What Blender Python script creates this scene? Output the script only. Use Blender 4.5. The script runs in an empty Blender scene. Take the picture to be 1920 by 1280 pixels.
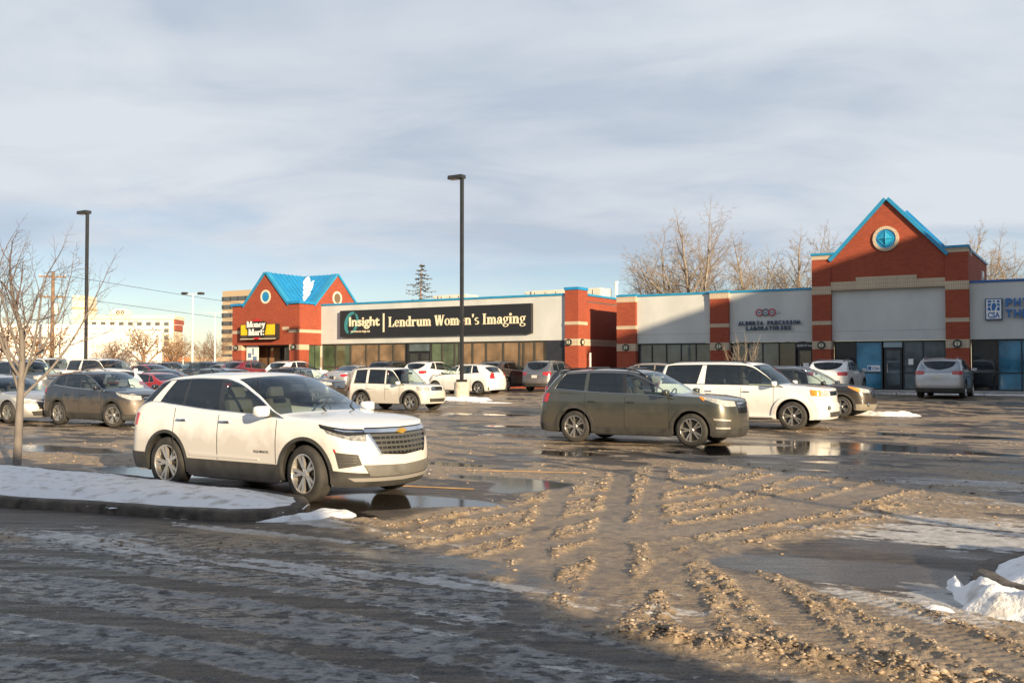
import bpy, bmesh, math, random
import numpy as np
from mathutils import Vector, Matrix
random.seed(7)
R = math.radians
scene = bpy.context.scene
COL = scene.collection

# ------------------------------------------------------------------ camera, sky, sun, exposure
cam_d = bpy.data.cameras.new("camera")
cam_d.sensor_width = 36.0
cam_d.lens = 34.0
cam_d.clip_start = 0.1
cam_d.clip_end = 6000.0
cam = bpy.data.objects.new("camera", cam_d)
cam.location = (0, 0, 1.73)
cam.rotation_euler = (R(90 + 1.515), 0, 0)
COL.objects.link(cam)
scene.camera = cam

SUN_H = (0.505, -0.863)          # horizontal direction towards the sun
SUN_EL = 14.3
world = bpy.data.worlds.new("World")
scene.world = world
world.use_nodes = True
wn, wl = world.node_tree.nodes, world.node_tree.links
wn.clear()
w_out = wn.new("ShaderNodeOutputWorld")
w_bg = wn.new("ShaderNodeBackground")
w_sky = wn.new("ShaderNodeTexSky")
w_sky.sky_type = 'NISHITA'
w_sky.sun_disc = False
w_sky.sun_elevation = R(SUN_EL)
w_sky.sun_rotation = math.atan2(SUN_H[0], SUN_H[1])
w_sky.air_density = 1.0
w_sky.dust_density = 0.1
w_sky.ozone_density = 2.6
w_bg.inputs['Strength'].default_value = 0.068
w_tc = wn.new("ShaderNodeTexCoord")
w_sep = wn.new("ShaderNodeSeparateXYZ")
wl.new(w_tc.outputs['Generated'], w_sep.inputs[0])

def wmath(op, a, b=None, c=None):
    n = wn.new("ShaderNodeMath"); n.operation = op
    for i, v in enumerate((a, b, c)):
        if v is None: continue
        if isinstance(v, (int, float)): n.inputs[i].default_value = v
        else: wl.new(v, n.inputs[i])
    return n.outputs[0]
def wramp(v, stops):
    n = wn.new("ShaderNodeValToRGB")
    el = n.color_ramp.elements
    while len(el) < len(stops): el.new(0.5)
    for e, (p, c) in zip(el, stops):
        e.position = p; e.color = (*c, 1) if len(c) == 3 else c
    wl.new(v, n.inputs[0]); return n.outputs[0]
zpos = wmath('MAXIMUM', w_sep.outputs[2], 0.0)
den = wmath('ADD', zpos, 0.16)
cx = wmath('DIVIDE', w_sep.outputs[0], den)
cy = wmath('DIVIDE', w_sep.outputs[1], den)
w_cmb = wn.new("ShaderNodeCombineXYZ")
wl.new(cx, w_cmb.inputs[0]); wl.new(cy, w_cmb.inputs[1])
def wnoise(scale, sx, sy, off, detail=6, rough=0.5, dist=0.0):
    m = wn.new("ShaderNodeMapping"); m.inputs['Scale'].default_value = (sx, sy, 1)
    m.inputs['Location'].default_value = off
    wl.new(w_cmb.outputs[0], m.inputs[0])
    n = wn.new("ShaderNodeTexNoise"); n.inputs['Scale'].default_value = scale
    n.inputs['Detail'].default_value = detail; n.inputs['Roughness'].default_value = rough
    n.inputs['Distortion'].default_value = dist
    wl.new(m.outputs[0], n.inputs[0]); return n.outputs[0]
n_big = wnoise(0.9, 0.7, 1.0, (3.1, 1.7, 0), 5, 0.5, 0.4)
n_mid = wnoise(2.4, 0.65, 1.0, (7.7, 4.2, 0), 6, 0.55, 0.6)
n_dark = wnoise(1.15, 0.65, 1.0, (1.2, 9.6, 0), 5, 0.5, 0.3)
# a high layer of cloud over the whole sky that thins towards the horizon
cov_el = wramp(zpos, [(0.0, (0, 0, 0)), (0.06, (0.08, 0.08, 0.08)), (0.13, (0.60, 0.60, 0.60)), (0.22, (1, 1, 1)), (0.42, (0.9, 0.9, 0.9)), (0.75, (0.38, 0.38, 0.38))])
cov = wmath('ADD', wmath('MULTIPLY', n_big, 0.55), wmath('MULTIPLY', n_mid, 0.45))
cov = wmath('ADD', wmath('SUBTRACT', cov, 0.52), wmath('MULTIPLY', cov_el, 0.62))
cov = wramp(cov, [(0.02, (0, 0, 0)), (0.42, (1, 1, 1))])
cl_fac = wmath('ADD', wmath('MULTIPLY', n_dark, 0.62), wmath('MULTIPLY', n_mid, 0.38))
cl_col = wramp(cl_fac, [(0.39, (3.85, 4.4, 5.2)), (0.49, (4.75, 5.2, 5.8)), (0.59, (5.5, 5.85, 6.3))])
# sky texture toned a little
w_tint = wn.new("ShaderNodeMix"); w_tint.data_type = 'RGBA'; w_tint.blend_type = 'MULTIPLY'
w_tint.inputs[0].default_value = 1.0
w_tint.inputs[7].default_value = (0.98, 0.92, 0.97, 1)
wl.new(w_sky.outputs[0], w_tint.inputs[6])
w_mix = wn.new("ShaderNodeMix"); w_mix.data_type = 'RGBA'
wl.new(cov, w_mix.inputs[0])
wl.new(w_tint.outputs[2], w_mix.inputs[6])
wl.new(cl_col, w_mix.inputs[7])
wl.new(w_mix.outputs[2], w_bg.inputs['Color'])
wl.new(w_bg.outputs[0], w_out.inputs[0])

sun_d = bpy.data.lights.new("sun", 'SUN')
sun_d.energy = 5.0
sun_d.angle = R(0.6)
sun_d.color = (1.0, 0.78, 0.50)
sun = bpy.data.objects.new("sun", sun_d)
ce = math.cos(R(SUN_EL))
sun_dir = Vector((SUN_H[0] * ce, SUN_H[1] * ce, math.sin(R(SUN_EL)))).normalized()
sun.rotation_euler = sun_dir.to_track_quat('Z', 'Y').to_euler()
sun.location = (20, -30, 30)
COL.objects.link(sun)

scene.view_settings.view_transform = 'Standard'
scene.view_settings.look = 'None'
scene.view_settings.gamma = 1.0
scene.view_settings.use_curve_mapping = False
scene.view_settings.exposure = 0.95
scene.render.engine = 'CYCLES'
scene.cycles.max_bounces = 7
scene.cycles.transparent_max_bounces = 12
scene.cycles.use_denoising = True
scene.cycles.sample_clamp_indirect = 6.0

# ------------------------------------------------------------------ helpers
ANG = R(-31.46)                                     # the mall's fronts run along U, towards the right and nearer
U = np.array([math.cos(ANG), math.sin(ANG)])
NV = np.array([-0.5219, -0.8530])                   # out of the fronts, towards the viewer

def sstep(a, b, x):
    t = np.clip((np.asarray(x, float) - a) / (b - a), 0, 1)
    return t * t * (3 - 2 * t)
def gz(x, y):
    """height of the lot: nearly level, rising to the shops"""
    x = np.asarray(x, float); y = np.asarray(y, float)
    nd = 0.5219 * x + 0.8530 * y
    a = 0.42 * sstep(30, 47, nd)
    b = 0.5 * sstep(40, 64, y) * sstep(-4, -14, x)
    return np.maximum(a, b)

MATS = {}
def new_mat(name):
    m = bpy.data.materials.new(name); m.use_nodes = True
    nt = m.node_tree
    for n in list(nt.nodes):
        if n.type not in ('OUTPUT_MATERIAL', 'BSDF_PRINCIPLED'): nt.nodes.remove(n)
    return m, nt, nt.nodes['Principled BSDF']
def pmat(name, col, rough=0.6, metal=0.0, coat=0.0, spec=0.5, var=0.0, vscale=8.0, bump=0.0, bscale=40.0, emit=None, ao=None):
    if name in MATS: return MATS[name]
    m, nt, b = new_mat(name)
    b.inputs['Base Color'].default_value = (*col, 1)
    b.inputs['Roughness'].default_value = rough
    b.inputs['Metallic'].default_value = metal
    b.inputs['Coat Weight'].default_value = coat
    b.inputs['Coat Roughness'].default_value = 0.04
    b.inputs['Specular IOR Level'].default_value = spec
    if emit:
        b.inputs['Emission Color'].default_value = (*emit[:3], 1); b.inputs['Emission Strength'].default_value = emit[3]
    N, L = nt.nodes, nt.links
    if var > 0 or bump > 0:
        tc = N.new("ShaderNodeTexCoord")
    if var > 0:
        n = N.new("ShaderNodeTexNoise"); n.inputs['Scale'].default_value = vscale; n.inputs['Detail'].default_value = 5
        L.new(tc.outputs['Object'], n.inputs[0])
        r = N.new("ShaderNodeValToRGB")
        r.color_ramp.elements[0].position = 0.3; r.color_ramp.elements[1].position = 0.7
        r.color_ramp.elements[0].color = (*[c * (1 - var) for c in col], 1)
        r.color_ramp.elements[1].color = (*[min(1, c * (1 + var)) for c in col], 1)
        L.new(n.outputs[0], r.inputs[0]); L.new(r.outputs[0], b.inputs['Base Color'])
    if bump > 0:
        n2 = N.new("ShaderNodeTexNoise"); n2.inputs['Scale'].default_value = bscale; n2.inputs['Detail'].default_value = 4
        L.new(tc.outputs['Object'], n2.inputs[0])
        bp = N.new("ShaderNodeBump"); bp.inputs['Strength'].default_value = bump; bp.inputs['Distance'].default_value = 0.01
        L.new(n2.outputs[0], bp.inputs['Height']); L.new(bp.outputs[0], b.inputs['Normal'])
    MATS[name] = m
    return m

class MB:
    """collects shapes, builds one mesh object"""
    def __init__(s): s.v = []; s.f = []
    def add(s, vs, fs):
        k = len(s.v); s.v.extend([tuple(map(float, p)) for p in vs]); s.f.extend([tuple(i + k for i in f) for f in fs]); return s
    def box(s, x0, x1, y0, y1, z0, z1):
        return s.add([(x0,y0,z0),(x1,y0,z0),(x1,y1,z0),(x0,y1,z0),(x0,y0,z1),(x1,y0,z1),(x1,y1,z1),(x0,y1,z1)],
                     [(0,3,2,1),(4,5,6,7),(0,1,5,4),(1,2,6,5),(2,3,7,6),(3,0,4,7)])
    def bbox(s, x0, x1, y0, y1, z0, z1, b=0.01):
        """box with chamfered edges"""
        bm = bmesh.new()
        bmesh.ops.create_cube(bm, size=1.0, matrix=Matrix.Translation(((x0+x1)/2,(y0+y1)/2,(z0+z1)/2)) @ Matrix.Diagonal((x1-x0,y1-y0,z1-z0,1)))
        bmesh.ops.bevel(bm, geom=bm.edges[:], offset=b, segments=2, affect='EDGES', profile=0.6)
        bm.verts.index_update()
        s.add([v.co for v in bm.verts], [[v.index for v in f.verts] for f in bm.faces]); bm.free(); return s
    def prism(s, poly, y0, y1, axis='y'):
        """poly: list of (a,b); extruded along axis. axis y: (x,z); axis x: (y,z); axis z: (x,y)"""
        n = len(poly)
        def P(a, b, d):
            return (a, d, b) if axis == 'y' else ((d, a, b) if axis == 'x' else (a, b, d))
        vs = [P(a, b, y0) for a, b in poly] + [P(a, b, y1) for a, b in poly]
        fs = [tuple(range(n)), tuple(range(2*n-1, n-1, -1))]
        fs += [(i, i+n, (i+1) % n + n, (i+1) % n) for i in range(n)]
        return s.add(vs, fs)
    def tube(s, pts, rad, k=6, cap=True):
        pts = [Vector(p) for p in pts]; n = len(pts)
        if not hasattr(rad, '__len__'): rad = [rad] * n
        base = len(s.v); t0 = (pts[1]-pts[0]).normalized()
        up = Vector((0,0,1)) if abs(t0.z) < 0.9 else Vector((1,0,0))
        a = t0.cross(up).normalized()
        for i, p in enumerate(pts):
            t = (pts[min(i+1,n-1)] - pts[max(i-1,0)])
            if t.length < 1e-9: t = t0
            t.normalize()
            a = (a - t * a.dot(t))
            if a.length < 1e-6: a = t.cross(Vector((0.3,0.5,0.8)))
            a.normalize(); b = t.cross(a)
            for j in range(k):
                an = 2*math.pi*j/k
                q = p + (a*math.cos(an) + b*math.sin(an)) * rad[i]
                s.v.append((q.x,q.y,q.z))
        for i in range(n-1):
            for j in range(k):
                s.f.append((base+i*k+j, base+i*k+(j+1)%k, base+(i+1)*k+(j+1)%k, base+(i+1)*k+j))
        if cap:
            s.f.append(tuple(base+j for j in range(k))[::-1]); s.f.append(tuple(base+(n-1)*k+j for j in range(k)))
        return s
    def lathe(s, prof, k=24, axis='z', origin=(0,0,0), a0=0.0, a1=2*math.pi):
        """prof: list of (r, h)"""
        base = len(s.v); full = abs(a1-a0-2*math.pi) < 1e-6; m = k if full else k+1
        for r, h in prof:
            for j in range(m):
                an = a0 + (a1-a0)*j/k
                c, d = r*math.cos(an), r*math.sin(an)
                if axis == 'z': q = (origin[0]+c, origin[1]+d, origin[2]+h)
                elif axis == 'y': q = (origin[0]+c, origin[1]+h, origin[2]+d)
                else: q = (origin[0]+h, origin[1]+c, origin[2]+d)
                s.v.append(q)
        for i in range(len(prof)-1):
            for j in range(k):
                j2 = (j+1) % m if full else j+1
                s.f.append((base+i*m+j, base+i*m+j2, base+(i+1)*m+j2, base+(i+1)*m+j))
        return s
    def grid(s, P, flip=False):
        """P: array (n,m,3)"""
        n, m = P.shape[:2]; base = len(s.v)
        s.v.extend(map(tuple, P.reshape(-1,3).tolist()))
        for i in range(n-1):
            for j in range(m-1):
                q = (base+i*m+j, base+(i+1)*m+j, base+(i+1)*m+j+1, base+i*m+j+1)
                s.f.append(q[::-1] if flip else q)
        return s
    def mesh(s, name):
        me = bpy.data.meshes.new(name)
        me.from_pydata(s.v, [], s.f)
        return me
    def build(s, name, mat, parent=None, smooth=False, fix=True, auto=None):
        me = s.mesh(name)
        if fix or smooth:
            bm = bmesh.new(); bm.from_mesh(me)
            if smooth: bmesh.ops.remove_doubles(bm, verts=bm.verts, dist=1e-5)
            if fix: bmesh.ops.recalc_face_normals(bm, faces=bm.faces)
            if auto is not None:
                for e in bm.edges:
                    if len(e.link_faces) == 2 and e.calc_face_angle(0) > R(auto): e.smooth = False
            bm.to_mesh(me); bm.free()
        if smooth:
            me.polygons.foreach_set("use_smooth", [True]*len(me.polygons))
        me.materials.append(mat)
        return link(name, me, parent)

def link(name, data, parent=None):
    o = bpy.data.objects.new(name, data); COL.objects.link(o)
    if parent is not None: o.parent = parent
    return o
def empty(name, loc=(0,0,0), rz=0.0):
    o = link(name, None); o.location = loc; o.rotation_euler = (0,0,rz); o.empty_display_size = 0.3
    return o
def tag(o, label=None, cat=None, group=None, kind=None):
    if label: o["label"] = label
    if cat: o["category"] = cat
    if group: o["group"] = group
    if kind: o["kind"] = kind
    return o
def copy_tree(o, parent=None):
    c = o.copy(); COL.objects.link(c)
    if parent is not None: c.parent = parent
    for ch in o.children: copy_tree(ch, c)
    return c

# --- noise on arrays
_rng = np.random.default_rng(11)
_perm = np.concatenate([_rng.permutation(256)]*3)
_gr = np.stack([np.cos(np.arange(256)/256*2*np.pi), np.sin(np.arange(256)/256*2*np.pi)], 1)
def perlin(x, y, seed=0):
    x = x + seed*17.31; y = y + seed*7.77
    xi = np.floor(x).astype(np.int64); yi = np.floor(y).astype(np.int64)
    xf = x-xi; yf = y-yi; xi &= 255; yi &= 255
    u = xf*xf*xf*(xf*(xf*6-15)+10); v = yf*yf*yf*(yf*(yf*6-15)+10)
    def g(ix, iy, dx, dy):
        h = _perm[_perm[ix & 255] + (iy & 255)]
        w = _gr[h]; return w[...,0]*dx + w[...,1]*dy
    a = g(xi,yi,xf,yf); b = g(xi+1,yi,xf-1,yf); c = g(xi,yi+1,xf,yf-1); d = g(xi+1,yi+1,xf-1,yf-1)
    return (a*(1-u)+b*u)*(1-v) + (c*(1-u)+d*u)*v
def fbm(x, y, oct=4, seed=0, gain=0.5):
    s = 0; a = 1.0; t = 0
    for i in range(oct):
        s = s + a*perlin(x*2**i, y*2**i, seed+i*3); t += a; a *= gain
    return s/t*1.6
# ------------------------------------------------------------------ buildings of the same mall out of the picture, whose shade falls into it
m_occ = pmat("plain_stucco", (.5,.48,.44), .85, var=.1, vscale=1.0)
m_occ_t = pmat("plain_trim", (.12,.20,.32), .6)
def off_frame(name, u0, u1, n0, n1, h, label):
    """block in mall axes: u along the fronts, n out of them"""
    root = empty(name, (0,0,0), ANG)
    # local x = u, local y = -n
    MB().box(u0, u1, -n1, -n0, -.3, h-.25).build("wall", m_occ, root)
    MB().box(u0-.08, u1+.08, -n1-.08, -n0+.08, h-.25, h).build("coping", m_occ_t, root)
    for k in range(int((u1-u0)/4)):
        x = u0+1+k*4
        MB().box(x, x+2.4, -n0-.0, -n0+.04, .9, 2.7).build("window", pmat("dark_glass", (.015,.018,.02), .06, spec=.6), root)
    tag(root, label, "building"); return root
off_frame("shop_block", -26, 14.2, 3.27, 20, 7.0, "long flat-roofed shop block behind the viewer, shading the near road")
off_frame("shop_block", 16.5, 46, -7.5, -4.6, 7.0, "narrow flat-roofed shop wing beside the viewer, past the sunny gap")
off_frame("tall_block", 20.6, 44, -52.4, -27.5, 16.6, "tall block at the end of the strip, shading its shopfronts")
# ------------------------------------------------------------------ the lot: one sheet to the horizon
def blobs(x, y, lst):
    s = np.zeros_like(x)
    for bx, by, rx, ry, w in lst:          # rx along U, ry across
        dx, dy = x-bx, y-by
        a = (dx*U[0]+dy*U[1])/rx; b = (dx*NV[0]+dy*NV[1])/ry
        s = s + w*np.exp(-(a*a+b*b))
    return s
def in_poly(x, y, poly, soft):
    """soft signed mask of a polygon"""
    P = np.array(poly); n = len(P)
    inside = np.zeros(x.shape, bool); dist = np.full(x.shape, 1e9)
    for i in range(n):
        x0, y0 = P[i]; x1, y1 = P[(i+1) % n]
        cond = (y0 > y) != (y1 > y)
        with np.errstate(divide='ignore', invalid='ignore'):
            xx = (x1-x0)*(y-y0)/(y1-y0+1e-12)+x0
        inside ^= cond & (x < xx)
        ex, ey = x1-x0, y1-y0; t = np.clip(((x-x0)*ex+(y-y0)*ey)/(ex*ex+ey*ey), 0, 1)
        dist = np.minimum(dist, np.hypot(x-(x0+t*ex), y-(y0+t*ey)))
    return sstep(-soft, soft, np.where(inside, dist, -dist)), np.where(inside, dist, -dist)
def smooth_line(pts, n=15):
    P = np.array(pts, float); t = np.linspace(0, len(P)-1, n)
    out = []
    for v in t:
        i = min(int(v), len(P)-2); f = v-i
        p0, p1, p2, p3 = P[max(i-1,0)], P[i], P[i+1], P[min(i+2,len(P)-1)]
        out.append(0.5*((2*p1)+(-p0+p2)*f+(2*p0-5*p1+4*p2-p3)*f*f+(-p0+3*p1-3*p2+p3)*f**3))
    return np.array(out)
def line_dist(x, y, pts):
    """distance to a polyline, and the length run along it"""
    P = smooth_line(pts); best = np.full(x.shape, 1e9); run = np.zeros_like(x); acc = 0.0
    for i in range(len(P)-1):
        x0, y0 = P[i]; ex, ey = P[i+1]-P[i]; L2 = ex*ex+ey*ey; L = math.sqrt(L2)
        t = np.clip(((x-x0)*ex+(y-y0)*ey)/L2, 0, 1)
        d = np.hypot(x-(x0+t*ex), y-(y0+t*ey))
        m = d < best; best = np.where(m, d, best); run = np.where(m, acc+t*L, run); acc += L
    return best, run

ISLAND_L = [(-22.0,17.6),(-14.0,15.2),(-8.47,13.1),(-6.39,12.08),(-5.21,11.67),(-4.05,11.2),(-3.25,10.95),(-2.72,11.0),(-2.46,11.35),(-2.45,11.8),(-2.62,12.3),(-3.3,12.95),(-4.27,13.6),(-5.88,14.75),(-7.51,15.7),(-8.65,16.35),(-10.91,17.2),(-15,19.0),(-22,22)]
ISLAND_R = [(3.66,7.75),(3.62,7.35),(3.74,7.02),(4.2,6.62),(5.2,6.0),(8.0,4.3),(10.0,6.4),(6.5,8.4),(5.0,8.8),(4.4,8.55),(3.92,8.2)]
SLUSH = [(-2.05,10.3),(-0.91,11.5),(0.3,13.3),(1.6,15.9),(2.6,17.3),(3.9,17.0),(5.3,15.5),(6.6,13.6),(5.2,11.6),(3.3,10.0),(2.45,9.3),(2.0,8.6),(2.2,7.9),(2.9,7.2),(3.6,6.5),(5.6,5.2),(5.2,4.0),(2.7,5.0),(0.9,6.0),(0.3,7.2),(-0.5,9.0)]
TRACKS = [  # tyre tracks: points, half width, depth of the carving, tread lugs
    ([(2.2,9.3),(2.4,8.07),(2.56,7.27),(2.77,6.36),(2.93,5.53),(3.19,4.4)], .15, 1.0, 1),
    ([(1.7,9.6),(1.91,8.6),(1.93,7.44),(1.93,6.25),(1.96,5.57),(1.99,4.6)], .13, .9, 1),
    ([(1.89,16.35),(1.13,10.86),(0.93,8.92),(0.68,7.27),(0.38,5.79)], .15, .9, 0),
    ([(2.6,16.9),(1.9,13.2),(1.55,10.9),(1.42,9.2),(1.30,7.6),(1.2,6.2)], .12, .8, 1),
    ([(0.8,14.47),(0.28,10.06),(0.17,7.81),(0.0,6.38)], .13, .8, 0),
    ([(3.17,11.98),(5.02,14.47),(7.22,17.25)], .17, .8, 0),
    ([(1.98,10.57),(3.37,11.76),(5.25,14.02),(7.21,16.35)], .14, .9, 0),
    ([(1.18,9.75),(2.89,10.94),(5.04,13.25),(7.3,15.6)], .17, .9, 0),
    ([(2.65,12.97),(3.67,14.47),(5.05,16.35)], .17, .8, 0),
    ([(1.9,13.3),(2.8,14.6),(4.1,16.6)], .13, .8, 0),
    ([(-2.23,8.8),(-1.67,9.75),(-0.49,11.13),(1.0,12.97),(3.86,15.94)], .14, .8, 0),
    ([(-1.89,7.81),(-0.98,8.92),(0.23,10.4),(1.58,11.98),(3.51,13.83)], .15, .9, 0),
    ([(-1.2,7.2),(-0.3,8.6),(0.8,9.9),(2.3,11.5),(4.2,13.4)], .13, .8, 0),
    ([(-0.08,7.44),(1.02,9.75),(1.92,10.57),(4.6,12.1)], .13, .8, 0),
    ([(0.6,6.6),(1.5,8.7),(2.6,10.1),(4.2,11.4)], .12, .7, 1),
]
ROADTRACKS = [([(-9,10.6),(-6,9.2),(-3,7.9),(-.6,6.7),(1.2,5.4),(2.2,4.4)], .13),([(-8,8.6),(-5,7.5),(-2.5,6.6),(-.4,5.5),(.9,4.5)], .13),([(-7,9.9),(-4.2,9.0),(-2.0,8.3),(.2,7.4),(1.6,6.3)], .10),([(-5,6.4),(-2.6,5.9),(-.6,4.9)], .12),([(-3.4,9.0),(-1.4,8.8),(.6,8.3),(1.9,7.6)], .10),([(-.9,4.6),(-.2,5.8),(.1,7.0),(.2,8.2)], .12)]
PUDDLES = [(-0.95,12.55,1.15,.42,1.25),(0.15,13.9,.55,.75,1.0),(-2.0,12.3,.9,.55,1.2),(-1.9,11.3,.6,.3,.6),
           (5.4,20.2,1.9,1.0,1.25),(7.5,21.6,2.2,.9,1.1),(3.7,19.5,1.2,.5,.7),(-0.2,15.0,1.2,.45,.8),(-0.9,17.3,1.6,.5,.8),(0.6,28,2.2,.8,.9),(-0.9,35.4,2.4,.7,1.1),
           (-2.6,15.5,1.6,.5,.8),(-5.5,15.9,1.2,.6,1.1),(-6.4,16.3,1.4,.5,.9),(10.5,24.5,3.0,.8,.9),(9,19.5,1.8,.6,.8),(-9.5,20.5,3,.9,.8),(5,25,2.5,.6,.7),(12,29,3,.8,.7),(0.5,19.8,2.2,.6,.9),(0.5,24.2,2.6,.7,.8)]
DAMP = [(2.45,8.5,.75,.42,1.3),(3.1,8.05,.8,.5,1.3),(3.7,9.2,1.0,.35,.9),(-1.6,10.6,1.2,.25,.7),(-2.6,9.9,1.8,.3,.8),(-0.4,8.6,1.0,.3,.7),(0.5,7.6,.9,.3,.7)]
ICE_SHEEN = [(2.85,7.19,.55,.26,1.5),(2.3,7.75,.5,.28,.75),(2.95,6.75,.5,.22,1.3),(3.25,6.45,.5,.2,.8),(4.7,9.7,1.7,.6,1.5),(5.4,10.6,1.6,.55,1.5),(7.0,14.2,2.0,.9,1.5),(6.2,12.3,1.6,.6,1.0),(3.9,9.9,1.2,.3,.9),
       (-3.39,9.3,1.5,.28,1.0),(-4.7,9.85,1.3,.22,1.15),(-1.5,9.5,1.3,.22,.8),(-1.09,10.02,.7,.16,1.2),(-0.3,9.3,.6,.14,.8),(-1.13,8.1,1.1,.3,.75),(-0.2,7.9,.8,.25,.8),(.55,7.0,.8,.3,.7),(-2.2,8.3,1.2,.3,.7),  # wet road on the left: sky reflection painted as pale patches
       (-3.2,10.45,1.3,.16,1.2),(-2.15,11.0,.6,.3,1.3),(-2.0,10.7,.5,.2,.9),(1.15,6.6,.6,.25,.8),(-0.4,6.4,1.5,.3,.5),(3.45,7.15,.35,.3,1.4),(3.3,7.6,.3,.25,1.0)]
PILES = [(0.97,29.3,2.5,.8,.9),(3.4,28,2.2,.7,.8),(10.2,30.4,3.5,.6,1.0),(17.3,40.5,4,.8,.9),(0.84,38.3,4,1.0,.9),(-1.4,23.8,2.5,.5,.7),(0.5,21.9,2.2,.5,.7),(-8.3,18.2,3,.45,1.3),(-10.5,19.6,3,.5,1.1),(-5.6,17.3,1.6,.35,.9),
         (7.5,18.7,2.6,.22,1.2),(10,17.4,2.6,.25,1.2),(13,20.6,3,.4,.9),(11,23.0,4,.35,.7),(-11.5,26.5,3.5,.6,1.0),(-15.5,29,3.5,.6,.9),(4.6,23.6,2.6,.6,.8),(8.6,25.6,2.4,.6,.9),(-0.5,18.9,1.8,.35,.6),(19.5,33,4,.7,.8),(14.4,36.8,3.5,.8,.8),(-6.5,36.5,3,.7,.7),(2,33,3,.6,.6),(-0.3,11.75,1.0,.14,1.0),(.3,12.5,.9,.14,.9),(-1.4,10.85,.9,.15,1.0)]

def make_ground():
    rad = [0.0, 1.2, 2.4, 3.4]
    r = 4.2
    while r < 21: rad.append(r); r *= 1.0026
    while r < 95: rad.append(r); r *= 1.0105
    while r < 3600: rad.append(r); r *= 1.16
    rad = np.array(rad)
    dense = np.linspace(-R(33.5), R(33.5), 800)
    rest = np.linspace(R(33.5), 2*math.pi-R(33.5), 70)[1:-1]
    ang = np.concatenate([dense, rest])                       # measured from +Y towards +X
    m = len(ang)
    rr, aa = np.meshgrid(rad, ang, indexing='ij')
    x = rr*np.sin(aa); y = rr*np.cos(aa)
    uu = x*U[0]+y*U[1]; nd = -(x*NV[0]+y*NV[1])
    near = sstep(34, 18, rr)*np.where(np.abs(aa) < R(33.6), 1.0, 0.0)
    # warped coordinates for natural edges
    wx = 0.35*fbm(x*.9, y*.9, 3, 1); wy = 0.35*fbm(x*.9, y*.9, 3, 5)
    big = fbm(uu*.22, nd*.35, 4, 2)
    mid = fbm(uu*.8, nd*1.3, 4, 9)
    lump = fbm(x*3.2, y*3.2, 4, 14, .55)
    lump2 = fbm(x*9.0, y*9.0, 3, 21, .6)
    clod = sstep(.0, .34, perlin(x*6.3, y*6.3, 51))*(.75+.5*perlin(x*2.1, y*2.1, 53))+.55*sstep(.0, .4, perlin(x*12.5, y*12.5, 57))
    clod *= sstep(24, 12, rr)*np.clip(.55+.9*perlin(x*.9, y*.9, 59), .1, 1.1)
    gran = (fbm(x*15, y*15, 3, 61, .65)-.25*np.abs(perlin(x*31, y*31, 63)))*sstep(20, 11, rr)
    streak = fbm(uu*.55, nd*5.0, 4, 31)
    streak2 = fbm(uu*1.3, nd*11.0, 3, 37)
    # slush field
    s_poly, sd = in_poly(x+wx*.8, y+wy*.8, SLUSH, .45)
    slush = s_poly*np.clip(.85+.55*mid+.25*lump, 0, 1.2)
    piles = blobs(x+wx, y+wy, PILES)
    slush = np.maximum(slush, sstep(.25, .8, piles+.55*mid+.3*lump)*.8)
    thin = sstep(-.22, .28, big*.6+mid*.75+.12)*sstep(10.5, 13.5, nd)*.92
    thin_l = sstep(.0, .5, mid+.2)*sstep(10.8, 9.9, y)*sstep(8.4, 9.9, y)*sstep(-1.8, -2.6, x)*.55      # grit along the island's kerb
    # wind-row beside the road
    wr = np.abs(nd-5.85-.12*mid-.02*(uu)) ; wrow = np.exp(-(wr/.14)**2)*sstep(-3.2, -2.2, uu)
    trk = np.zeros_like(x); berm = np.zeros_like(x); lug = np.zeros_like(x)
    sel = (rr < 22) & (np.abs(aa) < R(33.6))
    xs, ys = x[sel], y[sel]
    for pts, hw, dep, tread in TRACKS:
        d, run = line_dist(xs+.05*fbm(xs*2, ys*2, 2, 4), ys+.05*fbm(xs*2, ys*2, 2, 8), pts)
        t = sstep(hw+.05, hw-.03, d)*dep
        b = np.exp(-((d-hw-.09)/.075)**2)
        trk[sel] = np.maximum(trk[sel], t); berm[sel] = np.maximum(berm[sel], b)
        if tread: lug[sel] = np.maximum(lug[sel], t*(.5+.5*np.sin(run*2*math.pi/.085+np.where(d > hw*.4, 1.6, 0))))
    rtk = np.zeros_like(x); rbm = np.zeros_like(x)
    for pts, hw in ROADTRACKS:
        d, run = line_dist(xs+.06*fbm(xs*1.5, ys*1.5, 2, 24), ys+.06*fbm(xs*1.5, ys*1.5, 2, 28), pts)
        rtk[sel] = np.maximum(rtk[sel], sstep(hw+.08, hw-.04, d)); rbm[sel] = np.maximum(rbm[sel], np.exp(-((d-hw-.10)/.06)**2))
    # puddles are level
    pud = sstep(.42, .62, blobs(x+wx*.7, y+wy*.7, PUDDLES)+.14*mid)*(1-.65*wrow)
    pud = np.maximum(pud, sstep(.30, .48, fbm(uu*.35, nd*.9, 3, 77))*sstep(13, 16, nd)*sstep(46, 40, nd)*.9)
    damp = sstep(.35, .75, blobs(x+wx*.7, y+wy*.7, DAMP)+.3*streak+.2*mid)
    damp = np.maximum(damp, .85*sstep(.04, .24, fbm(uu*.42, nd*1.3, 4, 83)+.15*lump)*sstep(12.5, 15, nd)*sstep(60, 45, nd))
    ice_sheen = sstep(.30, .95, blobs(x+wx*.6, y+wy*.5, ICE_SHEEN)*.72+.85*streak+.45*lump+.55*streak2+.35*lump2)*.82
    road = sstep(5.9, 5.2, nd) * sstep(12, 9, rr)
    leftroad = sstep(10.6, 9.8, y+.11*x+.6)*sstep(-.2, -1.2, x-(9.0-y)*.35)
    road = np.maximum(road, leftroad)
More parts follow.
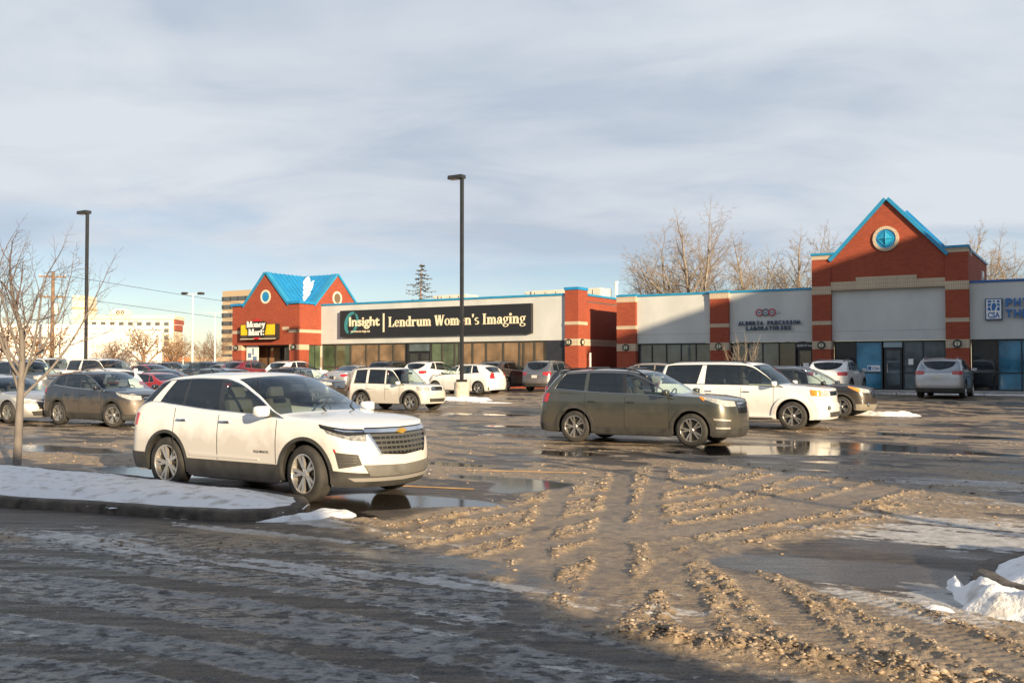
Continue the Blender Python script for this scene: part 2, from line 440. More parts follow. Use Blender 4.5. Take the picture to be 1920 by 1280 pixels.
    frost = road*np.clip(.34+.45*mid+.45*big+.35*streak+.22*lump+.35*lump2-.55*rtk+.35*rbm, 0, 1)
    slush = np.clip(np.maximum(slush, np.maximum(thin, thin_l)), 0, 1)*(1-pud)
    slush = np.maximum(slush, wrow)
    hgt = slush*s_poly*(.008+.014*np.clip(lump+.12, 0, 1)+.009*lump2+.014*clod*sstep(-.15,.35,lump+.4*mid)+.016*gran) + slush*(1-s_poly)*(.006+.022*np.clip(lump, 0, 1)+.007*lump2+.006*gran)
    hgt += berm*s_poly*(1-pud)*(.012+.016*np.clip(lump+.25, 0, 1)+.010*lump2+.018*clod+.010*gran)
    hgt += sstep(.3, 1, piles)*.035*np.clip(.6+lump, 0, 1.4)*(1-pud)
    hgt = hgt*(1-.93*trk)+.010*lug*slush
    hgt += wrow*(.030+.035*np.clip(lump+.35, 0, 1)+.02*lump2+.026*clod+.014*gran)
    hgt += ice_sheen*(.004+.006*np.clip(lump, 0, 1)+.004*gran)*(1-pud)
    hgt += road*(.003*lump2+.004*gran+.006*rbm*(1+gran))
    hgt *= (1-pud)*(1-.8*damp)
    slush = slush*(1-.85*damp)
    pud = np.maximum(pud, .58*damp)
    hgt = np.where(np.isfinite(hgt), hgt, 0)*np.maximum(near, .25*sstep(90, 40, rr)*np.where(np.abs(aa) < R(33.6), 1.0, 0.0))
    z = gz(x, y)+hgt
    # keep the sheet below the islands
    for poly in (ISLAND_L, ISLAND_R):
        k, _ = in_poly(x, y, poly, .05); z = z-k*.04*sstep(40, 30, rr)
    V = np.stack([x, y, z], -1).reshape(-1, 3)
    n = len(rad)
    i = np.arange(n-1)[:, None]*m; j = np.arange(m)[None, :]; j2 = (j+1) % m
    F = np.stack([i+j, i+m+j, i+m+j2, i+j2], -1).reshape(-1, 4)[:, ::-1]
    # the sheet turns with the angle the other way round: keep faces upward
    me = bpy.data.meshes.new("parking_lot")
    me.vertices.add(len(V)); me.vertices.foreach_set("co", V.astype(np.float32).ravel())
    me.loops.add(F.size); me.loops.foreach_set("vertex_index", F.astype(np.int32).ravel())
    me.polygons.add(len(F))
    me.polygons.foreach_set("loop_start", np.arange(0, F.size, 4, dtype=np.int32))
    me.polygons.foreach_set("loop_total", np.full(len(F), 4, np.int32))
    me.update(calc_edges=True)
    me.polygons.foreach_set("use_smooth", np.ones(len(F), bool))
    at = me.color_attributes.new("cover", 'FLOAT_COLOR', 'POINT')
    slm = np.clip(slush*(1-.38*trk)+.9*wrow+.55*berm*s_poly, 0, 1)
    pud = np.maximum(pud, .42*trk*s_poly*np.clip(.75+.8*mid, .2, 1))
    c = np.stack([slm, np.clip(ice_sheen*(1-.5*slm), 0, 1), pud, np.clip(frost, 0, 1)], -1).reshape(-1, 4)
    at.data.foreach_set("color", c.astype(np.float32).ravel())
    scatter_clods(x, y, z, rr, aa, slm*(1-trk)**2, berm*s_poly*(1-trk), wrow, pud, damp, lump, thin_l)
    me.materials.append(ground_mat())
    o = link("parking_lot", me); tag(o, kind="structure")
    return o

def clod_mat():
    m, nt, b = new_mat("slush_clods"); N, L = nt.nodes, nt.links
    geo = N.new("ShaderNodeNewGeometry")
    n = N.new("ShaderNodeTexNoise"); n.inputs['Scale'].default_value = 19; n.inputs['Detail'].default_value = 3; L.new(geo.outputs['Position'], n.inputs[0])
    r = N.new("ShaderNodeValToRGB"); e = r.color_ramp.elements; e.new(.5); e.new(.6)
    for q, (p, c) in zip(e, ((.34,(.09,.068,.050)),(.46,(.20,.148,.100)),(.57,(.34,.265,.185)),(.72,(.46,.41,.35)))): q.position = p; q.color = (*c, 1)
    L.new(n.outputs[0], r.inputs[0]); L.new(r.outputs[0], b.inputs['Base Color']); b.inputs['Roughness'].default_value = .6
    return m
def scatter_clods(x, y, z, rr, aa, slm, berm, wrow, pud, damp, lump, grit):
    rg = np.random.default_rng(5)
    ok = (rr > 4.4) & (rr < 30) & (np.abs(aa) < R(32))
    area = rr*rr
    w = (slm**2*(.22+.5*np.clip(lump, 0, 1))+1.7*berm*slm+5.0*wrow+.7*grit)*(1-np.clip(pud*1.4, 0, 1))*np.clip(9/rr, .1, 1.2)**1.2
    w = np.where(ok, w*area, 0).ravel(); w[rr.ravel() > 20.9] *= 4
    N_ = 11000
    idx = rg.choice(w.size, N_, p=w/w.sum())
    px, py, pz = x.ravel()[idx], y.ravel()[idx], z.ravel()[idx]
    px = px+rg.normal(0, .012, N_); py = py+rg.normal(0, .02, N_)
    sz = np.clip(rg.lognormal(-4.75, .55, N_), .004, .026)*(1+.35*wrow.ravel()[idx])*np.clip(rr.ravel()[idx]/10, .8, 1.4)
    bm = bmesh.new(); bmesh.ops.create_icosphere(bm, subdivisions=1, radius=1.0)
    bv = np.array([v.co[:] for v in bm.verts]); bf = np.array([[v.index for v in f.verts] for f in bm.faces]); bm.free()
    nv_ = len(bv); var = np.stack([bv*rg.uniform(.45, 1.35, (nv_, 1)) for _ in range(12)])
    k = rg.integers(0, 12, N_); a = rg.uniform(0, 2*np.pi, N_); st = rg.uniform(.6, 1.9, (N_, 3)); st[:, 2] = rg.uniform(.35, .85, N_)
    P = var[k]*(sz[:, None]*st)[:, None, :]
    ca, sa = np.cos(a)[:, None], np.sin(a)[:, None]
    X = P[..., 0]*ca-P[..., 1]*sa+px[:, None]; Y = P[..., 0]*sa+P[..., 1]*ca+py[:, None]; Z = P[..., 2]+pz[:, None]-sz[:, None]*.10
    V = np.stack([X, Y, Z], -1).reshape(-1, 3); F = (bf[None]+(np.arange(N_)*nv_)[:, None, None]).reshape(-1, 3)
    me = bpy.data.meshes.new("slush")
    me.vertices.add(len(V)); me.vertices.foreach_set("co", V.astype(np.float32).ravel())
    me.loops.add(F.size); me.loops.foreach_set("vertex_index", F.astype(np.int32).ravel())
    me.polygons.add(len(F)); me.polygons.foreach_set("loop_start", np.arange(0, F.size, 3, dtype=np.int32)); me.polygons.foreach_set("loop_total", np.full(len(F), 3, np.int32))
    me.update(calc_edges=True); me.materials.append(clod_mat())
    tag(link("slush", me), "loose clods of brown frozen slush over the wet lot", "slush", kind="stuff")

def ground_mat():
    m, nt, b = new_mat("lot_asphalt_and_slush"); N, L = nt.nodes, nt.links
    def math_(op, a, c=None, d=None):
        n = N.new("ShaderNodeMath"); n.operation = op
        for i, v in enumerate((a, c, d)):
            if v is None: continue
            if isinstance(v, (int, float)): n.inputs[i].default_value = v
            else: L.new(v, n.inputs[i])
        return n.outputs[0]
    def mix(f, a, c):
        n = N.new("ShaderNodeMix"); n.data_type = 'RGBA'
        for k, v in ((0, f), (6, a), (7, c)):
            if isinstance(v, (int, float)): n.inputs[k].default_value = v if k == 0 else (v, v, v, 1)
            elif isinstance(v, tuple): n.inputs[k].default_value = (*v, 1)
            else: L.new(v, n.inputs[k])
        return n.outputs[2]
    def ramp(v, a, c, ca=(0,0,0), cc=(1,1,1)):
        n = N.new("ShaderNodeValToRGB"); e = n.color_ramp.elements
        e[0].position = a; e[1].position = c; e[0].color = (*ca, 1); e[1].color = (*cc, 1)
        L.new(v, n.inputs[0]); return n.outputs[0]
    geo = N.new("ShaderNodeNewGeometry")
    def noise(sc, det=5, rough=.55, rot=None, scale=None):
        n = N.new("ShaderNodeTexNoise"); n.inputs['Scale'].default_value = sc; n.inputs['Detail'].default_value = det; n.inputs['Roughness'].default_value = rough
        if scale:
            mp = N.new("ShaderNodeMapping"); mp.vector_type = 'POINT'
            mp.inputs['Rotation'].default_value = (0, 0, rot); mp.inputs['Scale'].default_value = scale
            L.new(geo.outputs['Position'], mp.inputs[0]); L.new(mp.outputs[0], n.inputs[0])
        else: L.new(geo.outputs['Position'], n.inputs[0])
        return n.outputs[0]
    at = N.new("ShaderNodeAttribute"); at.attribute_name = "cover"
    sep = N.new("ShaderNodeSeparateColor"); L.new(at.outputs['Color'], sep.inputs[0])
    sl, ice_sheen, pud, frost = sep.outputs[0], sep.outputs[1], sep.outputs[2], at.outputs['Alpha']
    n_f = noise(55, 4, .6); n_m = noise(7, 6, .6); n_l = noise(.55, 5, .55); n_g = noise(240, 2, .5)
    n_s = noise(2.2, 6, .6, -ANG, (.45, 5.0, 1)); n_s2 = noise(3.0, 6, .65, R(75), (.5, 4.0, 1))
    n_p = noise(13, 5, .62, -ANG, (.6, 1.5, 1)); n_q = noise(34, 4, .65, -ANG, (.7, 1.4, 1))
    asph = mix(ramp(n_g, .35, .7), (.027, .028, .031), (.064, .064, .066))
    asph = mix(math_('MULTIPLY', math_('MULTIPLY', ramp(n_l, .42, .65), .45), math_('SUBTRACT', 1.0, ramp(frost, .0, .2))), asph, (.085, .072, .058))
    slc = mix(ramp(n_m, .33, .66), (.19, .140, .095), (.43, .335, .230))
    slc = mix(math_('MULTIPLY', ramp(n_f, .45, .75), .5), slc, (.17, .125, .085))
    slc = mix(math_('MULTIPLY', ramp(n_p, .50, .66), .65), slc, (.105, .075, .052))
    slc = mix(math_('MULTIPLY', ramp(n_l, .5, .7), .30), slc, (.40, .35, .29))
    # where the slush wears thin
    slf = math_('ADD', sl, math_('MULTIPLY', math_('SUBTRACT', n_m, .5), .55))
    slf = ramp(slf, .22, .50)
    icf = ramp(math_('ADD', math_('ADD', ice_sheen, math_('MULTIPLY', math_('SUBTRACT', n_p, .5), 1.5)), math_('MULTIPLY', math_('SUBTRACT', n_q, .5), 1.3)), .40, .60)
    fr0 = math_('ADD', math_('MULTIPLY', n_p, .55), math_('MULTIPLY', n_q, .45))
    fr0 = math_('ADD', math_('MULTIPLY', fr0, .62), math_('MULTIPLY', n_m, .38))
    frf = ramp(math_('ADD', fr0, math_('MULTIPLY', math_('SUBTRACT', frost, .45), .24)), .485, .545)
    frf = math_('MULTIPLY', frf, ramp(frost, .02, .25))
    brown = math_('MULTIPLY', ramp(math_('ADD', math_('MULTIPLY', n_s2, .55), math_('MULTIPLY', n_m, .45)), .42, .64), .75)
    brown = math_('MULTIPLY', brown, math_('SUBTRACT', 1.0, math_('MULTIPLY', ramp(frost, .0, .2), .75)))
    col = mix(brown, asph, (.155, .115, .080))
    col = mix(math_('MULTIPLY', frf, .80), col, mix(ramp(n_q, .35, .65), (.12,.123,.13), (.27,.275,.285)))
    col = mix(slf, col, slc)
    col = mix(math_('MULTIPLY', icf, .82), col, mix(ramp(n_m, .35, .65), (.40,.38,.36), (.66,.65,.64)))  # pale tone of ice and thin snow, and of the painted sky sheen
    wet = math_('MAXIMUM', pud, math_('MULTIPLY', ramp(n_l, .52, .60), .0))
    col = mix(math_('MULTIPLY', wet, .94), col, (.030, .026, .022))
    L.new(col, b.inputs['Base Color'])
    ro = math_('ADD', math_('MULTIPLY', ramp(math_('ADD', math_('MULTIPLY', n_s, .5), math_('MULTIPLY', n_f, .5)), .38, .62), .50), .20)
    ro = mix(math_('MULTIPLY', frf, .8), ro, (.62, .62, .62))
    shn = math_('MULTIPLY', ramp(math_('ADD', math_('MULTIPLY', n_m, .5), math_('MULTIPLY', n_p, .5)), .46, .53), ramp(frost, .0, .2))
    ro = mix(math_('MULTIPLY', shn, math_('SUBTRACT', 1.0, math_('MULTIPLY', frf, .6))), ro, (.11, .11, .11))
    ro = mix(slf, ro, ramp(n_m, .3, .7, (.30,.30,.30), (.68,.68,.68)))
    ro = mix(icf, ro, (.5, .5, .5))
    ro = mix(wet, ro, (.085, .085, .085))
    L.new(ro, b.inputs['Roughness'])
    sp_ = mix(math_('MAXIMUM', wet, shn), (.14,.14,.14), (.5,.5,.5))
    sp_ = mix(math_('MULTIPLY', slf, math_('SUBTRACT', 1.0, wet)), sp_, (.22,.22,.22))
    L.new(sp_, b.inputs['Specular IOR Level'])
    hb = math_('ADD', math_('ADD', math_('MULTIPLY', n_f, .40), math_('MULTIPLY', n_g, .15)), math_('MULTIPLY', n_q, .55))
    bp = N.new("ShaderNodeBump"); bp.inputs['Distance'].default_value = .022
    dry = math_('SUBTRACT', 1.0, math_('MULTIPLY', wet, .985))
    st = math_('MULTIPLY', mix(slf, .38, .95), dry)
    L.new(st, bp.inputs['Strength']); L.new(hb, bp.inputs['Height']); L.new(bp.outputs[0], b.inputs['Normal'])
    return m
make_ground()

# painted stall lines
m_line = pmat("faded_paint", (.52, .30, .10), .5, var=.3, vscale=3)
for (a, c) in (((-2.6,14.47),(-0.55,13.75)), ((-0.75,16.3),(1.2,15.85))):
    d = Vector((c[0]-a[0], c[1]-a[1])); L_ = d.length; an = math.atan2(d.y, d.x)
    o = MB().box(0, L_, -.05, .05, .0, .004).build("stall_line", m_line)
    o.location = (a[0], a[1], .006); o.rotation_euler = (0, 0, an); tag(o, kind="structure")

# --- kerbed islands with snow
m_conc = pmat("kerb_concrete", (.115,.098,.082), .85, var=.55, vscale=6, bump=.8, bscale=45)
def snow_mat():
    m, nt, b = new_mat("snow"); N, L = nt.nodes, nt.links
    geo = N.new("ShaderNodeNewGeometry")
    n = N.new("ShaderNodeTexNoise"); n.inputs['Scale'].default_value = 5; n.inputs['Detail'].default_value = 6
    L.new(geo.outputs['Position'], n.inputs[0])
    r = N.new("ShaderNodeValToRGB"); e = r.color_ramp.elements
    e[0].position = .30; e[0].color = (.50,.47,.43,1); e[1].position = .48; e[1].color = (.86,.87,.89,1)
    L.new(n.outputs[0], r.inputs[0]); L.new(r.outputs[0], b.inputs['Base Color'])
    b.inputs['Roughness'].default_value = .7; b.inputs['Subsurface Weight'].default_value = .25
    b.inputs['Subsurface Radius'].default_value = (.04,.05,.06); b.inputs['Subsurface Scale'].default_value = .3
    n2 = N.new("ShaderNodeTexNoise"); n2.inputs['Scale'].default_value = 26; n2.inputs['Detail'].default_value = 5
    L.new(geo.outputs['Position'], n2.inputs[0])
    bp = N.new("ShaderNodeBump"); bp.inputs['Strength'].default_value = .55; bp.inputs['Distance'].default_value = .03
    L.new(n2.outputs[0], bp.inputs['Height']); L.new(bp.outputs[0], b.inputs['Normal'])
    return m
m_snow = snow_mat()
def densify(poly, step):
    out = []
    for i in range(len(poly)):
        a = np.array(poly[i]); c = np.array(poly[(i+1) % len(poly)]); k = max(1, int(np.hypot(*(c-a))/step))
        out += [tuple(a+(c-a)*j/k) for j in range(k)]
    return out
def kerb_island(poly, label, hk=.11, wk=.16, base=0.0, seed=0):
    P = np.array(densify(poly, .18)); n = len(P)
    T = np.roll(P, -1, 0)-np.roll(P, 1, 0); T /= np.linalg.norm(T, axis=1)[:, None]
    area = 0.5*np.sum(P[:,0]*np.roll(P[:,1],-1)-np.roll(P[:,0],-1)*P[:,1])
    IN = np.stack([-T[:,1], T[:,0]], 1)*(1 if area > 0 else -1)
    rings = [(0.0,-.06),(.008,hk*.7),(.02,hk-.012),(.045,hk),(wk,hk),(wk+.012,hk-.02),(wk+.012,-.02)]
    G = np.zeros((n+1, len(rings), 3))
    for k, (inn, h) in enumerate(rings):
        q = P+IN*inn; zz = base+h+.010*perlin(q[:,0]*3, q[:,1]*3, seed)+.006*perlin(q[:,0]*11, q[:,1]*11, seed)
        q = q+IN*(.012*perlin(q[:,0]*7, q[:,1]*7, seed+2)+.008*perlin(q[:,0]*19, q[:,1]*19, seed+4))[:, None]
        G[:n, k] = np.stack([q[:,0], q[:,1], zz], 1); G[n, k] = G[0, k]
    o = MB().grid(G).build("kerb", m_conc, smooth=True, auto=40)
    tag(o, label, kind="structure"); return o
def snow_sheet(poly, name, amp, edge, base, step=.055, seed=0, limit=None, rough=1.0, label=None):
    P = np.array(poly); x0, y0 = P.min(0)-.05; x1, y1 = P.max(0)+.05
    if limit: x0, x1, y0, y1 = max(x0, limit[0]), min(x1, limit[1]), max(y0, limit[2]), min(y1, limit[3])
    nx, ny = int((x1-x0)/step)+1, int((y1-y0)/step)+1
    X, Y = np.meshgrid(np.linspace(x0, x1, nx), np.linspace(y0, y1, ny), indexing='ij')
    _, sd = in_poly(X+.10*fbm(X*1.7, Y*1.7, 3, seed), Y+.10*fbm(X*1.7, Y*1.7, 3, seed+3), poly, .1)
    prof = sstep(0, edge, sd)
    Z = base+prof*(amp+.35*amp*fbm(X*.9, Y*.9, 3, seed+7)) + rough*prof*(.035*fbm(X*2.6, Y*2.6, 4, seed+11)+.016*fbm(X*9, Y*9, 3, seed+15))-.03*(1-sstep(-.04,.06,sd))
    me_ok = sd > -.04
    idx = -np.ones(X.shape, int); idx[me_ok] = np.arange(me_ok.sum())
    V = np.stack([X[me_ok], Y[me_ok], Z[me_ok]], 1)
    q = me_ok[:-1,:-1] & me_ok[1:,:-1] & me_ok[1:,1:] & me_ok[:-1,1:]
    F = np.stack([idx[:-1,:-1][q], idx[1:,:-1][q], idx[1:,1:][q], idx[:-1,1:][q]], 1)
    b = MB(); b.v = V.tolist(); b.f = F.tolist()
    o = b.build(name, m_snow, smooth=True, fix=False); tag(o, label, "snow", kind="stuff"); return o
kerb_island(ISLAND_L, "weathered concrete kerb round the snowy island with the young tree")
def shrink(poly, d):
    P = np.array(poly); c = P.mean(0); T = np.roll(P,-1,0)-np.roll(P,1,0); T /= np.linalg.norm(T,axis=1)[:,None]
    area = 0.5*np.sum(P[:,0]*np.roll(P[:,1],-1)-np.roll(P[:,0],-1)*P[:,1])
    IN = np.stack([-T[:,1], T[:,0]],1)*(1 if area > 0 else -1); return [tuple(p) for p in P+IN*d]
snow_sheet(shrink(ISLAND_L, .05), "snow", .085, .6, .092, seed=2, limit=(-16, 0, 9, 24), label="trodden blue-white snow filling the island under the young tree")
kerb_island(ISLAND_R, "worn concrete kerb of the island at the corner of the lot", seed=5)
snow_sheet(shrink(ISLAND_R, .15), "snow", .26, .45, .11, step=.04, seed=8, rough=1.5, limit=(3, 9, 4, 10), label="heaped snow on top of the corner island behind its kerb")
snow_sheet([(3.30,7.22),(3.18,6.98),(3.22,6.72),(3.45,6.48),(3.9,6.18),(4.6,5.75),(5.0,6.0),(4.4,6.5),(3.95,6.85),(3.72,7.08),(3.60,7.5),(3.66,7.95),(3.48,7.9),(3.42,7.5)], "snow", .17, .24, .0, step=.025, seed=12, rough=2.0, label="clean snow slumped against the tip of the corner kerb")
snow_sheet([(3.02,7.02),(2.90,6.90),(2.98,6.78),(3.14,6.80),(3.20,6.95)], "snow", .06, .14, .0, step=.018, seed=15, rough=.9, label="small snow lump lying apart at the corner kerb")
snow_sheet([(-2.95,10.72),(-2.35,10.85),(-1.75,11.3),(-1.9,11.6),(-2.4,11.75),(-2.5,11.25)], "snow", .06, .2, .0, step=.03, seed=18, rough=1.0, label="slushy snow at the rounded tip of the tree island")
# ------------------------------------------------------------------ building materials
def brick_mat(name, c1, c2, mortar, bw=.22, bh=.075, rough=.85, vert=False):
    m, nt, b = new_mat(name); N, L = nt.nodes, nt.links
    tc = N.new("ShaderNodeTexCoord"); sp = N.new("ShaderNodeSeparateXYZ"); L.new(tc.outputs['Object'], sp.inputs[0])
    ad = N.new("ShaderNodeMath"); ad.operation = 'ADD'; L.new(sp.outputs[0], ad.inputs[0]); L.new(sp.outputs[1], ad.inputs[1])
    cb = N.new("ShaderNodeCombineXYZ")
    L.new(ad.outputs[0], cb.inputs[0]); L.new(sp.outputs[2], cb.inputs[1])
    br = N.new("ShaderNodeTexBrick"); L.new(cb.outputs[0], br.inputs[0])
    br.inputs['Color1'].default_value = (*c1, 1); br.inputs['Color2'].default_value = (*c2, 1); br.inputs['Mortar'].default_value = (*mortar, 1)
    br.inputs['Scale'].default_value = 1; br.inputs['Brick Width'].default_value = bw; br.inputs['Row Height'].default_value = bh
    br.inputs['Mortar Size'].default_value = .006; br.inputs['Bias'].default_value = -.1
    if vert: br.offset = 0.0
    n = N.new("ShaderNodeTexNoise"); n.inputs['Scale'].default_value = .7; n.inputs['Detail'].default_value = 5; L.new(tc.outputs['Object'], n.inputs[0])
    mx = N.new("ShaderNodeMix"); mx.data_type = 'RGBA'; mx.blend_type = 'MULTIPLY'; mx.inputs[0].default_value = .5
    r = N.new("ShaderNodeValToRGB"); r.color_ramp.elements[0].position = .3; r.color_ramp.elements[0].color = (.72,.70,.70,1); r.color_ramp.elements[1].position = .7
    L.new(n.outputs[0], r.inputs[0]); L.new(br.outputs[0], mx.inputs[6]); L.new(r.outputs[0], mx.inputs[7])
    L.new(mx.outputs[2], b.inputs['Base Color']); b.inputs['Roughness'].default_value = rough
    bp = N.new("ShaderNodeBump"); bp.inputs['Strength'].default_value = .5; bp.inputs['Distance'].default_value = .006; bp.invert = True
    L.new(br.outputs['Fac'], bp.inputs['Height']); L.new(bp.outputs[0], b.inputs['Normal'])
    MATS[name] = m; return m
m_brick = brick_mat("red_brick", (.36,.070,.030), (.29,.052,.026), (.19,.070,.045))
m_band = brick_mat("beige_block", (.56,.46,.34), (.52,.42,.31), (.26,.21,.16), bw=.105, bh=.215, vert=True)
def stucco_mat():
    m, nt, b = new_mat("stucco"); N, L = nt.nodes, nt.links
    tc = N.new("ShaderNodeTexCoord")
    mp = N.new("ShaderNodeMapping"); mp.inputs['Scale'].default_value = (.6, .6, .4); L.new(tc.outputs['Object'], mp.inputs[0])
    n = N.new("ShaderNodeTexNoise"); n.inputs['Scale'].default_value = 1.2; n.inputs['Detail'].default_value = 7; L.new(mp.outputs[0], n.inputs[0])
    r = N.new("ShaderNodeValToRGB"); e = r.color_ramp.elements
    e[0].position = .28; e[0].color = (.455,.475,.475,1); e[1].position = .62; e[1].color = (.545,.565,.56,1)
    L.new(n.outputs[0], r.inputs[0]); L.new(r.outputs[0], b.inputs['Base Color']); b.inputs['Roughness'].default_value = .9
    n2 = N.new("ShaderNodeTexNoise"); n2.inputs['Scale'].default_value = 90; L.new(tc.outputs['Object'], n2.inputs[0])
    bp = N.new("ShaderNodeBump"); bp.inputs['Strength'].default_value = .35; bp.inputs['Distance'].default_value = .004
    L.new(n2.outputs[0], bp.inputs['Height']); L.new(bp.outputs[0], b.inputs['Normal']); return m
m_stucco = stucco_mat()
m_blue = pmat("blue_metal", (.012,.215,.47), .35, var=.12, vscale=2, spec=.6)
m_blue_t = pmat("teal_coping", (.02,.24,.45), .4, var=.1, vscale=2)
m_dark = pmat("dark_aluminium", (.018,.019,.022), .38, spec=.5)
m_bronze = pmat("bronze_aluminium", (.06,.055,.045), .4)
m_navy = pmat("navy_panel", (.022,.024,.034), .5, var=.2, vscale=3)
def glass_mat(name, tint, film=0.0):
    m, nt, b = new_mat(name); N, L = nt.nodes, nt.links
    tc = N.new("ShaderNodeTexCoord"); n = N.new("ShaderNodeTexNoise"); n.inputs['Scale'].default_value = .9; n.inputs['Detail'].default_value = 3
    L.new(tc.outputs['Object'], n.inputs[0])
    r = N.new("ShaderNodeValToRGB"); e = r.color_ramp.elements
    e[0].position = .35; e[0].color = (*[c*.55 for c in tint], 1); e[1].position = .65; e[1].color = (*[min(1,c*1.35) for c in tint], 1)
    L.new(n.outputs[0], r.inputs[0]); L.new(r.outputs[0], b.inputs['Base Color'])
    b.inputs['Roughness'].default_value = .04; b.inputs['Specular IOR Level'].default_value = .8
    b.inputs['Coat Weight'].default_value = .6; b.inputs['Coat Roughness'].default_value = .02
    n2 = N.new("ShaderNodeTexNoise"); n2.inputs['Scale'].default_value = 1.3; L.new(tc.outputs['Object'], n2.inputs[0])
    bp = N.new("ShaderNodeBump"); bp.inputs['Strength'].default_value = .12; bp.inputs['Distance'].default_value = .02
    L.new(n2.outputs[0], bp.inputs['Height']); L.new(bp.outputs[0], b.inputs['Normal'])
    MATS[name] = m; return m
g_dark = glass_mat("shop_glass_dark", (.020,.024,.028))
g_green = glass_mat("shop_glass_green", (.07,.10,.06))
g_warm = glass_mat("shop_glass_blinds", (.20,.125,.07))
g_blue = glass_mat("shop_glass_film", (.055,.20,.32))
g_grey = glass_mat("shop_glass_grey", (.085,.115,.13))
m_white = pmat("white_paint", (.78,.78,.76), .55)
m_conc2 = pmat("pale_concrete", (.36,.35,.33), .85, var=.2, vscale=3)
m_roof = pmat("roof_membrane", (.25,.24,.23), .9)

# ------------------------------------------------------------------ letters
def text_mesh(s, size, depth=.02, bold=0.0):
    cu = bpy.data.curves.new("lettering", 'FONT'); cu.body = s; cu.size = size; cu.extrude = depth/2; cu.offset = bold
    cu.resolution_u = 3
    o = bpy.data.objects.new("lettering_tmp", cu); COL.objects.link(o)
    bpy.context.view_layer.update()
    me = bpy.data.meshes.new_from_object(o.evaluated_get(bpy.context.evaluated_depsgraph_get()))
    bpy.data.objects.remove(o); return me
def place_text(s, x0, x1, zbase, cap, y, mat, parent, bold=0.0, depth=.03, name="letter", each=False):
    """sans lettering standing on a front at local y, from x0 to x1, capitals cap high"""
    me = text_mesh(s, 1.0, .02, bold)
    co = np.empty(len(me.vertices)*3); me.vertices.foreach_get("co", co); co = co.reshape(-1,3)
    lo, hi = co[:,0].min(), co[:,0].max()
    ref = text_mesh("H", 1.0); rc = np.empty(len(ref.vertices)*3); ref.vertices.foreach_get("co", rc); ch = rc.reshape(-1,3)[:,1].max()
    X = x0+(co[:,0]-lo)/(hi-lo)*(x1-x0); Z = zbase+co[:,1]/ch*cap; Y = y-(co[:,2]+.01)/.02*depth
    me.vertices.foreach_set("co", np.stack([X,Y,Z],1).ravel()); me.update(); me.name = name
    me.materials.clear(); me.materials.append(mat)
    return link(name, me, parent)
# a bold roman face drawn as strokes; units: capital height 1, x-height .66
def _rect(x0, x1, y0, y1): return [[(x0,y0),(x1,y0),(x1,y1),(x0,y1)]]
def _ring(cx, cy, rx, ry, tx, ty, a0=0, a1=360, k=20):
    out = []
    for i in range(k):
        a = R(a0+(a1-a0)*i/k); b = R(a0+(a1-a0)*(i+1)/k)
        def o(t): return (cx+rx*math.cos(t), cy+ry*math.sin(t))
        def n(t): return (cx+(rx-tx)*math.cos(t), cy+(ry-ty)*math.sin(t))
        out.append([n(a), o(a), o(b), n(b)])
    return out
def _diag(x0, y0, x1, y1, w): return [[(x0-w/2,y0),(x0+w/2,y0),(x1+w/2,y1),(x1-w/2,y1)]]
ST, SE, XH = .19, .06, .66
def _stem(x, y0, y1, top=True, bot=True):
    p = _rect(x, x+ST, y0, y1)
    if bot: p += _rect(x-.08, x+ST+.08, y0, y0+SE)
    if top: p += _rect(x-.08, x+ST*.6, y1-SE*1.2, y1)
    return p
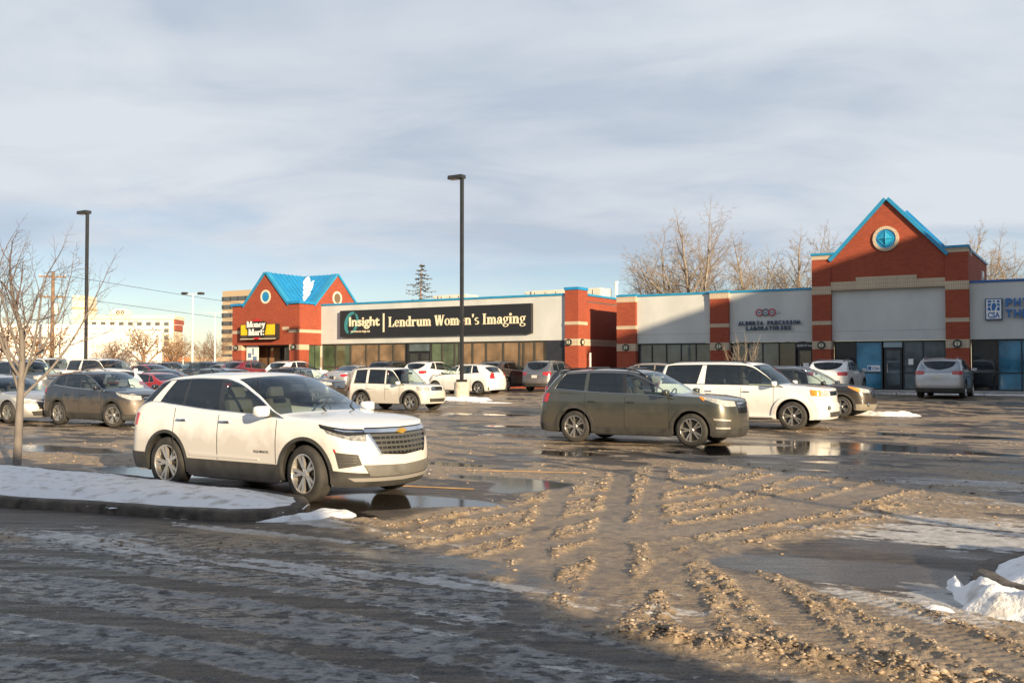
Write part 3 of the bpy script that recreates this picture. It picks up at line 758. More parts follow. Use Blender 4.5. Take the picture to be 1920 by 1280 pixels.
def glyph(c):
    if c == 'L': return _stem(.08,0,1)+_rect(.08+ST,.27+.08,1-SE,1)+_rect(.2,.66,0,SE)+[[(.5,SE),(.66,SE),(.66,.30),(.62,.30)]], .72
    if c == 'I': return _stem(.1,0,1)+_rect(.2,.37,1-SE,1), .47
    if c == 'e': return _ring(.29,.33,.27,.34,.15,.07,20,330)+_rect(.12,.54,.32,.40), .60
    if c == 'o': return _ring(.31,.33,.29,.34,.15,.06), .64
    if c == 'n': return _stem(.06,0,XH)+_ring(.40,.40,.21,.27,.16,.10,0,150)+_rect(.42,.61,0,.42)+_rect(.36,.68,0,SE), .72
    if c == 'm': return _stem(.06,0,XH)+_ring(.38,.42,.19,.25,.15,.10,0,150)+_rect(.40,.57,0,.44)+_rect(.34,.63,0,SE)+_ring(.71,.42,.19,.25,.15,.10,0,150)+_rect(.73,.90,0,.44)+_rect(.67,.97,0,SE), 1.01
    if c == 'u': return _rect(.08,.27,.24,XH)+_rect(0,.27,XH-SE,XH)+_ring(.33,.25,.25,.27,.17,.10,180,330)+_rect(.44,.62,0,XH)+_rect(.36,.5,XH-SE,XH)+_rect(.5,.70,0,SE), .72
    if c == 'd': return _ring(.27,.33,.26,.34,.15,.07)+_rect(.38,.57,0,1)+_rect(.30,.45,1-SE,1)+_rect(.5,.65,0,SE), .68
    if c == 'r': return _stem(.06,0,XH)+_ring(.38,.45,.17,.22,.12,.10,40,170)+_ring(.45,.54,.09,.09,.08,.08), .56
    if c == 'a': return _ring(.22,.19,.20,.20,.13,.06)+_rect(.36,.54,.06,.48)+_ring(.32,.45,.22,.22,.14,.07,0,165)+_ring(.16,.50,.08,.08,.07,.07)+_rect(.46,.62,0,.08), .64
    if c == 'g': return _ring(.29,.43,.24,.24,.13,.06)+_ring(.30,-.12,.29,.17,.10,.06)+_diag(.18,.02,.22,.22,.12)+_rect(.42,.62,.58,.66), .64
    if c == 'i': return _stem(.06,0,XH)+_ring(.16,.86,.12,.12,.11,.11), .36
    if c == 's': return _ring(.26,.49,.21,.18,.13,.07,30,265)+_ring(.27,.18,.23,.19,.14,.07,-150,90), .54
    if c == 'W':
        return _diag(.34,0,.16,1,.21)+_diag(.38,0,.56,1,.09)+_diag(.76,0,.58,1,.21)+_diag(.80,0,1.0,1,.09)+_rect(.02,.32,1-SE,1)+_rect(.44,.72,1-SE,1)+_rect(.90,1.12,1-SE,1), 1.14
    if c == 'M': return _stem(.05,0,1,False)+_diag(.52,0,.17,1,.22)+_diag(.52,0,.80,1,.08)+_stem(.78,0,1,False)+_rect(0,.24,1-SE,1)+_rect(.76,1.05,1-SE,1), 1.08
    if c == 'y': return _diag(.33,0,.15,XH,.20)+_diag(.25,-.28,.56,XH,.10)+_ring(.18,-.22,.11,.11,.10,.10)+_rect(.02,.28,XH-SE,XH)+_rect(.44,.68,XH-SE,XH), .68
    if c == 't': return _rect(.10,.29,.12,.88)+_ring(.29,.16,.19,.17,.17,.09,180,300)+_rect(0,.44,XH-.07,XH), .46
    if c == "'": return [[(.10,.66),(.20,.72),(.26,1.0),(.06,1.0)]], .30
    return [], .34
def roman(s, x0, x1, zb, cap, y, mat, parent, shift=lambda i: 0.0, depth=.05):
    w = sum(glyph(c)[1] for c in s); k = (x1-x0)/w; x = x0
    for i, c in enumerate(s):
        polys, adv = glyph(c)
        if polys:
            b = MB()
            for q, p in enumerate(polys):
                b.prism([(x+a*k, zb+shift(i)+h*cap) for a, h in p], y-depth-(q % 7)*.0012, y, 'y')
            b.build("letter", mat, parent)
        x += adv*k
def disc(mb, cx, y0, y1, cz, r, k=32, axis='y'):
    mb.prism([(cx+r*math.cos(2*math.pi*i/k), cz+r*math.sin(2*math.pi*i/k)) for i in range(k)], y0, y1, axis); return mb
def ringp(cx, cz, r0, r1, y0, y1, k=32, axis='y', mb=None):
    mb = mb or MB()
    for i in range(k):
        a, b = 2*math.pi*i/k, 2*math.pi*(i+1)/k
        mb.prism([(cx+r0*math.cos(a),cz+r0*math.sin(a)),(cx+r1*math.cos(a),cz+r1*math.sin(a)),(cx+r1*math.cos(b),cz+r1*math.sin(b)),(cx+r0*math.cos(b),cz+r0*math.sin(b))], y0, y1, axis)
    return mb
def sconce(x, y, z, parent, axis='y'):
    """round bulkhead lamp on a wall band"""
    if axis == 'y':
        o = ringp(x, z, .13, .20, y-.10, y, 20).build("wall_lamp", m_dark, parent)
        disc(MB(), x, y-.085, y-.002, z, .13, 20).build("lens", pmat("lamp_lens", (.55,.55,.42), .3), o)
        MB().box(x-.012, x+.012, y-.11, y-.09, z-.13, z+.13).build("guard", m_dark, o)
    else:
        o = ringp(y, z, .13, .20, x, x+.10, 20, 'x').build("wall_lamp", m_dark, parent)
        disc(MB(), y, x+.002, x+.085, z, .13, 20, 'x').build("lens", pmat("lamp_lens", (.55,.55,.42), .3), o)
def glazing(x0, x1, z0, z1, cuts, parent, y=0.0, glass=None, rail=None, frame=m_dark, fw=.05, glasses=None):
    """shopfront: frame bars and one pane to each opening (each a part)"""
    xs = [x0]+list(cuts)+[x1]
    for i in range(len(xs)-1):
        a, b = xs[i]+fw/2, xs[i+1]-fw/2
        g = (glasses[i] if glasses else glass)
        if g is None: continue
        if rail:
            MB().box(a, b, y+.05, y+.065, z0, rail-fw/2).build("pane", g if g is not g_warm else g_dark, parent)
            MB().box(a, b, y+.05, y+.065, rail+fw/2, z1).build("pane", g, parent)
            MB().box(a, b, y, y+.10, rail-fw/2, rail+fw/2).build("rail", frame, parent)
        else:
            MB().box(a, b, y+.05, y+.065, z0, z1).build("pane", g, parent)
    for x in xs:
        MB().box(x-fw/2, x+fw/2, y-.01, y+.11, z0, z1).build("mullion", frame, parent)
    MB().box(x0-fw/2, x1+fw/2, y-.015, y+.12, z1, z1+fw).build("head", frame, parent)
    MB().box(x0-fw/2, x1+fw/2, y-.015, y+.12, z0-fw, z0).build("sill", frame, parent)
def door(x0, x1, z0, z1, parent, y=0.0, glass=g_dark, name="door"):
    d = MB().box(x0, x0+.10, y, y+.05, z0, z1).box(x1-.10, x1, y, y+.05, z0, z1).box(x0+.1, x1-.1, y, y+.05, z1-.12, z1).box(x0+.1, x1-.1, y, y+.05, z0, z0+.22).build(name, m_dark, parent)
    MB().box(x0+.1, x1-.1, y+.02, y+.03, z0+.22, z1-.12).build("pane", glass, d)
    MB().tube([(x0+.16, y-.05, z0+.9), (x0+.16, y-.05, z0+1.3)], .015).build("handle", pmat("steel", (.5,.5,.5), .3, metal=1), d)
    return d

# ------------------------------------------------------------------ the strip on the right
BZ = .57      # its floor
strip = empty("strip_mall", (23.56, 47.0, 0), ANG)
tag(strip, "grey and red brick shop strip with gabled brick entrance tower", "shop building")
def pilaster(x0, x1, y0, top, par, ybk=.35, cap=True):
    p = MB().box(x0, x1, y0, ybk, BZ-.4, 2.675).box(x0, x1, y0, ybk, 3.095, 3.955).box(x0, x1, y0, ybk, 4.155, 5.55)
    if top > 6.2: p.box(x0, x1, y0, ybk, 5.98, top)
    o = p.build("pilaster", m_brick, par)
    for z0, z1 in ((2.675,3.095),(3.955,4.155),(5.55,5.98 if top > 6.2 else top-.10)):
        MB().box(x0-.004, x1+.004, y0-.012, ybk, z0, z1).build("band", m_band, o)
    sconce((x0+x1)/2, y0-.012, 2.885, o)
    if top < 6.2: MB().box(x0-.03, x1+.03, y0-.04, ybk, top-.10, top+.03).build("coping", m_blue_t, o)
    return o
pilaster(-20.2, -18.98, -.22, 5.98, strip)
pilaster(-14.44, -13.36, -.22, 5.98, strip)
def strip_bay(x0, x1, cuts, glasses, rail=None, z0=None):
    MB().box(x0, x1, 0, .35, 3.10, 5.86).build("fascia", m_stucco, strip)
    for zc in (3.62,):
        MB().box(x0, x1, -.006, -.0005, zc-.008, zc+.008).build("joint", pmat("joint", (.3,.29,.28), .9), strip)
    MB().box(x0-.02, x1+.02, -.04, .40, 5.86, 5.98).build("coping", m_blue_t, strip)
    glazing(x0+.06, x1-.06, (z0 or BZ+.06), 3.02, cuts, strip, y=.12, glasses=glasses, rail=rail)
    MB().box(x0, x1, .6, .7, BZ-.2, 3.1).build("backing_wall", pmat("dark_interior", (.03,.03,.032), .9), strip)
strip_bay(-18.98, -14.44, [-18.1,-17.2,-16.3,-15.4], [g_grey]*5, z0=1.1)
strip_bay(-13.36, -8.74, [-12.35,-11.55,-10.65,-9.75], [g_grey, g_grey, g_grey, g_dark, None])
door(-9.65, -8.84, BZ+.02, 2.72, strip, y=.14)
MB().box(-9.72, -8.78, .09, .16, 2.74, 3.02).build("address_panel", m_navy, strip)
place_text("10309-57 Ave", -9.65, -8.84, 2.83, .11, .09, m_white, strip, depth=.006, name="address")
MB().box(-9.35, -9.05, .125, .139, 1.55, 1.95).build("paper_notice", m_white, strip)
# right end
MB().box(-1.17, 20.4, 0, .35, 3.09, 5.86).build("fascia", m_stucco, strip)
MB().box(-1.15, 20.4, -.04, .40, 5.86, 5.98).build("coping", pmat("deep_blue_coping", (.02,.10,.33), .4), strip)
glazing(-1.1, 20.3, BZ+.06, 3.02, [.05+1.02*k for k in range(20)], strip, y=.12, rail=1.45, glasses=[g_dark, g_blue, g_blue, g_grey]+[g_dark, g_grey]*9)
MB().box(-1.17, 20.4, .6, .7, BZ-.2, 3.1).build("backing_wall", MATS["dark_interior"], strip)
# roof and flanks
MB().box(-20.2, 20.4, .36, 14, 5.55, 5.62).build("roof", m_roof, strip)
MB().box(-20.2, -19.9, .35, 14, BZ-.4, 5.86).build("end_wall", m_brick, strip)
MB().box(-20.24, -19.86, .35, 14, 5.86, 5.98).build("coping", m_blue_t, strip)
# entrance tower
TB = -.35
TL, TR, TC = -8.74, -1.17, -4.955
pilaster(TL, -7.77, TB, 7.40, strip, ybk=.30)
pilaster(-2.23, TR, TB, 7.40, strip, ybk=.30)
tw = MB()
tw.box(-7.77, -2.23, TB+.06, .25, 6.18, 7.40)
tower = tw.build("tower_wall", m_brick, strip)
MB().prism([(-7.60,7.401),(-2.31,7.401),(TC,10.28)], TB+.062, .25, 'y').build("gable", m_brick, tower)
MB().box(TL, -7.6, TB-.01, .25, 7.402, 7.62).build("band", m_band, tower)
MB().box(-2.31, TR, TB-.01, .25, 7.402, 7.62).build("band", m_band, tower)
MB().box(-7.77, -2.23, TB+.02, .20, 5.75, 6.179).build("band", m_band, tower)
MB().box(-6.5, -3.54, TB+.014, .20, 6.181, 6.38).build("band", m_band, tower)
MB().box(-7.77, -2.23, -.05, .20, 3.10, 5.749).build("sign_panel", m_stucco, strip)
MB().box(-7.76, -2.24, -.057, -.051, 3.60, 3.615).build("joint", MATS["joint"], strip)
# side and back walls of the tower above the roof
MB().box(TR-.25, TR, .30, 8.4, 5.6, 7.5).build("tower_side", m_brick, tower)
MB().box(TL, TL+.25, .30, 8.4, 5.6, 7.5).build("tower_side", m_brick, tower)
MB().box(TL+.25, TR-.25, 8.1, 8.4, 5.6, 7.5).build("tower_side", m_brick, tower)
MB().box(TR-.01, TR+.012, .3, 1.2, 7.28, 7.499).build("band", m_band, tower)
MB().box(TL+.25, TR-.25, .3, 8.1, 7.2, 7.3).build("tower_deck", m_roof, tower)
v = MB().box(TR, TR+.06, 5.6, 6.4, 6.35, 6.95).build("vent_grille", m_white, tower)
MB().box(TR+.06, TR+.066, 5.72, 6.28, 6.45, 6.62).build("louvre", m_dark, v)
# copings of the tower
cp = MB()
cp.box(TL-.05, -7.55, TB-.06, .30, 7.62, 7.74); cp.box(-2.36, TR+.05, TB-.06, .30, 7.62, 7.74)
cp.box(TR-.28, TR+.05, .30, 8.45, 7.50, 7.62); cp.box(TL-.05, TL+.28, .30, 8.45, 7.50, 7.62)
cp.build("coping", m_blue_t, tower)
sl = (10.28-7.40)/(TC+7.60)
def rake(x0, z0, x1, z1, y0, y1, th, mat, par, name="rake_trim"):
    d = Vector((x1-x0, z1-z0)).normalized(); nrm = Vector((-d.y, d.x))
    if nrm.y < 0: nrm = -nrm
    MB().prism([(x0,z0),(x1,z1),(x1+nrm.x*th,z1+nrm.y*th),(x0+nrm.x*th,z0+nrm.y*th)], y0, y1, 'y').build(name, mat, par)
rake(-7.75, 7.40-.15*sl+.02, TC, 10.28, TB-.08, .30, .17, m_blue_t, tower)
rake(TC, 10.28, -2.16, 7.40-.15*sl+.02, TB-.08, .30, .17, m_blue_t, tower)
def seam_roof(P00, P01, P10, P11, n, par, mat, name="roof_panel", th=.03, rib=.05):
    """standing-seam slope: P00-P01 along the eave, P10-P11 along the ridge; every panel a part"""
    P00, P01, P10, P11 = map(Vector, (P00, P01, P10, P11))
    nr = (P01-P00).cross(P10-P00).normalized()
    if nr.z < 0: nr = -nr
    for i in range(n):
        a, b = i/n, (i+1)/n
        q = [P00.lerp(P01, a), P00.lerp(P01, b), P10.lerp(P11, b), P10.lerp(P11, a)]
        b_ = MB().add([*q, *[p+nr*th for p in q]], [(0,1,2,3),(7,6,5,4),(0,4,5,1),(1,5,6,2),(2,6,7,3),(3,7,4,0)])
        e = (P01-P00).normalized()*.025
        r0, r1 = q[0]+nr*th, q[3]+nr*th
        b_.add([r0-e, r0+e, r1+e, r1-e, r0-e+nr*rib, r0+e+nr*rib, r1+e+nr*rib, r1-e+nr*rib], [(0,1,2,3),(7,6,5,4),(0,4,5,1),(1,5,6,2),(2,6,7,3),(3,7,4,0)])
        b_.build(name, mat, par)
gr = empty("gable_roof"); gr.parent = strip
seam_roof((-2.36,.30,7.52),(-2.36,4.9,7.52),(TC,.30,10.33),(TC,4.9,10.33), 8, gr, m_blue)
seam_roof((-7.55,.30,7.52),(-7.55,4.9,7.52),(TC,.30,10.33),(TC,4.9,10.33), 8, gr, m_blue)
rake(TC, 10.33, -2.2, 7.33, 4.85, 5.05, .20, m_blue, gr)
rake(-7.7, 7.33, TC, 10.33, 4.85, 5.05, .20, m_blue, gr)
# round gable ornament
rw = ringp(-5.0, 8.29, .49, .64, TB-.02, TB+.07, 36).build("round_surround", m_band, tower)
bl = disc(MB(), -5.0, TB+.02, TB+.07, 8.29, .49, 36).build("round_panel", m_blue, tower)
sb = MB()
for a in range(4):
    an = math.pi/2*a
    p0 = (-5.0+.42*math.cos(an), 8.29+.42*math.sin(an)); p1 = (-5.0+.42*math.cos(an+math.pi/2), 8.29+.42*math.sin(an+math.pi/2))
    sb.tube([(p0[0],TB,p0[1]),(p1[0],TB,p1[1])], .022, 4); sb.tube([(-5.0,TB-.10,8.29),(p0[0],TB,p0[1])], .022, 4)
    sb.add([(p0[0],TB+.01,p0[1]),(p1[0],TB+.01,p1[1]),(-5.0,TB-.09,8.29)], [(0,1,2)])
sb.build("star_ornament", pmat("bright_blue", (.02,.30,.52), .35), tower)
# tower shopfront
glazing(-7.68, -5.32, BZ+.06, 3.02, [-6.62], strip, y=.12, rail=1.45, glasses=[g_dark, g_blue])
glazing(-4.28, -2.32, BZ+.06, 3.02, [-3.35], strip, y=.12, rail=1.45, glasses=[g_grey, g_grey])
door(-5.22, -4.36, BZ+.02, 2.72, strip, y=.14, glass=g_grey)
MB().box(-5.24, -4.34, .10, .16, 2.74, 3.02).build("address_panel", pmat("grey_panel", (.26,.36,.42), .5), strip)
place_text("10319-57 Ave", -5.2, -4.4, 2.84, .10, .10, pmat("dull_white", (.5,.55,.58), .5), strip, depth=.006, name="address")
MB().box(-7.68, -2.3, .6, .7, BZ-.2, 3.1).build("backing_wall", MATS["dark_interior"], strip)
ws = MB().box(-6.05, -5.42, .145, .168, 1.52, 1.82).build("window_sign", m_white, strip)
place_text("CSA", -5.82, -5.45, 1.60, .13, .144, pmat("sign_blue", (.025,.14,.40), .4), ws, bold=.03, depth=.004, name="letter")
MB().box(-6.02, -5.86, .139, .144, 1.57, 1.77).build("logo_square", MATS["sign_blue"], ws)
MB().box(-4.05, -3.82, .135, .149, 1.85, 2.15).build("paper_notice", m_white, strip)
# sidewalk in front
sw = MB().box(-20.2, 20.4, -2.3, .6, .30, BZ).build("sidewalk", m_conc2)
sw.location = (23.56, 47.0, 0); sw.rotation_euler = (0,0,ANG); tag(sw, kind="structure")

# --- signs on the strip (things of their own)
m_signblue = MATS["sign_blue"]
lab = empty("wall_sign", (23.56, 47.0, 0), ANG)
tag(lab, "raised letters reading ALBERTA PRECISION LABORATORIES under three linked rings", "sign")
m_letb = pmat("letter_navy", (.035,.06,.12), .4); m_ret = pmat("letter_return", (.40,.44,.46), .5)
def raised(s, x0, x1, zb, cap):
    MB().box(x0-.06, x1+.10, -.035, -.001, zb-.03, zb+cap*.55).build("letter_rail", m_ret, lab)
    w = [text_mesh(c, 1.0) if c != ' ' else None for c in s]
    n = len(s); step = (x1-x0)/n
    for i, c in enumerate(s):
        if c == ' ': continue
        a = x0+i*step; k = step*(.45 if c == 'I' else .80)
        place_text(c, a+(step-k)/2, a+(step+k)/2, zb, cap, -.05, m_letb, lab, bold=.02, depth=.07)
raised("ALBERTA PRECISION", -12.85, -9.42, 4.05, .20)
raised("LABORATORIES", -12.42, -9.90, 3.76, .20)
for i, (cx_, c_) in enumerate(((-11.67, (.42,.05,.08)), (-11.32, (.10,.12,.16)), (-10.97, (.42,.05,.08)))):
    o = ringp(cx_, 4.72, .135, .20, -.08-.004*i, -.02, 24).build("ring", pmat("ring_%d" % i, c_, .4), lab)
    disc(MB(), cx_, -.06, -.02, 4.72, .133, 24).build("ring_face", m_ret, o)
    MB().box(cx_-.07, cx_+.07, -.066, -.061, 4.68, 4.73).build("mark", m_letb, o)
MB().box(-10.8, -10.55, -.05, -.001, 4.66, 4.80).build("tail_mark", m_ret, lab)

csa = empty("wall_sign", (23.56, 47.0, 0), ANG)
tag(csa, "square white and blue CSA box sign on grey fascia", "sign")
MB().box(-.47, .28, -.16, -.001, 4.02, 5.06).build("sign_box", pmat("sign_edge", (.03,.08,.18), .5), csa)
MB().box(-.42, .23, -.165, -.161, 4.07, 5.01).build("sign_face", m_white, csa)
place_text("CSA", -.36, .17, 4.12, .27, -.166, m_signblue, csa, bold=.03, depth=.006)
fig = MB()
for q in ([(-.36,4.47),(-.20,4.47),(-.26,4.66),(-.36,4.62)], [(-.36,4.66),(-.24,4.70),(-.18,4.84),(-.36,4.80)], [(-.36,4.84),(-.20,4.88),(-.18,4.97),(-.36,4.97)],
          [(-.17,4.47),(-.06,4.47),(.03,4.70),(-.02,4.84),(-.14,4.84),(-.20,4.68)], [(.02,4.47),(.17,4.47),(.17,4.62),(.08,4.66)], [(.07,4.70),(.17,4.66),(.17,4.80),(.04,4.84)], [(.03,4.88),(.17,4.84),(.17,4.97),(.05,4.97)],
          [(-.13,4.88),(-.04,4.88),(-.03,4.97),(-.14,4.97)]):
    fig.prism(q, -.171, -.1655, 'y')
fig.build("figure_emblem", m_signblue, csa)
phy = empty("wall_sign", (23.56, 47.0, 0), ANG)
tag(phy, "blue raised letters PHYSICAL THERAPY beside the square sign", "sign")
def word(s, x0, zb, cap, step, mat, par):
    for i, c in enumerate(s):
        k = step*(.42 if c == 'I' else .82)
        place_text(c, x0+i*step, x0+i*step+k, zb, cap, -.10, mat, par, bold=.035, depth=.08)
word("PHYSICAL", .42, 4.66, .37, .36, m_signblue, phy)
word("THERAPY", .42, 4.13, .37, .36, m_signblue, phy)

# ------------------------------------------------------------------ the imaging clinic in the middle
IK = 1.06
def iz(z): return 1.73+(z-1.73)*IK
clin = empty("clinic_building", (3.02, 59.04, 0), ANG)
tag(clin, "long beige shop building with window front and brick end pier", "shop building")
XL = -19.58
z_h, z_t = iz(3.28), iz(5.98)
MB().box(XL, .32, 0, .35, z_h, z_t-.13).build("fascia", m_stucco, clin)
MB().box(XL-.02, .32, -.05, .40, z_t-.13, z_t).build("coping", m_blue_t, clin)
MB().box(-1.06, .32, .0, .35, .2, z_h-.001).build("end_panel", m_navy, clin)
glazing(-19.5, -12.0, .95, z_h-.08, [-18.28,-16.9,-15.5,-14.35,-13.1], clin, y=.12, frame=m_bronze, fw=.09, rail=1.75, glasses=[g_green, g_green, g_warm, g_warm, g_warm, g_warm])
MB().box(-19.5, -12.0, .05, .3, .2, .9).build("plinth", m_brick, clin)
glazing(-12.0, -9.95, .75, z_h-.08, [-11.85], clin, y=.12, fw=.12, glasses=[None, None])
door(-11.8, -10.9, .62, 2.75, clin, y=.14, glass=g_dark); door(-10.88, -10.02, .62, 2.75, clin, y=.14, glass=g_dark)
MB().box(-11.8, -10.02, .16, .18, 2.80, z_h-.08).build("pane", g_grey, clin)
place_text("INSIGHT", -10.75, -10.15, 1.62, .09, .137, m_white, clin, depth=.004, name="door_lettering")
glazing(-9.95, -1.06, .95, z_h-.08, [-9.0,-8.0,-7.65,-6.6,-5.55,-4.25,-3.05,-2.75,-1.95], clin, y=.12, frame=m_bronze, fw=.09, rail=1.75,
        glasses=[g_green, g_green, g_green, g_warm, g_warm, g_warm, g_warm, g_warm, g_warm, g_warm])
MB().box(-9.95, -1.06, .05, .3, .2, .9).build("plinth", m_brick, clin)
MB().box(XL, .3, .8, .9, .2, z_h).build("backing_wall", MATS["dark_interior"], clin)
MB().box(XL, 1.2, .4, 18, 5.7, 5.8).build("roof", m_roof, clin)
# pier and end wall
pr = MB(); 
for a, b in ((.1, iz(2.96)), (iz(3.35), iz(4.14)), (iz(4.33), iz(6.14))): pr.box(.32, 1.24, -.16, 1.06, a, b)
pier = pr.build("end_pier", m_brick, clin)
for a, b in ((iz(2.96), iz(3.35)), (iz(4.14), iz(4.33))): MB().box(.316, 1.252, -.172, 1.066, a, b).build("band", m_band, pier)
MB().box(.28, 1.28, -.20, 1.10, iz(6.14), iz(6.30)).build("coping", m_blue, pier)
sconce(.62, -.172, iz(3.15), pier); sconce(1.252, .25, iz(3.15), pier, 'x')
ew = MB()
for a, b in ((.1, iz(2.96)), (iz(3.35), iz(5.86))): ew.box(.9, 1.20, 1.067, 18, a, b)
endw = ew.build("end_wall", m_brick, clin)
MB().box(.9, 1.212, 1.067, 18, iz(2.96), iz(3.35)).build("band", m_band, endw)
MB().box(.86, 1.26, 1.10, 18, iz(5.86), iz(5.98)).build("coping", m_blue_t, endw)
MB().tube([(1.5,.9,.4),(1.5,.9,2.6)], .07, 10).build("bollard_pipe", m_white, clin)
MB().tube([(1.1,5.5,5.8),(1.1,5.5,iz(6.9))], .10, 10).tube([(1.1,5.5,iz(6.9)),(1.1,5.5,iz(7.0))], .14, 10).build("vent_pipe", m_white, clin)
# big black sign
sg = empty("sign_board", (3.02, 59.04, 0), ANG)
tag(sg, "long black sign board lettered Insight, Lendrum Women's Imaging", "sign")
s0, s1, sz0, sz1 = -16.56*IK, -1.88*IK, iz(3.72), iz(5.46)
MB().box(s0, s1, -.28, -.003, sz0, sz1).build("board", pmat("sign_black", (.017,.018,.021), .38), sg)
m_cream = pmat("sign_cream", (.76,.68,.50), .5)
roman("Lendrum Women's Imaging", -12.46*IK, -2.22*IK, iz(4.30), .68, -.281, m_cream, sg, depth=.03)
MB().box(-12.92*IK, -12.80*IK, -.30, -.281, iz(3.98), iz(5.18)).build("divider", m_cream, sg)
place_text("Insight", -15.75*IK, -13.20*IK, iz(4.42), .60, -.283, m_cream, sg, bold=.025, depth=.03)
place_text("www.x-ray.ca", -15.6*IK, -14.0*IK, iz(4.0), .17, -.283, m_cream, sg, bold=.01, depth=.02)
m_teal = pmat("sign_teal", (.04,.22,.24), .45)
sw1 = MB()
def swoosh(cx, cz, rx, rz, w0, w1, a0, a1, tilt, k=22):
    P = []
    for i in range(k+1):
        t = R(a0+(a1-a0)*i/k); w = w0+(w1-w0)*math.sin(math.pi*i/k)
        for s_ in (-1, 1):
            x, z = (rx+s_*w/2)*math.cos(t), (rz+s_*w/2)*math.sin(t)
            P.append((cx+x*math.cos(tilt)-z*math.sin(tilt), cz+x*math.sin(tilt)+z*math.cos(tilt)))
    for i in range(k):
        sw1.prism([P[2*i],P[2*i+1],P[2*i+3],P[2*i+2]], -.30, -.2815, 'y')
swoosh(-15.55*IK, iz(4.62), .48, .72, .16, .30, 95, 268, R(-22))
swoosh(-15.55*IK, iz(4.62), .48, .72, .10, .22, -70, 82, R(-22))
sw1.build("swoosh", m_teal, sg)
# plant on the roof
def rooftop_unit(x, y, w, label):
    o = empty("rooftop_unit", (3.02, 59.04, 0), ANG)
    m_u = pmat("unit_beige", (.62,.58,.50), .6, var=.1, vscale=3)
    MB().bbox(x, x+w, y, y+1.6, 5.8, 6.85, .03).build("casing", m_u, o)
    MB().prism([(x-.02,6.30),(x-.62,6.82),(x-.02,6.84)], y+.1, y+1.5, 'y').build("hood", m_u, o)
    MB().add([(x-.64,y+.12,6.80),(x-.64,y+1.48,6.80),(x-.04,y+1.48,6.28),(x-.04,y+.12,6.28)], [(0,1,2,3)]).build("filter", m_dark, o)
    for k in range(3): MB().box(x+.25+k*w/3.2, x+.29+k*w/3.2, y-.012, y-.001, 5.9, 6.75).build("panel_seam", m_dark, o)
    tag(o, label, "rooftop unit", "rooftop units on the clinic")
rooftop_unit(-12.3, 4.2, 2.4, "beige rooftop unit below the spruce tip")
rooftop_unit(-4.6, 4.2, 2.6, "beige rooftop unit between the other two on the roof")
rooftop_unit(-1.7, 4.2, 2.3, "beige rooftop unit nearest the brick end pier")

# ------------------------------------------------------------------ the gabled corner shop on the left
mm = empty("corner_shop", (-13.98*IK, 63.57*IK, 0), ANG)
tag(mm, "red brick corner shop with blue cross-gabled metal roof", "shop building")
MW, MD = 6.28*IK, 7.4*IK
ze, za, zb0, zb1, zf = iz(5.92), iz(8.05), iz(4.01), iz(4.22), iz(3.22)
wl_ = MB(); wl_.box(-MW, 0, 0, .35, zf, zb0); wl_.box(-MW, 0, 0, .35, zb1, ze)
fw_ = wl_.build("front_wall", m_brick, mm)
ws_ = MB(); ws_.box(-.35, 0, .351, MD, zf, zb0); ws_.box(-.35, 0, .351, MD, zb1, ze)
sw_ = ws_.build("side_wall", m_brick, mm)
for x0, x1 in ((-MW, -MW+.95), (-1.0, -.001)):
    MB().box(x0, x1, -.012, .35, zb0, zb1).build("band", m_band, fw_)
MB().box(-1.65, -1.0, -.012, .35, zb1-.02, zb1+.2).build("band", m_band, fw_)
MB().box(-MW+.95, -1.0, 0, .35, zb0, zb1).build("wall_infill", m_brick, fw_)
MB().box(-.35, .012, -.012, MD, zb0, zb1).build("band", m_band, sw_)
MB().box(-MW, -MW+.35, .36, MD, .1, ze).build("far_wall", m_brick, mm)
# columns
for x0 in (-MW, -.95):
    c = MB().box(x0, x0+.95, 0, .95, .1, iz(2.87)).build("column", m_brick, mm)
    MB().box(x0-.012, x0+.962, -.012, .962, iz(2.87), zf).build("band", m_band, c)
    sconce(x0+.45, -.012, iz(3.06), c)
# recessed shopfront
MB().box(-MW+.96, -.96, 2.0, 2.1, .1, zf).build("backing_wall", MATS["dark_interior"], mm)
MB().box(-MW+.5, -.1, .4, 2.3, zf-.08, zf-.01).build("soffit", m_bronze, mm)
glazing(-MW+1.0, -1.0, .7, zf-.15, [-4.6,-3.4,-2.5,-1.6], mm, y=1.6, glasses=[g_warm, g_warm, g_dark, None, g_dark], fw=.09)
door(-2.45, -1.65, .65, 2.75, mm, y=1.62, glass=g_grey)
po = MB().box(-MW+1.15, -MW+2.35, .30, .34, 1.9, zf-.05).build("poster", m_white, mm)
for q in ((.12,.55,2.1,2.25),(.65,1.05,2.05,2.5),(.15,.5,2.4,2.75),(.6,.75,2.6,3.1)):
    MB().box(-MW+1.15+q[0], -MW+1.15+q[1], .292, .2995, q[2], q[3]).build("print", pmat("poster_blue", (.12,.20,.33), .6), po)
for k in range(2):
    MB().box(-.12, -.10, 1.05+k*.62, 1.60+k*.62, .75, zf-.1).build("pane", g_green, mm)
    MB().box(-.14, -.08, .98+k*.62, 1.05+k*.62, .7, zf-.05).build("mullion", m_dark, mm)
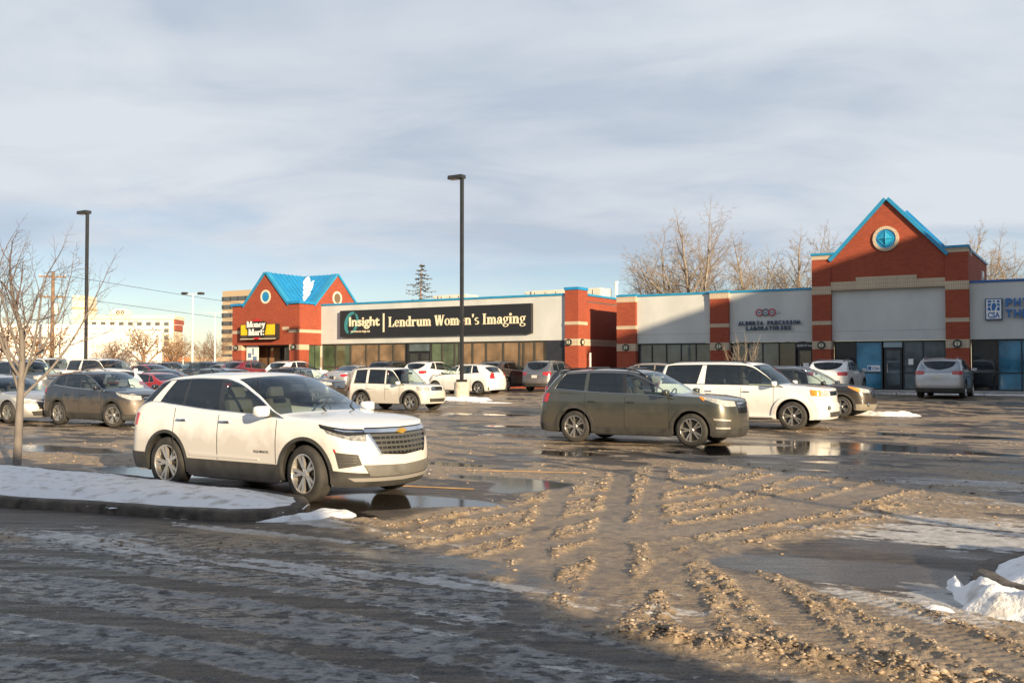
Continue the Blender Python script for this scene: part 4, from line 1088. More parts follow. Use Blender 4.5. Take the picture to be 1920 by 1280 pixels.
# gables
fc, fh = -3.11*IK, 2.0*IK
sc_, sh = 3.65*IK, 2.15*IK
MB().prism([(fc-fh,ze+.001),(fc+fh,ze+.001),(fc,za)], .001, .35, 'y').build("gable", m_brick, fw_)
MB().prism([(sc_-sh,ze+.001),(sc_+sh,ze+.001),(sc_,za)], -.351, -.001, 'x').build("gable", m_brick, sw_)
def rake_x(y0, z0, y1, z1, x0, x1, th, mat, par):
    d = Vector((y1-y0, z1-z0)).normalized(); nrm = Vector((-d.y, d.x))
    if nrm.y < 0: nrm = -nrm
    MB().prism([(y0,z0),(y1,z1),(y1+nrm.x*th,z1+nrm.y*th),(y0+nrm.x*th,z0+nrm.y*th)], x0, x1, 'x').build("rake_trim", mat, par)
rake(fc-fh-.1, ze-.1, fc, za, -.10, .36, .16, m_blue_t, fw_); rake(fc, za, fc+fh+.1, ze-.1, -.10, .36, .16, m_blue_t, fw_)
rake_x(sc_-sh-.1, ze-.1, sc_, za, -.36, .10, .16, m_blue_t, sw_); rake_x(sc_, za, sc_+sh+.1, ze-.1, -.36, .10, .16, m_blue_t, sw_)
MB().box(-MW-.1, fc-fh, -.12, .37, ze, ze+.17).box(fc+fh, .1, -.12, .37, ze, ze+.17).build("eave_trim", m_blue, fw_)
MB().box(-.37, .12, .38, sc_-sh, ze, ze+.17).box(-.37, .12, sc_+sh, MD, ze, ze+.17).build("eave_trim", m_blue, sw_)
ringp(fc, iz(6.47), .36, .50, -.03, .02, 32).build("round_surround", pmat("cream_trim", (.66,.60,.48), .7), fw_)
disc(MB(), fc, -.012, .02, iz(6.47), .36, 32).build("round_panel", m_blue, fw_)
ringp(sc_, iz(6.47), .36, .50, -.02, .03, 32, 'x').build("round_surround", MATS["cream_trim"], sw_)
disc(MB(), sc_, -.02, .012, iz(6.47), .36, 32, 'x').build("round_vent", pmat("vent_brown", (.14,.10,.06), .7), sw_)
# cross roof: slopes meeting in the valley at the corner
cr = empty("cross_roof"); cr.parent = mm
mid_x, mid_y = fc, sc_
zr, zv = za+.06, ze+.10
n_f = 7
# valley runs from the corner eave point to the ridge crossing
C0 = Vector((fc+fh, sc_-sh, zv)); X0 = Vector((mid_x, mid_y, zr))
def on_valley(t): return C0.lerp(X0, t)
def foot_f(y):      # lower end of a strip of the front gable's right slope
    if y < C0.y: return Vector((C0.x, y, zv))
    return on_valley((y-C0.y)/(mid_y-C0.y))
def foot_s(x):      # lower end of a strip of the side gable's near slope
    if x > C0.x: return Vector((x, C0.y, zv))
    return on_valley((x-C0.x)/(mid_x-C0.x))
y_s = [.1+(mid_y-.12)*i/9 for i in range(10)]; x_s = [-.1+(mid_x+.12)*i/8 for i in range(9)]
for a, b in zip(y_s[:-1], y_s[1:]):
    seam_roof(foot_f(a), foot_f(b), (fc,a,zr), (fc,b,zr), 1, cr, m_blue)
for a, b in zip(x_s[:-1], x_s[1:]):
    seam_roof(foot_s(a), foot_s(b), (a,sc_,zr), (b,sc_,zr), 1, cr, m_blue)
MB().box(C0.x-.05, -.3, .3, C0.y+.05, ze+.05, ze+.12).build("eave_flat", m_blue, cr)
# far slopes
seam_roof((fc-fh,.1,zv),(fc-fh,MD-.1,zv),(fc,.1,zr),(fc,MD-.1,zr), 9, cr, m_blue)
seam_roof((-.05,sc_+sh,zv),(fc,sc_+sh,zv),(-.05,sc_,zr),(fc,sc_,zr), 7, cr, m_blue)
# the last of the snow in the valley
def slab(poly, th, label):
    P = [Vector(p) for p in poly]; n = len(P)
    nr = (P[1]-P[0]).cross(P[2]-P[0]).normalized()
    if nr.z < 0: nr = -nr
    lo = [p+nr*.035 for p in P]; hi = [p+nr*(.035+th) for p in P]
    o = MB().add([*lo, *hi], [tuple(range(n)), tuple(range(2*n-1,n-1,-1))]+[(i,(i+1)%n,n+(i+1)%n,n+i) for i in range(n)]).build("roof_snow", m_snow)
    o.location = mm.location; o.rotation_euler = (0,0,ANG); tag(o, label, "snow", "snow left on the corner shop's roof"); return o
def Pf(y, s): return foot_f(y).lerp(Vector((fc, y, zr)), s)      # on the front gable's right slope, 0 low, 1 ridge
def Ps(x, s): return foot_s(x).lerp(Vector((x, sc_, zr)), s)
random.seed(3)
nv = 9
vy = [C0.y+(mid_y-C0.y)*.80*i/(nv-1) for i in range(nv)]; vx = [C0.x+(mid_x-C0.x)*.80*i/(nv-1) for i in range(nv)]
slab([Pf(y, .01) for y in vy]+[Pf(y+.03, min(.95,.30+.30*((k*7) % 4)/4+.05*k)) for k, y in reversed(list(enumerate(vy)))], .05, "jagged snow along the roof valley, on the front gable's slope")
slab([Ps(x, .01) for x in vx]+[Ps(x-.03, min(.95,.34+.34*((k*5) % 4)/4+.05*k)) for k, x in reversed(list(enumerate(vx)))], .05, "jagged snow along the roof valley, on the side gable's slope")
slab([Pf(.25,.02), Pf(.8,.02), Pf(1.5,.02), Pf(1.45,.16), Pf(1.1,.26), Pf(.8,.22), Pf(.5,.40), Pf(.35,.2)], .05, "small snow patch low on the front gable's slope")
# sign
ms = empty("shop_sign", (-13.98*IK, 63.57*IK, 0), ANG)
tag(ms, "yellow box sign with white Money Mart lettering on red disc", "sign")
a0, a1 = -5.08*IK, -1.77*IK; q0, q1 = iz(3.60), iz(4.62)
MB().box(a0, a1, -.42, -.02, q0, q1).build("sign_box", pmat("sign_edge_black", (.02,.018,.016), .5), ms)
m_yel = pmat("sign_yellow", (.78,.50,.01), .4)
MB().box(a0+.06, a1-.06, -.428, -.4205, q0+.30, q1-.04).build("yellow_face", m_yel, ms)
MB().box(a0+.06, a1-.06, -.428, -.4205, q0+.07, q0+.27).build("dark_strip", pmat("sign_brown", (.06,.045,.03), .5), ms)
MB().box(a0, a1, -.432, -.4205, q0, q0+.05).build("border", m_cream, ms)
cxm = (a0+a1)/2-.08
disc(MB(), cxm+.02, -.47, -.43, iz(4.28), .72, 36).build("red_disc", pmat("sign_red", (.50,.012,.02), .4), ms)
bk = MB()
bk.prism([(cxm-1.02,iz(4.34)),(cxm-.98,iz(4.80)),(cxm+.72,iz(4.80)),(cxm+1.02,iz(4.72)),(cxm+.98,iz(4.45)),(cxm+.82,iz(3.82)),(cxm+.6,iz(3.74)),(cxm-.82,iz(3.72)),(cxm-.86,iz(4.28))], -.50, -.471, 'y')
bk.build("black_shadow", MATS["sign_edge_black"], ms)
roman("Money", cxm-.93, cxm+.92, iz(4.40), .44, -.501, m_white, ms, depth=.03)
roman("Mart", cxm-.74, cxm+.66, iz(3.86), .46, -.501, m_white, ms, depth=.03)
for dz in (.06, .28): disc(MB(), cxm+.74, -.53, -.501, iz(3.86)+dz, .055, 12).build("dot", m_white, ms)
# ------------------------------------------------------------------ cars
def paint(name, col, metal=0.0, dirt=.35, rough=.28):
    key = "paint_"+name
    if key in MATS: return MATS[key]
    m, nt, b = new_mat(key); N, L = nt.nodes, nt.links
    tc = N.new("ShaderNodeTexCoord"); sp = N.new("ShaderNodeSeparateXYZ"); L.new(tc.outputs['Object'], sp.inputs[0])
    n = N.new("ShaderNodeTexNoise"); n.inputs['Scale'].default_value = 2.2; n.inputs['Detail'].default_value = 7; n.inputs['Roughness'].default_value = .62
    L.new(tc.outputs['Object'], n.inputs[0])
    mr = N.new("ShaderNodeMapRange"); mr.inputs[1].default_value = .25; mr.inputs[2].default_value = 1.0; mr.inputs[3].default_value = 1.0; mr.inputs[4].default_value = 0.0
    L.new(sp.outputs[2], mr.inputs[0])
    ml = N.new("ShaderNodeMath"); ml.operation = 'MULTIPLY_ADD'; L.new(n.outputs[0], ml.inputs[0]); ml.inputs[1].default_value = 1.1
    L.new(mr.outputs[0], ml.inputs[2])
    rp = N.new("ShaderNodeValToRGB"); rp.color_ramp.elements[0].position = .62; rp.color_ramp.elements[1].position = 1.45 if False else 1.0
    L.new(ml.outputs[0], rp.inputs[0])
    dm = N.new("ShaderNodeMath"); dm.operation = 'MULTIPLY'; L.new(rp.outputs[0], dm.inputs[0]); dm.inputs[1].default_value = dirt
    mx = N.new("ShaderNodeMix"); mx.data_type = 'RGBA'; mx.inputs[6].default_value = (*col, 1); mx.inputs[7].default_value = (.27,.21,.15,1)
    L.new(dm.outputs[0], mx.inputs[0]); L.new(mx.outputs[2], b.inputs['Base Color'])
    b.inputs['Metallic'].default_value = metal
    ra = N.new("ShaderNodeMath"); ra.operation = 'MULTIPLY_ADD'; L.new(dm.outputs[0], ra.inputs[0]); ra.inputs[1].default_value = .5; ra.inputs[2].default_value = rough
    L.new(ra.outputs[0], b.inputs['Roughness'])
    ca = N.new("ShaderNodeMath"); ca.operation = 'SUBTRACT'; ca.inputs[0].default_value = 1.0; L.new(dm.outputs[0], ca.inputs[1])
    L.new(ca.outputs[0], b.inputs['Coat Weight']); b.inputs['Coat Roughness'].default_value = .03
    MATS[key] = m; return m
def car_glass(name, tint, clear):
    m = bpy.data.materials.new(name); m.use_nodes = True; nt = m.node_tree; N, L = nt.nodes, nt.links; N.clear()
    out = N.new("ShaderNodeOutputMaterial"); tr = N.new("ShaderNodeBsdfTransparent"); tr.inputs[0].default_value = (*tint, 1)
    gl = N.new("ShaderNodeBsdfGlossy"); gl.inputs['Roughness'].default_value = .015; gl.inputs[0].default_value = (.80,.90,1,1)
    df = N.new("ShaderNodeBsdfDiffuse"); df.inputs[0].default_value = (.018,.024,.024,1)
    m1 = N.new("ShaderNodeMixShader"); m1.inputs[0].default_value = clear; L.new(df.outputs[0], m1.inputs[1]); L.new(tr.outputs[0], m1.inputs[2])
    lw = N.new("ShaderNodeLayerWeight"); lw.inputs[0].default_value = .5
    pw = N.new("ShaderNodeMath"); pw.operation = 'POWER'; L.new(lw.outputs['Facing'], pw.inputs[0]); pw.inputs[1].default_value = 4.0
    fr = N.new("ShaderNodeMath"); fr.operation = 'MULTIPLY_ADD'; L.new(pw.outputs[0], fr.inputs[0]); fr.inputs[1].default_value = .90; fr.inputs[2].default_value = .035
    ad = N.new("ShaderNodeMath"); ad.operation = 'ADD'; ad.use_clamp = True; L.new(fr.outputs[0], ad.inputs[0]); ad.inputs[1].default_value = .025
    m2 = N.new("ShaderNodeMixShader"); L.new(ad.outputs[0], m2.inputs[0]); L.new(m1.outputs[0], m2.inputs[1]); L.new(gl.outputs[0], m2.inputs[2])
    L.new(m2.outputs[0], out.inputs[0]); return m
cg_clear = car_glass("car_glass_clear", (.80,.90,.86), .985)
cg_dark = car_glass("car_glass_privacy", (.16,.18,.22), .80)
m_plast = pmat("black_plastic", (.045,.044,.042), .6, var=.35, vscale=5)
m_gloss = pmat("gloss_black", (.012,.012,.013), .15, coat=.5)
m_tyre = pmat("tyre_rubber", (.035,.033,.031), .8, var=.4, vscale=6, bump=.3, bscale=60)
m_rim = pmat("alloy", (.52,.50,.47), .3, metal=.85, var=.2, vscale=8)
m_rimd = pmat("wheel_dark", (.02,.02,.02), .5)
m_steelie = pmat("steel_wheel", (.30,.26,.21), .5, metal=.4, var=.3, vscale=8)
m_chrome = pmat("chrome", (.72,.73,.75), .12, metal=1)
m_head = pmat("headlamp", (.36,.37,.37), .08, coat=1.0, var=.35, vscale=14)
m_amber = pmat("amber_lens", (.70,.24,.02), .15, coat=1)
m_red = pmat("red_lens", (.38,.010,.014), .12, coat=1)
m_seat = pmat("seat_fabric", (.035,.035,.037), .9)
m_seatl = pmat("seat_light", (.05,.048,.045), .9)
m_dash = pmat("dash_grey", (.13,.135,.13), .8)
m_plate = pmat("licence_plate", (.62,.60,.56), .4)
m_under = pmat("underbody", (.012,.011,.010), .9)
m_seam = pmat("panel_gap", (.02,.02,.02), .8)

def lerp_pts(pts):
    a = sorted(pts); X = np.array([p[0] for p in a], float); Z = np.array([p[1] for p in a], float)
    # monotone cubic through the points
    h = np.diff(X); d = np.diff(Z)/h; m = np.zeros(len(X)); m[0], m[-1] = d[0], d[-1]
    for i in range(1, len(X)-1):
        m[i] = 0 if d[i-1]*d[i] <= 0 else 2*d[i-1]*d[i]/(d[i-1]+d[i])
    def f(x):
        x = np.clip(np.asarray(x, float), X[0], X[-1]); i = np.clip(np.searchsorted(X, x)-1, 0, len(X)-2)
        t = (x-X[i])/h[i]; t2 = t*t; t3 = t2*t
        return (2*t3-3*t2+1)*Z[i]+(t3-2*t2+t)*h[i]*m[i]+(-2*t3+3*t2)*Z[i+1]+(t3-t2)*h[i]*m[i+1]
    return f

class Car:
    """one body shell measured in metres; +x forward, origin under the middle of the wheelbase"""
    def __init__(s, **k):
        s.__dict__.update(dict(W=1.84, wb=2.7, xf=2.25, xr=-2.3, Rw=.36, gc=.23, arch=.075, ef=.62, er=.42, pf=2.5, pr=3.0, tum=.30,
            crown=.045, sweepf=.22, sweepr=.05, clad=True, flare=.012, rails=True, spokes=(5, 2), S=150, detail=2, boxy=0.0, dips=None), **k)
        s.fx, s.rx = s.wb/2, -s.wb/2
        s.top = [(a, b-s.crown*.95*(1 if b > 1.3 else .4)) for a, b in s.top]; s.zc = lerp_pts(s.top); s.zb = lerp_pts(s.belt); s.sh = lerp_pts(s.shear)
        s.front_off = lerp_pts(s.nose); s.rear_off = lerp_pts(s.tail)
        s.side = lerp_pts(s.sidep)
    def plan(s, x):
        x = np.asarray(x, float)
        a = np.clip((x-(s.xf-s.ef))/s.ef, 0, 1); b = np.clip(((s.xr+s.er)-x)/s.er, 0, 1)
        return (1-a**s.pf)**(1/s.pf)*(1-b**s.pr)**(1/s.pr)*(1-.035*sstep(s.fx-.3, s.xf, x))
    def surf(s, x, z):
        """lower body: nominal station x, height z -> point on the left (+y) side"""
        x = np.asarray(x, float); z = np.asarray(z, float)
        wf = sstep(s.xf-.75, s.xf, x); wr = sstep(s.xr+.6, s.xr, x)
        X = x+s.front_off(z)*wf+s.rear_off(z)*wr
        return np.stack(np.broadcast_arrays(X, s.W/2*s.side(z)*s.plan(x), z), -1)
    def contour(s):
        if not hasattr(s, '_cx'):
            t = np.linspace(0, 1, 900); e = .5-.5*np.cos(math.pi*t)
            e = .5-.5*np.cos(math.pi*e)
            x = s.xf+(s.xr-s.xf)*e; p = s.surf(x, np.full_like(x, .75))
            c = np.concatenate([[0], np.cumsum(np.hypot(np.diff(p[:,0]), np.diff(p[:,1])))])
            s._cx, s._cc, s._cy = x, c, p[:,1]
        return s._cx, s._cc, s._cy
    def c_x(s, x):
        cx, cc, cy = s.contour(); return float(np.interp(-x, -cx, cc))
    def c_yf(s, y):
        cx, cc, cy = s.contour(); k = int(np.argmax(cy)); return float(np.interp(y, cy[:k], cc[:k]))
    def c_yr(s, y):
        cx, cc, cy = s.contour(); k = int(np.argmax(cy)); return float(np.interp(-y, -cy[k:], cc[k:]))
    def patch(s, top, bot, off=.006, side=1, n=12, m=4, skirt=.02, mb=None):
        """piece of trim laid on the body; top and bot are lists of (c, z) along the contour"""
        cx, cc, cy = s.contour()
        def run(l):
            l = np.array(l, float); t = np.linspace(0, 1, len(l)); u = np.linspace(0, 1, n+1)
            return np.stack([np.interp(u, t, l[:,0]), np.interp(u, t, l[:,1])], 1)
        A, B = run(top), run(bot)
        v = np.linspace(0, 1, m+1)[None, :, None]
        G = A[:, None]*(1-v)+B[:, None]*v
        sg = np.where(G[...,0] < 0, -1.0, 1.0)
        xs = np.interp(np.abs(G[...,0]), cc, cx); z = G[...,1]
        P = s.surf(xs, z); e = 1e-3
        c2 = np.abs(G[...,0])+4e-3; c1 = np.maximum(np.abs(G[...,0])-4e-3, 0)
        d1 = s.surf(np.interp(c2, cc, cx), z)-s.surf(np.interp(c1, cc, cx), z); d2 = s.surf(xs, z+.004)-s.surf(xs, z-.004)
        nr = np.cross(d2, d1); nr /= np.linalg.norm(nr, axis=-1)[..., None]+1e-12
        nr = np.where((nr[...,0:1]*(P[...,0:1])+nr[...,1:2]*P[...,1:2]) < 0, -nr, nr)
        Q = P+nr*off; K = P-nr*skirt
        Q[...,1] *= sg; K[...,1] *= sg
        Q[...,1] *= side; K[...,1] *= side
        full = np.concatenate([K[:, :1], Q, K[:, -1:]], 1)
        full = np.concatenate([np.concatenate([K[:1,:1],K[:1],K[:1,-1:]],1), full, np.concatenate([K[-1:,:1],K[-1:],K[-1:,-1:]],1)], 0)
        mb = mb or MB(); mb.grid(full); return mb
    def top_h(s, x, eta):
        xm = .5*(s.hdr+s.rend)
        sw = np.where(x > xm, s.sweepf, -s.sweepr)
        return s.zc(x+sw*eta**2)
    def swx(s, x):
        """how far the glass sweeps round in plan at the sides"""
        x = np.asarray(x, float)
        return s.sweepf*sstep(s.hdr-.55, s.hdr+.1, x)*sstep(s.cowl+.5, s.cowl, x)-s.sweepr*sstep(s.rend+.5, s.rend, x)*sstep(s.rbase-.25, s.rbase, x)
    def build(s, root, pm):
        """body shell, glass and pillars as separate meshes from one grid"""
        W = s.W
        # stations: dense at the ends, at the arches and at the pillars
        t = np.linspace(0, 1, s.S); e = t-.09*np.sin(4*math.pi*t)/1.0*.6
        e = np.clip(.5-.5*np.cos(math.pi*np.clip(t,0,1)), 0, 1)*.45+t*.55
        xs = s.xf+(s.xr-s.xf)*e
        Ra = s.Rw+s.arch
        extra = []
        for xc in (s.fx, s.rx):
            extra += [xc+Ra*math.cos(a) for a in np.linspace(0.02, math.pi-.02, 25)] + [xc-Ra-.004, xc+Ra+.004]
        for a, b, _ in s.windows: extra += [a, b]
        extra += [s.cowl-.02, s.hdr+.01, s.rend-.03, s.rbase+.02]
        extra += [s.xf-s.ef*q for q in (.002,.008,.02,.04,.07,.11)]+[s.xr+s.er*q for q in (.002,.008,.02,.04,.07,.11)]
        xs = np.array(sorted(set(np.round(np.concatenate([xs, extra]), 4)), reverse=True))
        keep = [xs[0]]
        ex = set(np.round(extra, 4))
        for v in xs[1:]:
            if keep[-1]-v > .009 or v in ex or v == xs[-1]: keep.append(v)
        xs = np.array(keep); n = len(xs)
        zb = s.zb(xs)
        zbot = np.full(n, s.gc)+.0
        zbot = np.maximum(zbot, s.gc+.10*sstep(s.xf-.35, s.xf, xs)*0+.06*sstep(s.xr+.4, s.xr, xs))
        for xc in (s.fx, s.rx):
            q = Ra*Ra-(xs-xc)**2
            zbot = np.where(q > 0, np.maximum(zbot, s.Rw+np.sqrt(np.maximum(q, 0))), zbot)
        f = np.array([0,.05,.12,.2,.3,.4,.5,.6,.7,.78,.86,.93,1.0])
        rows = []
        zl = zbot[:, None]+(zb-zbot)[:, None]*f[None]
        LB = s.surf(np.repeat(xs[:, None], len(f), 1), zl)
        inner = LB[:, :1].copy(); inner[:, 0, 1] = np.maximum(inner[:, 0, 1]-.16, 0)
        # greenhouse
        fg = np.array([.07,.14,.3,.5,.7,.84,.93,1.0])
        shx = s.sh(xs)
        xe = xs+shx
        zE = np.maximum(s.zc(xe)-.012, zb+.012)
        belt = LB[:, -1]
        yb = belt[:, 1]
        gx = belt[:, 0]
        rise = np.clip((zE-zb), 0, 2)
        cab = sstep(.03, .22, rise)
        xa = xs+shx*cab; swp = s.swx(xa)
        G = np.zeros((n, len(fg), 3))
        for k, q in enumerate(fg):
            bow = .018*math.sin(math.pi*q)
            G[:, k, 0] = gx+shx*q*cab-swp*q*q
            G[:, k, 2] = zb+q*(zE-zb)
            G[:, k, 1] = np.maximum(yb-(s.tum*(zE-zb)*q-bow*cab)-.012*cab, 0)*(1)
        yr = G[:, -1, 1]
        eta = np.array([.965,.92,.84,.72,.55,.36,.18,0.0])
        T = np.zeros((n, len(eta), 3))
        for k, h in enumerate(eta):
            xx = gx+shx*cab-swp*h*h
            T[:, k, 0] = xx; T[:, k, 1] = yr*h
            base = s.zc(xa)
            base = np.maximum(base, zb+.004)
            rnd = .010*(1-h**14)
            T[:, k, 2] = np.maximum(base, np.minimum(zE, base+.02))-.012+rnd+s.crown*(1-h*h)*np.where(cab > .5, 1, .75)*s.plan(xs)
        if s.dips: 
            pass
        A = np.concatenate([inner, LB, G, T], 1)       # n x rows x 3
        nl, ng, ntp = 1+len(f), len(fg), len(eta)
        m = A.shape[1]
        cen = .25*(A[:-1,:-1]+A[1:,:-1]+A[1:,1:]+A[:-1,1:])
        kind = np.zeros((n-1, m-1), int)              # 0 body
        xm = .5*(xs[:-1]+xs[1:])
        risem = .5*(rise[:-1]+rise[1:])
        i0 = nl                                       # first greenhouse row
        # side windows
        for w, (a, b, kd) in enumerate(s.windows):
            ok = (xm < max(a, b)) & (xm > min(a, b)) & (risem > .10)
            for r in range(i0, i0+ng-2): kind[ok, r] = 10+w
        bl = [q for q in getattr(s, 'black', [])]
        for q_, (a, b) in enumerate(bl):
            ok = (xm < max(a, b)) & (xm > min(a, b)) & (risem > .08)
            for r in range(i0, i0+ng-2): kind[ok, r] = 30+q_
        # windscreen and rear window
        r1 = i0+ng-1
        for r in range(r1, m-1):
            h = .5*(eta[max(r-r1-1,0)]+eta[min(r-r1,ntp-1)]) if r > r1 else .98
            q = .5*(xa[:-1]+xa[1:])
            okf = (q < s.cowl-.02) & (q > s.hdr+.01) & (h < .955)
            kind[okf, r] = 3
            if s.rwin:
                okr = (q < s.rend-.03) & (q > s.rbase+.02) & (h < .90)
                kind[okr, r] = 4
        kind[:, 0] = 5
        def sub(sel, name, mat):
            ii, jj = np.nonzero(sel)
            if len(ii) == 0: return None
            b = MB(); vid = {}
            def V(i, j, sd):
                k = (i, j, sd)
                if k not in vid:
                    vid[k] = len(b.v); p = A[i, j]; b.v.append((p[0], p[1]*sd, p[2]))
                return vid[k]
            for sd in (1, -1):
                for i, j in zip(ii, jj):
                    q = (V(i,j,sd), V(i,j+1,sd), V(i+1,j+1,sd), V(i+1,j,sd))
                    b.f.append(q if sd > 0 else q[::-1])
            return b.build(name, mat, root, smooth=True, auto=38)
        body = sub((kind == 0), "body", pm)
        # closes the sheet on itself at the bottom
        sub(kind == 5, "arch_lining", m_under)
        sub(kind == 3, "windshield", cg_clear)
        if s.rwin: sub(kind == 4, "rear_window", cg_dark)
        pieces = [(10+w, "side_window", cg_clear if kd == 'c' else cg_dark) for w, (a, b, kd) in enumerate(s.windows)]
        pieces += [(30+q_, "black_pillar", m_gloss) for q_ in range(len(bl))]
        for kk, pname, pmt in pieces:
            sel = kind == kk
            ii, jj = np.nonzero(sel)
            if len(ii) == 0: continue
            for sd in (1, -1):
                bb = MB(); vid = {}
                for i, j in zip(ii, jj):
                    q = []
                    for p in ((i,j),(i,j+1),(i+1,j+1),(i+1,j)):
                        if p not in vid:
                            vid[p] = len(bb.v); c = A[p]; bb.v.append((c[0], c[1]*sd, c[2]))
                        q.append(vid[p])
                    bb.f.append(tuple(q) if sd > 0 else tuple(q[::-1]))
                bb.build(pname, pmt, root, smooth=True)
        s.A, s.xs_, s.i0, s.ng = A, xs, i0, ng
        # window line trim
        if s.detail > 0 and s.windows:
            wx0, wx1 = max(max(w[:2]) for w in s.windows), min(min(w[:2]) for w in s.windows)
            sel = np.nonzero((xs <= wx0+.02) & (xs >= wx1-.02))[0]
            for sd in (1, -1):
                tm = getattr(s, 'trim', m_gloss)
                lo = [(A[i, i0, 0], (A[i, i0, 1]+.004)*sd, A[i, i0, 2]) for i in sel]
                hi = [(A[i, i0+ng-2, 0], (A[i, i0+ng-2, 1]+.003)*sd, A[i, i0+ng-2, 2]) for i in sel[::-1] if rise[i] > .10]
                MB().tube((lo+hi+lo[:1]) if len(hi) > 2 else lo, .009, 4, cap=False).build("window_trim", tm, root)
        # underside and wells
        MB().box(s.xr+.35, s.xf-.40, -(W/2-.26), W/2-.26, s.gc-.02, .80).box(s.fx-.55, s.rx+.55, -(W/2-.05), W/2-.05, s.gc-.03, s.gc+.06).box(s.rx-Ra-.02, s.rx-Ra-.25, -(W/2-.08), W/2-.08, s.gc+.06, .5).build("underbody", m_under, root)
        return body
    def wheels(s, root, style=None, steer=0.0):
        tyre_me = rim_me = None
        for xc in (s.fx, s.rx):
            for sd in (1, -1):
                w = empty("wheel", (xc, sd*(s.W/2-.125-s.tuck), s.Rw), 0.0); w.parent = root
                w.rotation_euler = (0, 0, (0 if sd > 0 else math.pi)+(R(steer) if xc > 0 else 0))
                if tyre_me is None:
                    r, b = s.Rw, .112
                    pr = [(r*.69,-b*.8),(r*.72,-b),(r*.86,-b*1.04),(r*.965,-b*.90),(r,-b*.62),(r*1.0,-b*.2),(r*.985,-b*.18),(r*.985,b*.18),(r,b*.2),(r,b*.62),(r*.965,b*.90),(r*.86,b*1.04),(r*.72,b),(r*.69,b*.8)]
                    t = MB().lathe(pr, 36, 'y').build("tyre", m_tyre, w, smooth=True, auto=50); tyre_me = t.data
                    rr = r*.70; rm = MB()
                    rm.lathe([(rr*1.0,b*.55),(rr*1.0,b*.98),(rr*.955,b*1.0),(rr*.93,b*.86),(rr*.90,b*.2)], 36, 'y')
                    ns, dbl = style or s.spokes
                    for i in range(ns):
                        a = 2*math.pi*i/ns
                        for k in range(dbl):
                            off = 0 if dbl == 1 else (k-.5)*.36*(5/ns)
                            aw = .16*rr if dbl == 1 else .085*rr
                            p0 = (rr*.16*math.cos(a+off*.4), rr*.16*math.sin(a+off*.4)); p1 = (rr*.95*math.cos(a+off), rr*.95*math.sin(a+off))
                            d = Vector((p1[0]-p0[0], p1[1]-p0[1])).normalized(); q = Vector((-d.y, d.x))
                            w0, w1 = aw*.75, aw
                            pts = [(p0[0]+q.x*w0,p0[1]+q.y*w0),(p0[0]-q.x*w0,p0[1]-q.y*w0),(p1[0]-q.x*w1,p1[1]-q.y*w1),(p1[0]+q.x*w1,p1[1]+q.y*w1)]
                            vs = [(pts[j][0], b*(.72 if j < 2 else .88), pts[j][1]) for j in range(4)]+[(pts[j][0], b*.45, pts[j][1]) for j in range(4)]
                            rm.add(vs, [(0,1,2,3),(7,6,5,4),(0,4,5,1),(1,5,6,2),(2,6,7,3),(3,7,4,0)])
                    rm.lathe([(0.001,b*.80),(rr*.17,b*.80),(rr*.22,b*.70),(rr*.22,b*.4)], 18, 'y')
                    ro = rm.build("rim", s.rimmat, w, smooth=True, auto=30); rim_me = ro.data
                    dk = MB().lathe([(0.001,b*.30),(rr*.97,b*.30)], 24, 'y').build("brake_shadow", m_rimd, w); dk_me = dk.data
                else:
                    link("tyre", tyre_me, w); link("rim", rim_me, w); link("brake_shadow", dk_me, w)
    tuck = .0
    rimmat = m_rim
    def arch_trim(s, root, mat, w=.07, out=.018):
        for xc in (s.fx, s.rx):
            for sd in (1, -1):
                b = MB(); Ra = s.Rw+s.arch-.012; k = 26
                G = np.zeros((k+1, 4, 3))
                for i in range(k+1):
                    a = R(-14)+(math.pi+R(28))*i/k
                    for j, (rr, oo) in enumerate(((Ra, -.05), (Ra, out), (Ra+w, out*.8), (Ra+w+.004, -.02))):
                        x, z = xc+rr*math.cos(a), max(s.gc-.01, s.Rw+rr*math.sin(a))
                        p = s.surf(x, max(z, s.gc)); G[i, j] = (x, (p[1]+oo)*sd, z)
                b.grid(G).build("wheel_arch", mat, root, smooth=True, auto=45)
    def sill(s, root, mat, z0=None, z1=.40, out=.012):
        Ra = s.Rw+s.arch
        for sd in (1, -1):
            c0, c1 = s.c_x(s.fx-Ra-.03), s.c_x(s.rx+Ra+.03)
            s.patch([(c0,z1),(c1,z1)], [(c0,s.gc-.01),(c1,s.gc-.01)], out, sd, 10, 3).build("sill", mat, root, smooth=True, auto=45)
    def seams(s, root, xs, z0, zt):
        for sd in (1, -1):
            for x in xs:
                c = s.c_x(x); z1 = float(s.zb(x))-.01
                b = s.patch([(c-.0055,z1),(c+.0055,z1)], [(c-.0055,z0),(c+.0055,z0)], .0015, sd, 1, 10, .004); b.build("door_gap", m_seam, root)
    def handles(s, root, xs, z, mat):
        for sd in (1, -1):
            for x in xs:
                p = s.surf(x, z)
                MB().bbox(p[0]-.10, p[0]+.10, min(sd*(p[1]-.005), sd*(p[1]+.032)), max(sd*(p[1]-.005), sd*(p[1]+.032)), z-.016, z+.016, .010).build("door_handle", mat, root, smooth=True, auto=40)
    def mirrors(s, root, x, z, mat):
        for sd in (1, -1):
            y = s.surf(x, float(s.zb(x)))[1]
            b = MB().bbox(x-.05, x+.085, sd*(y+.14)-.105, sd*(y+.14)+.105, z-.065, z+.075, .045)
            o = b.build("mirror", mat, root, smooth=True)
            MB().tube([(x+.02, sd*(y-.03), z-.06), (x+.02, sd*(y+.07), z-.05)], .026, 6).build("mirror_arm", m_plast, o)
            MB().box(x-.054, x-.0505, sd*(y+.14)-.085, sd*(y+.14)+.085, z-.045, z+.055).build("mirror_glass", m_chrome, o)
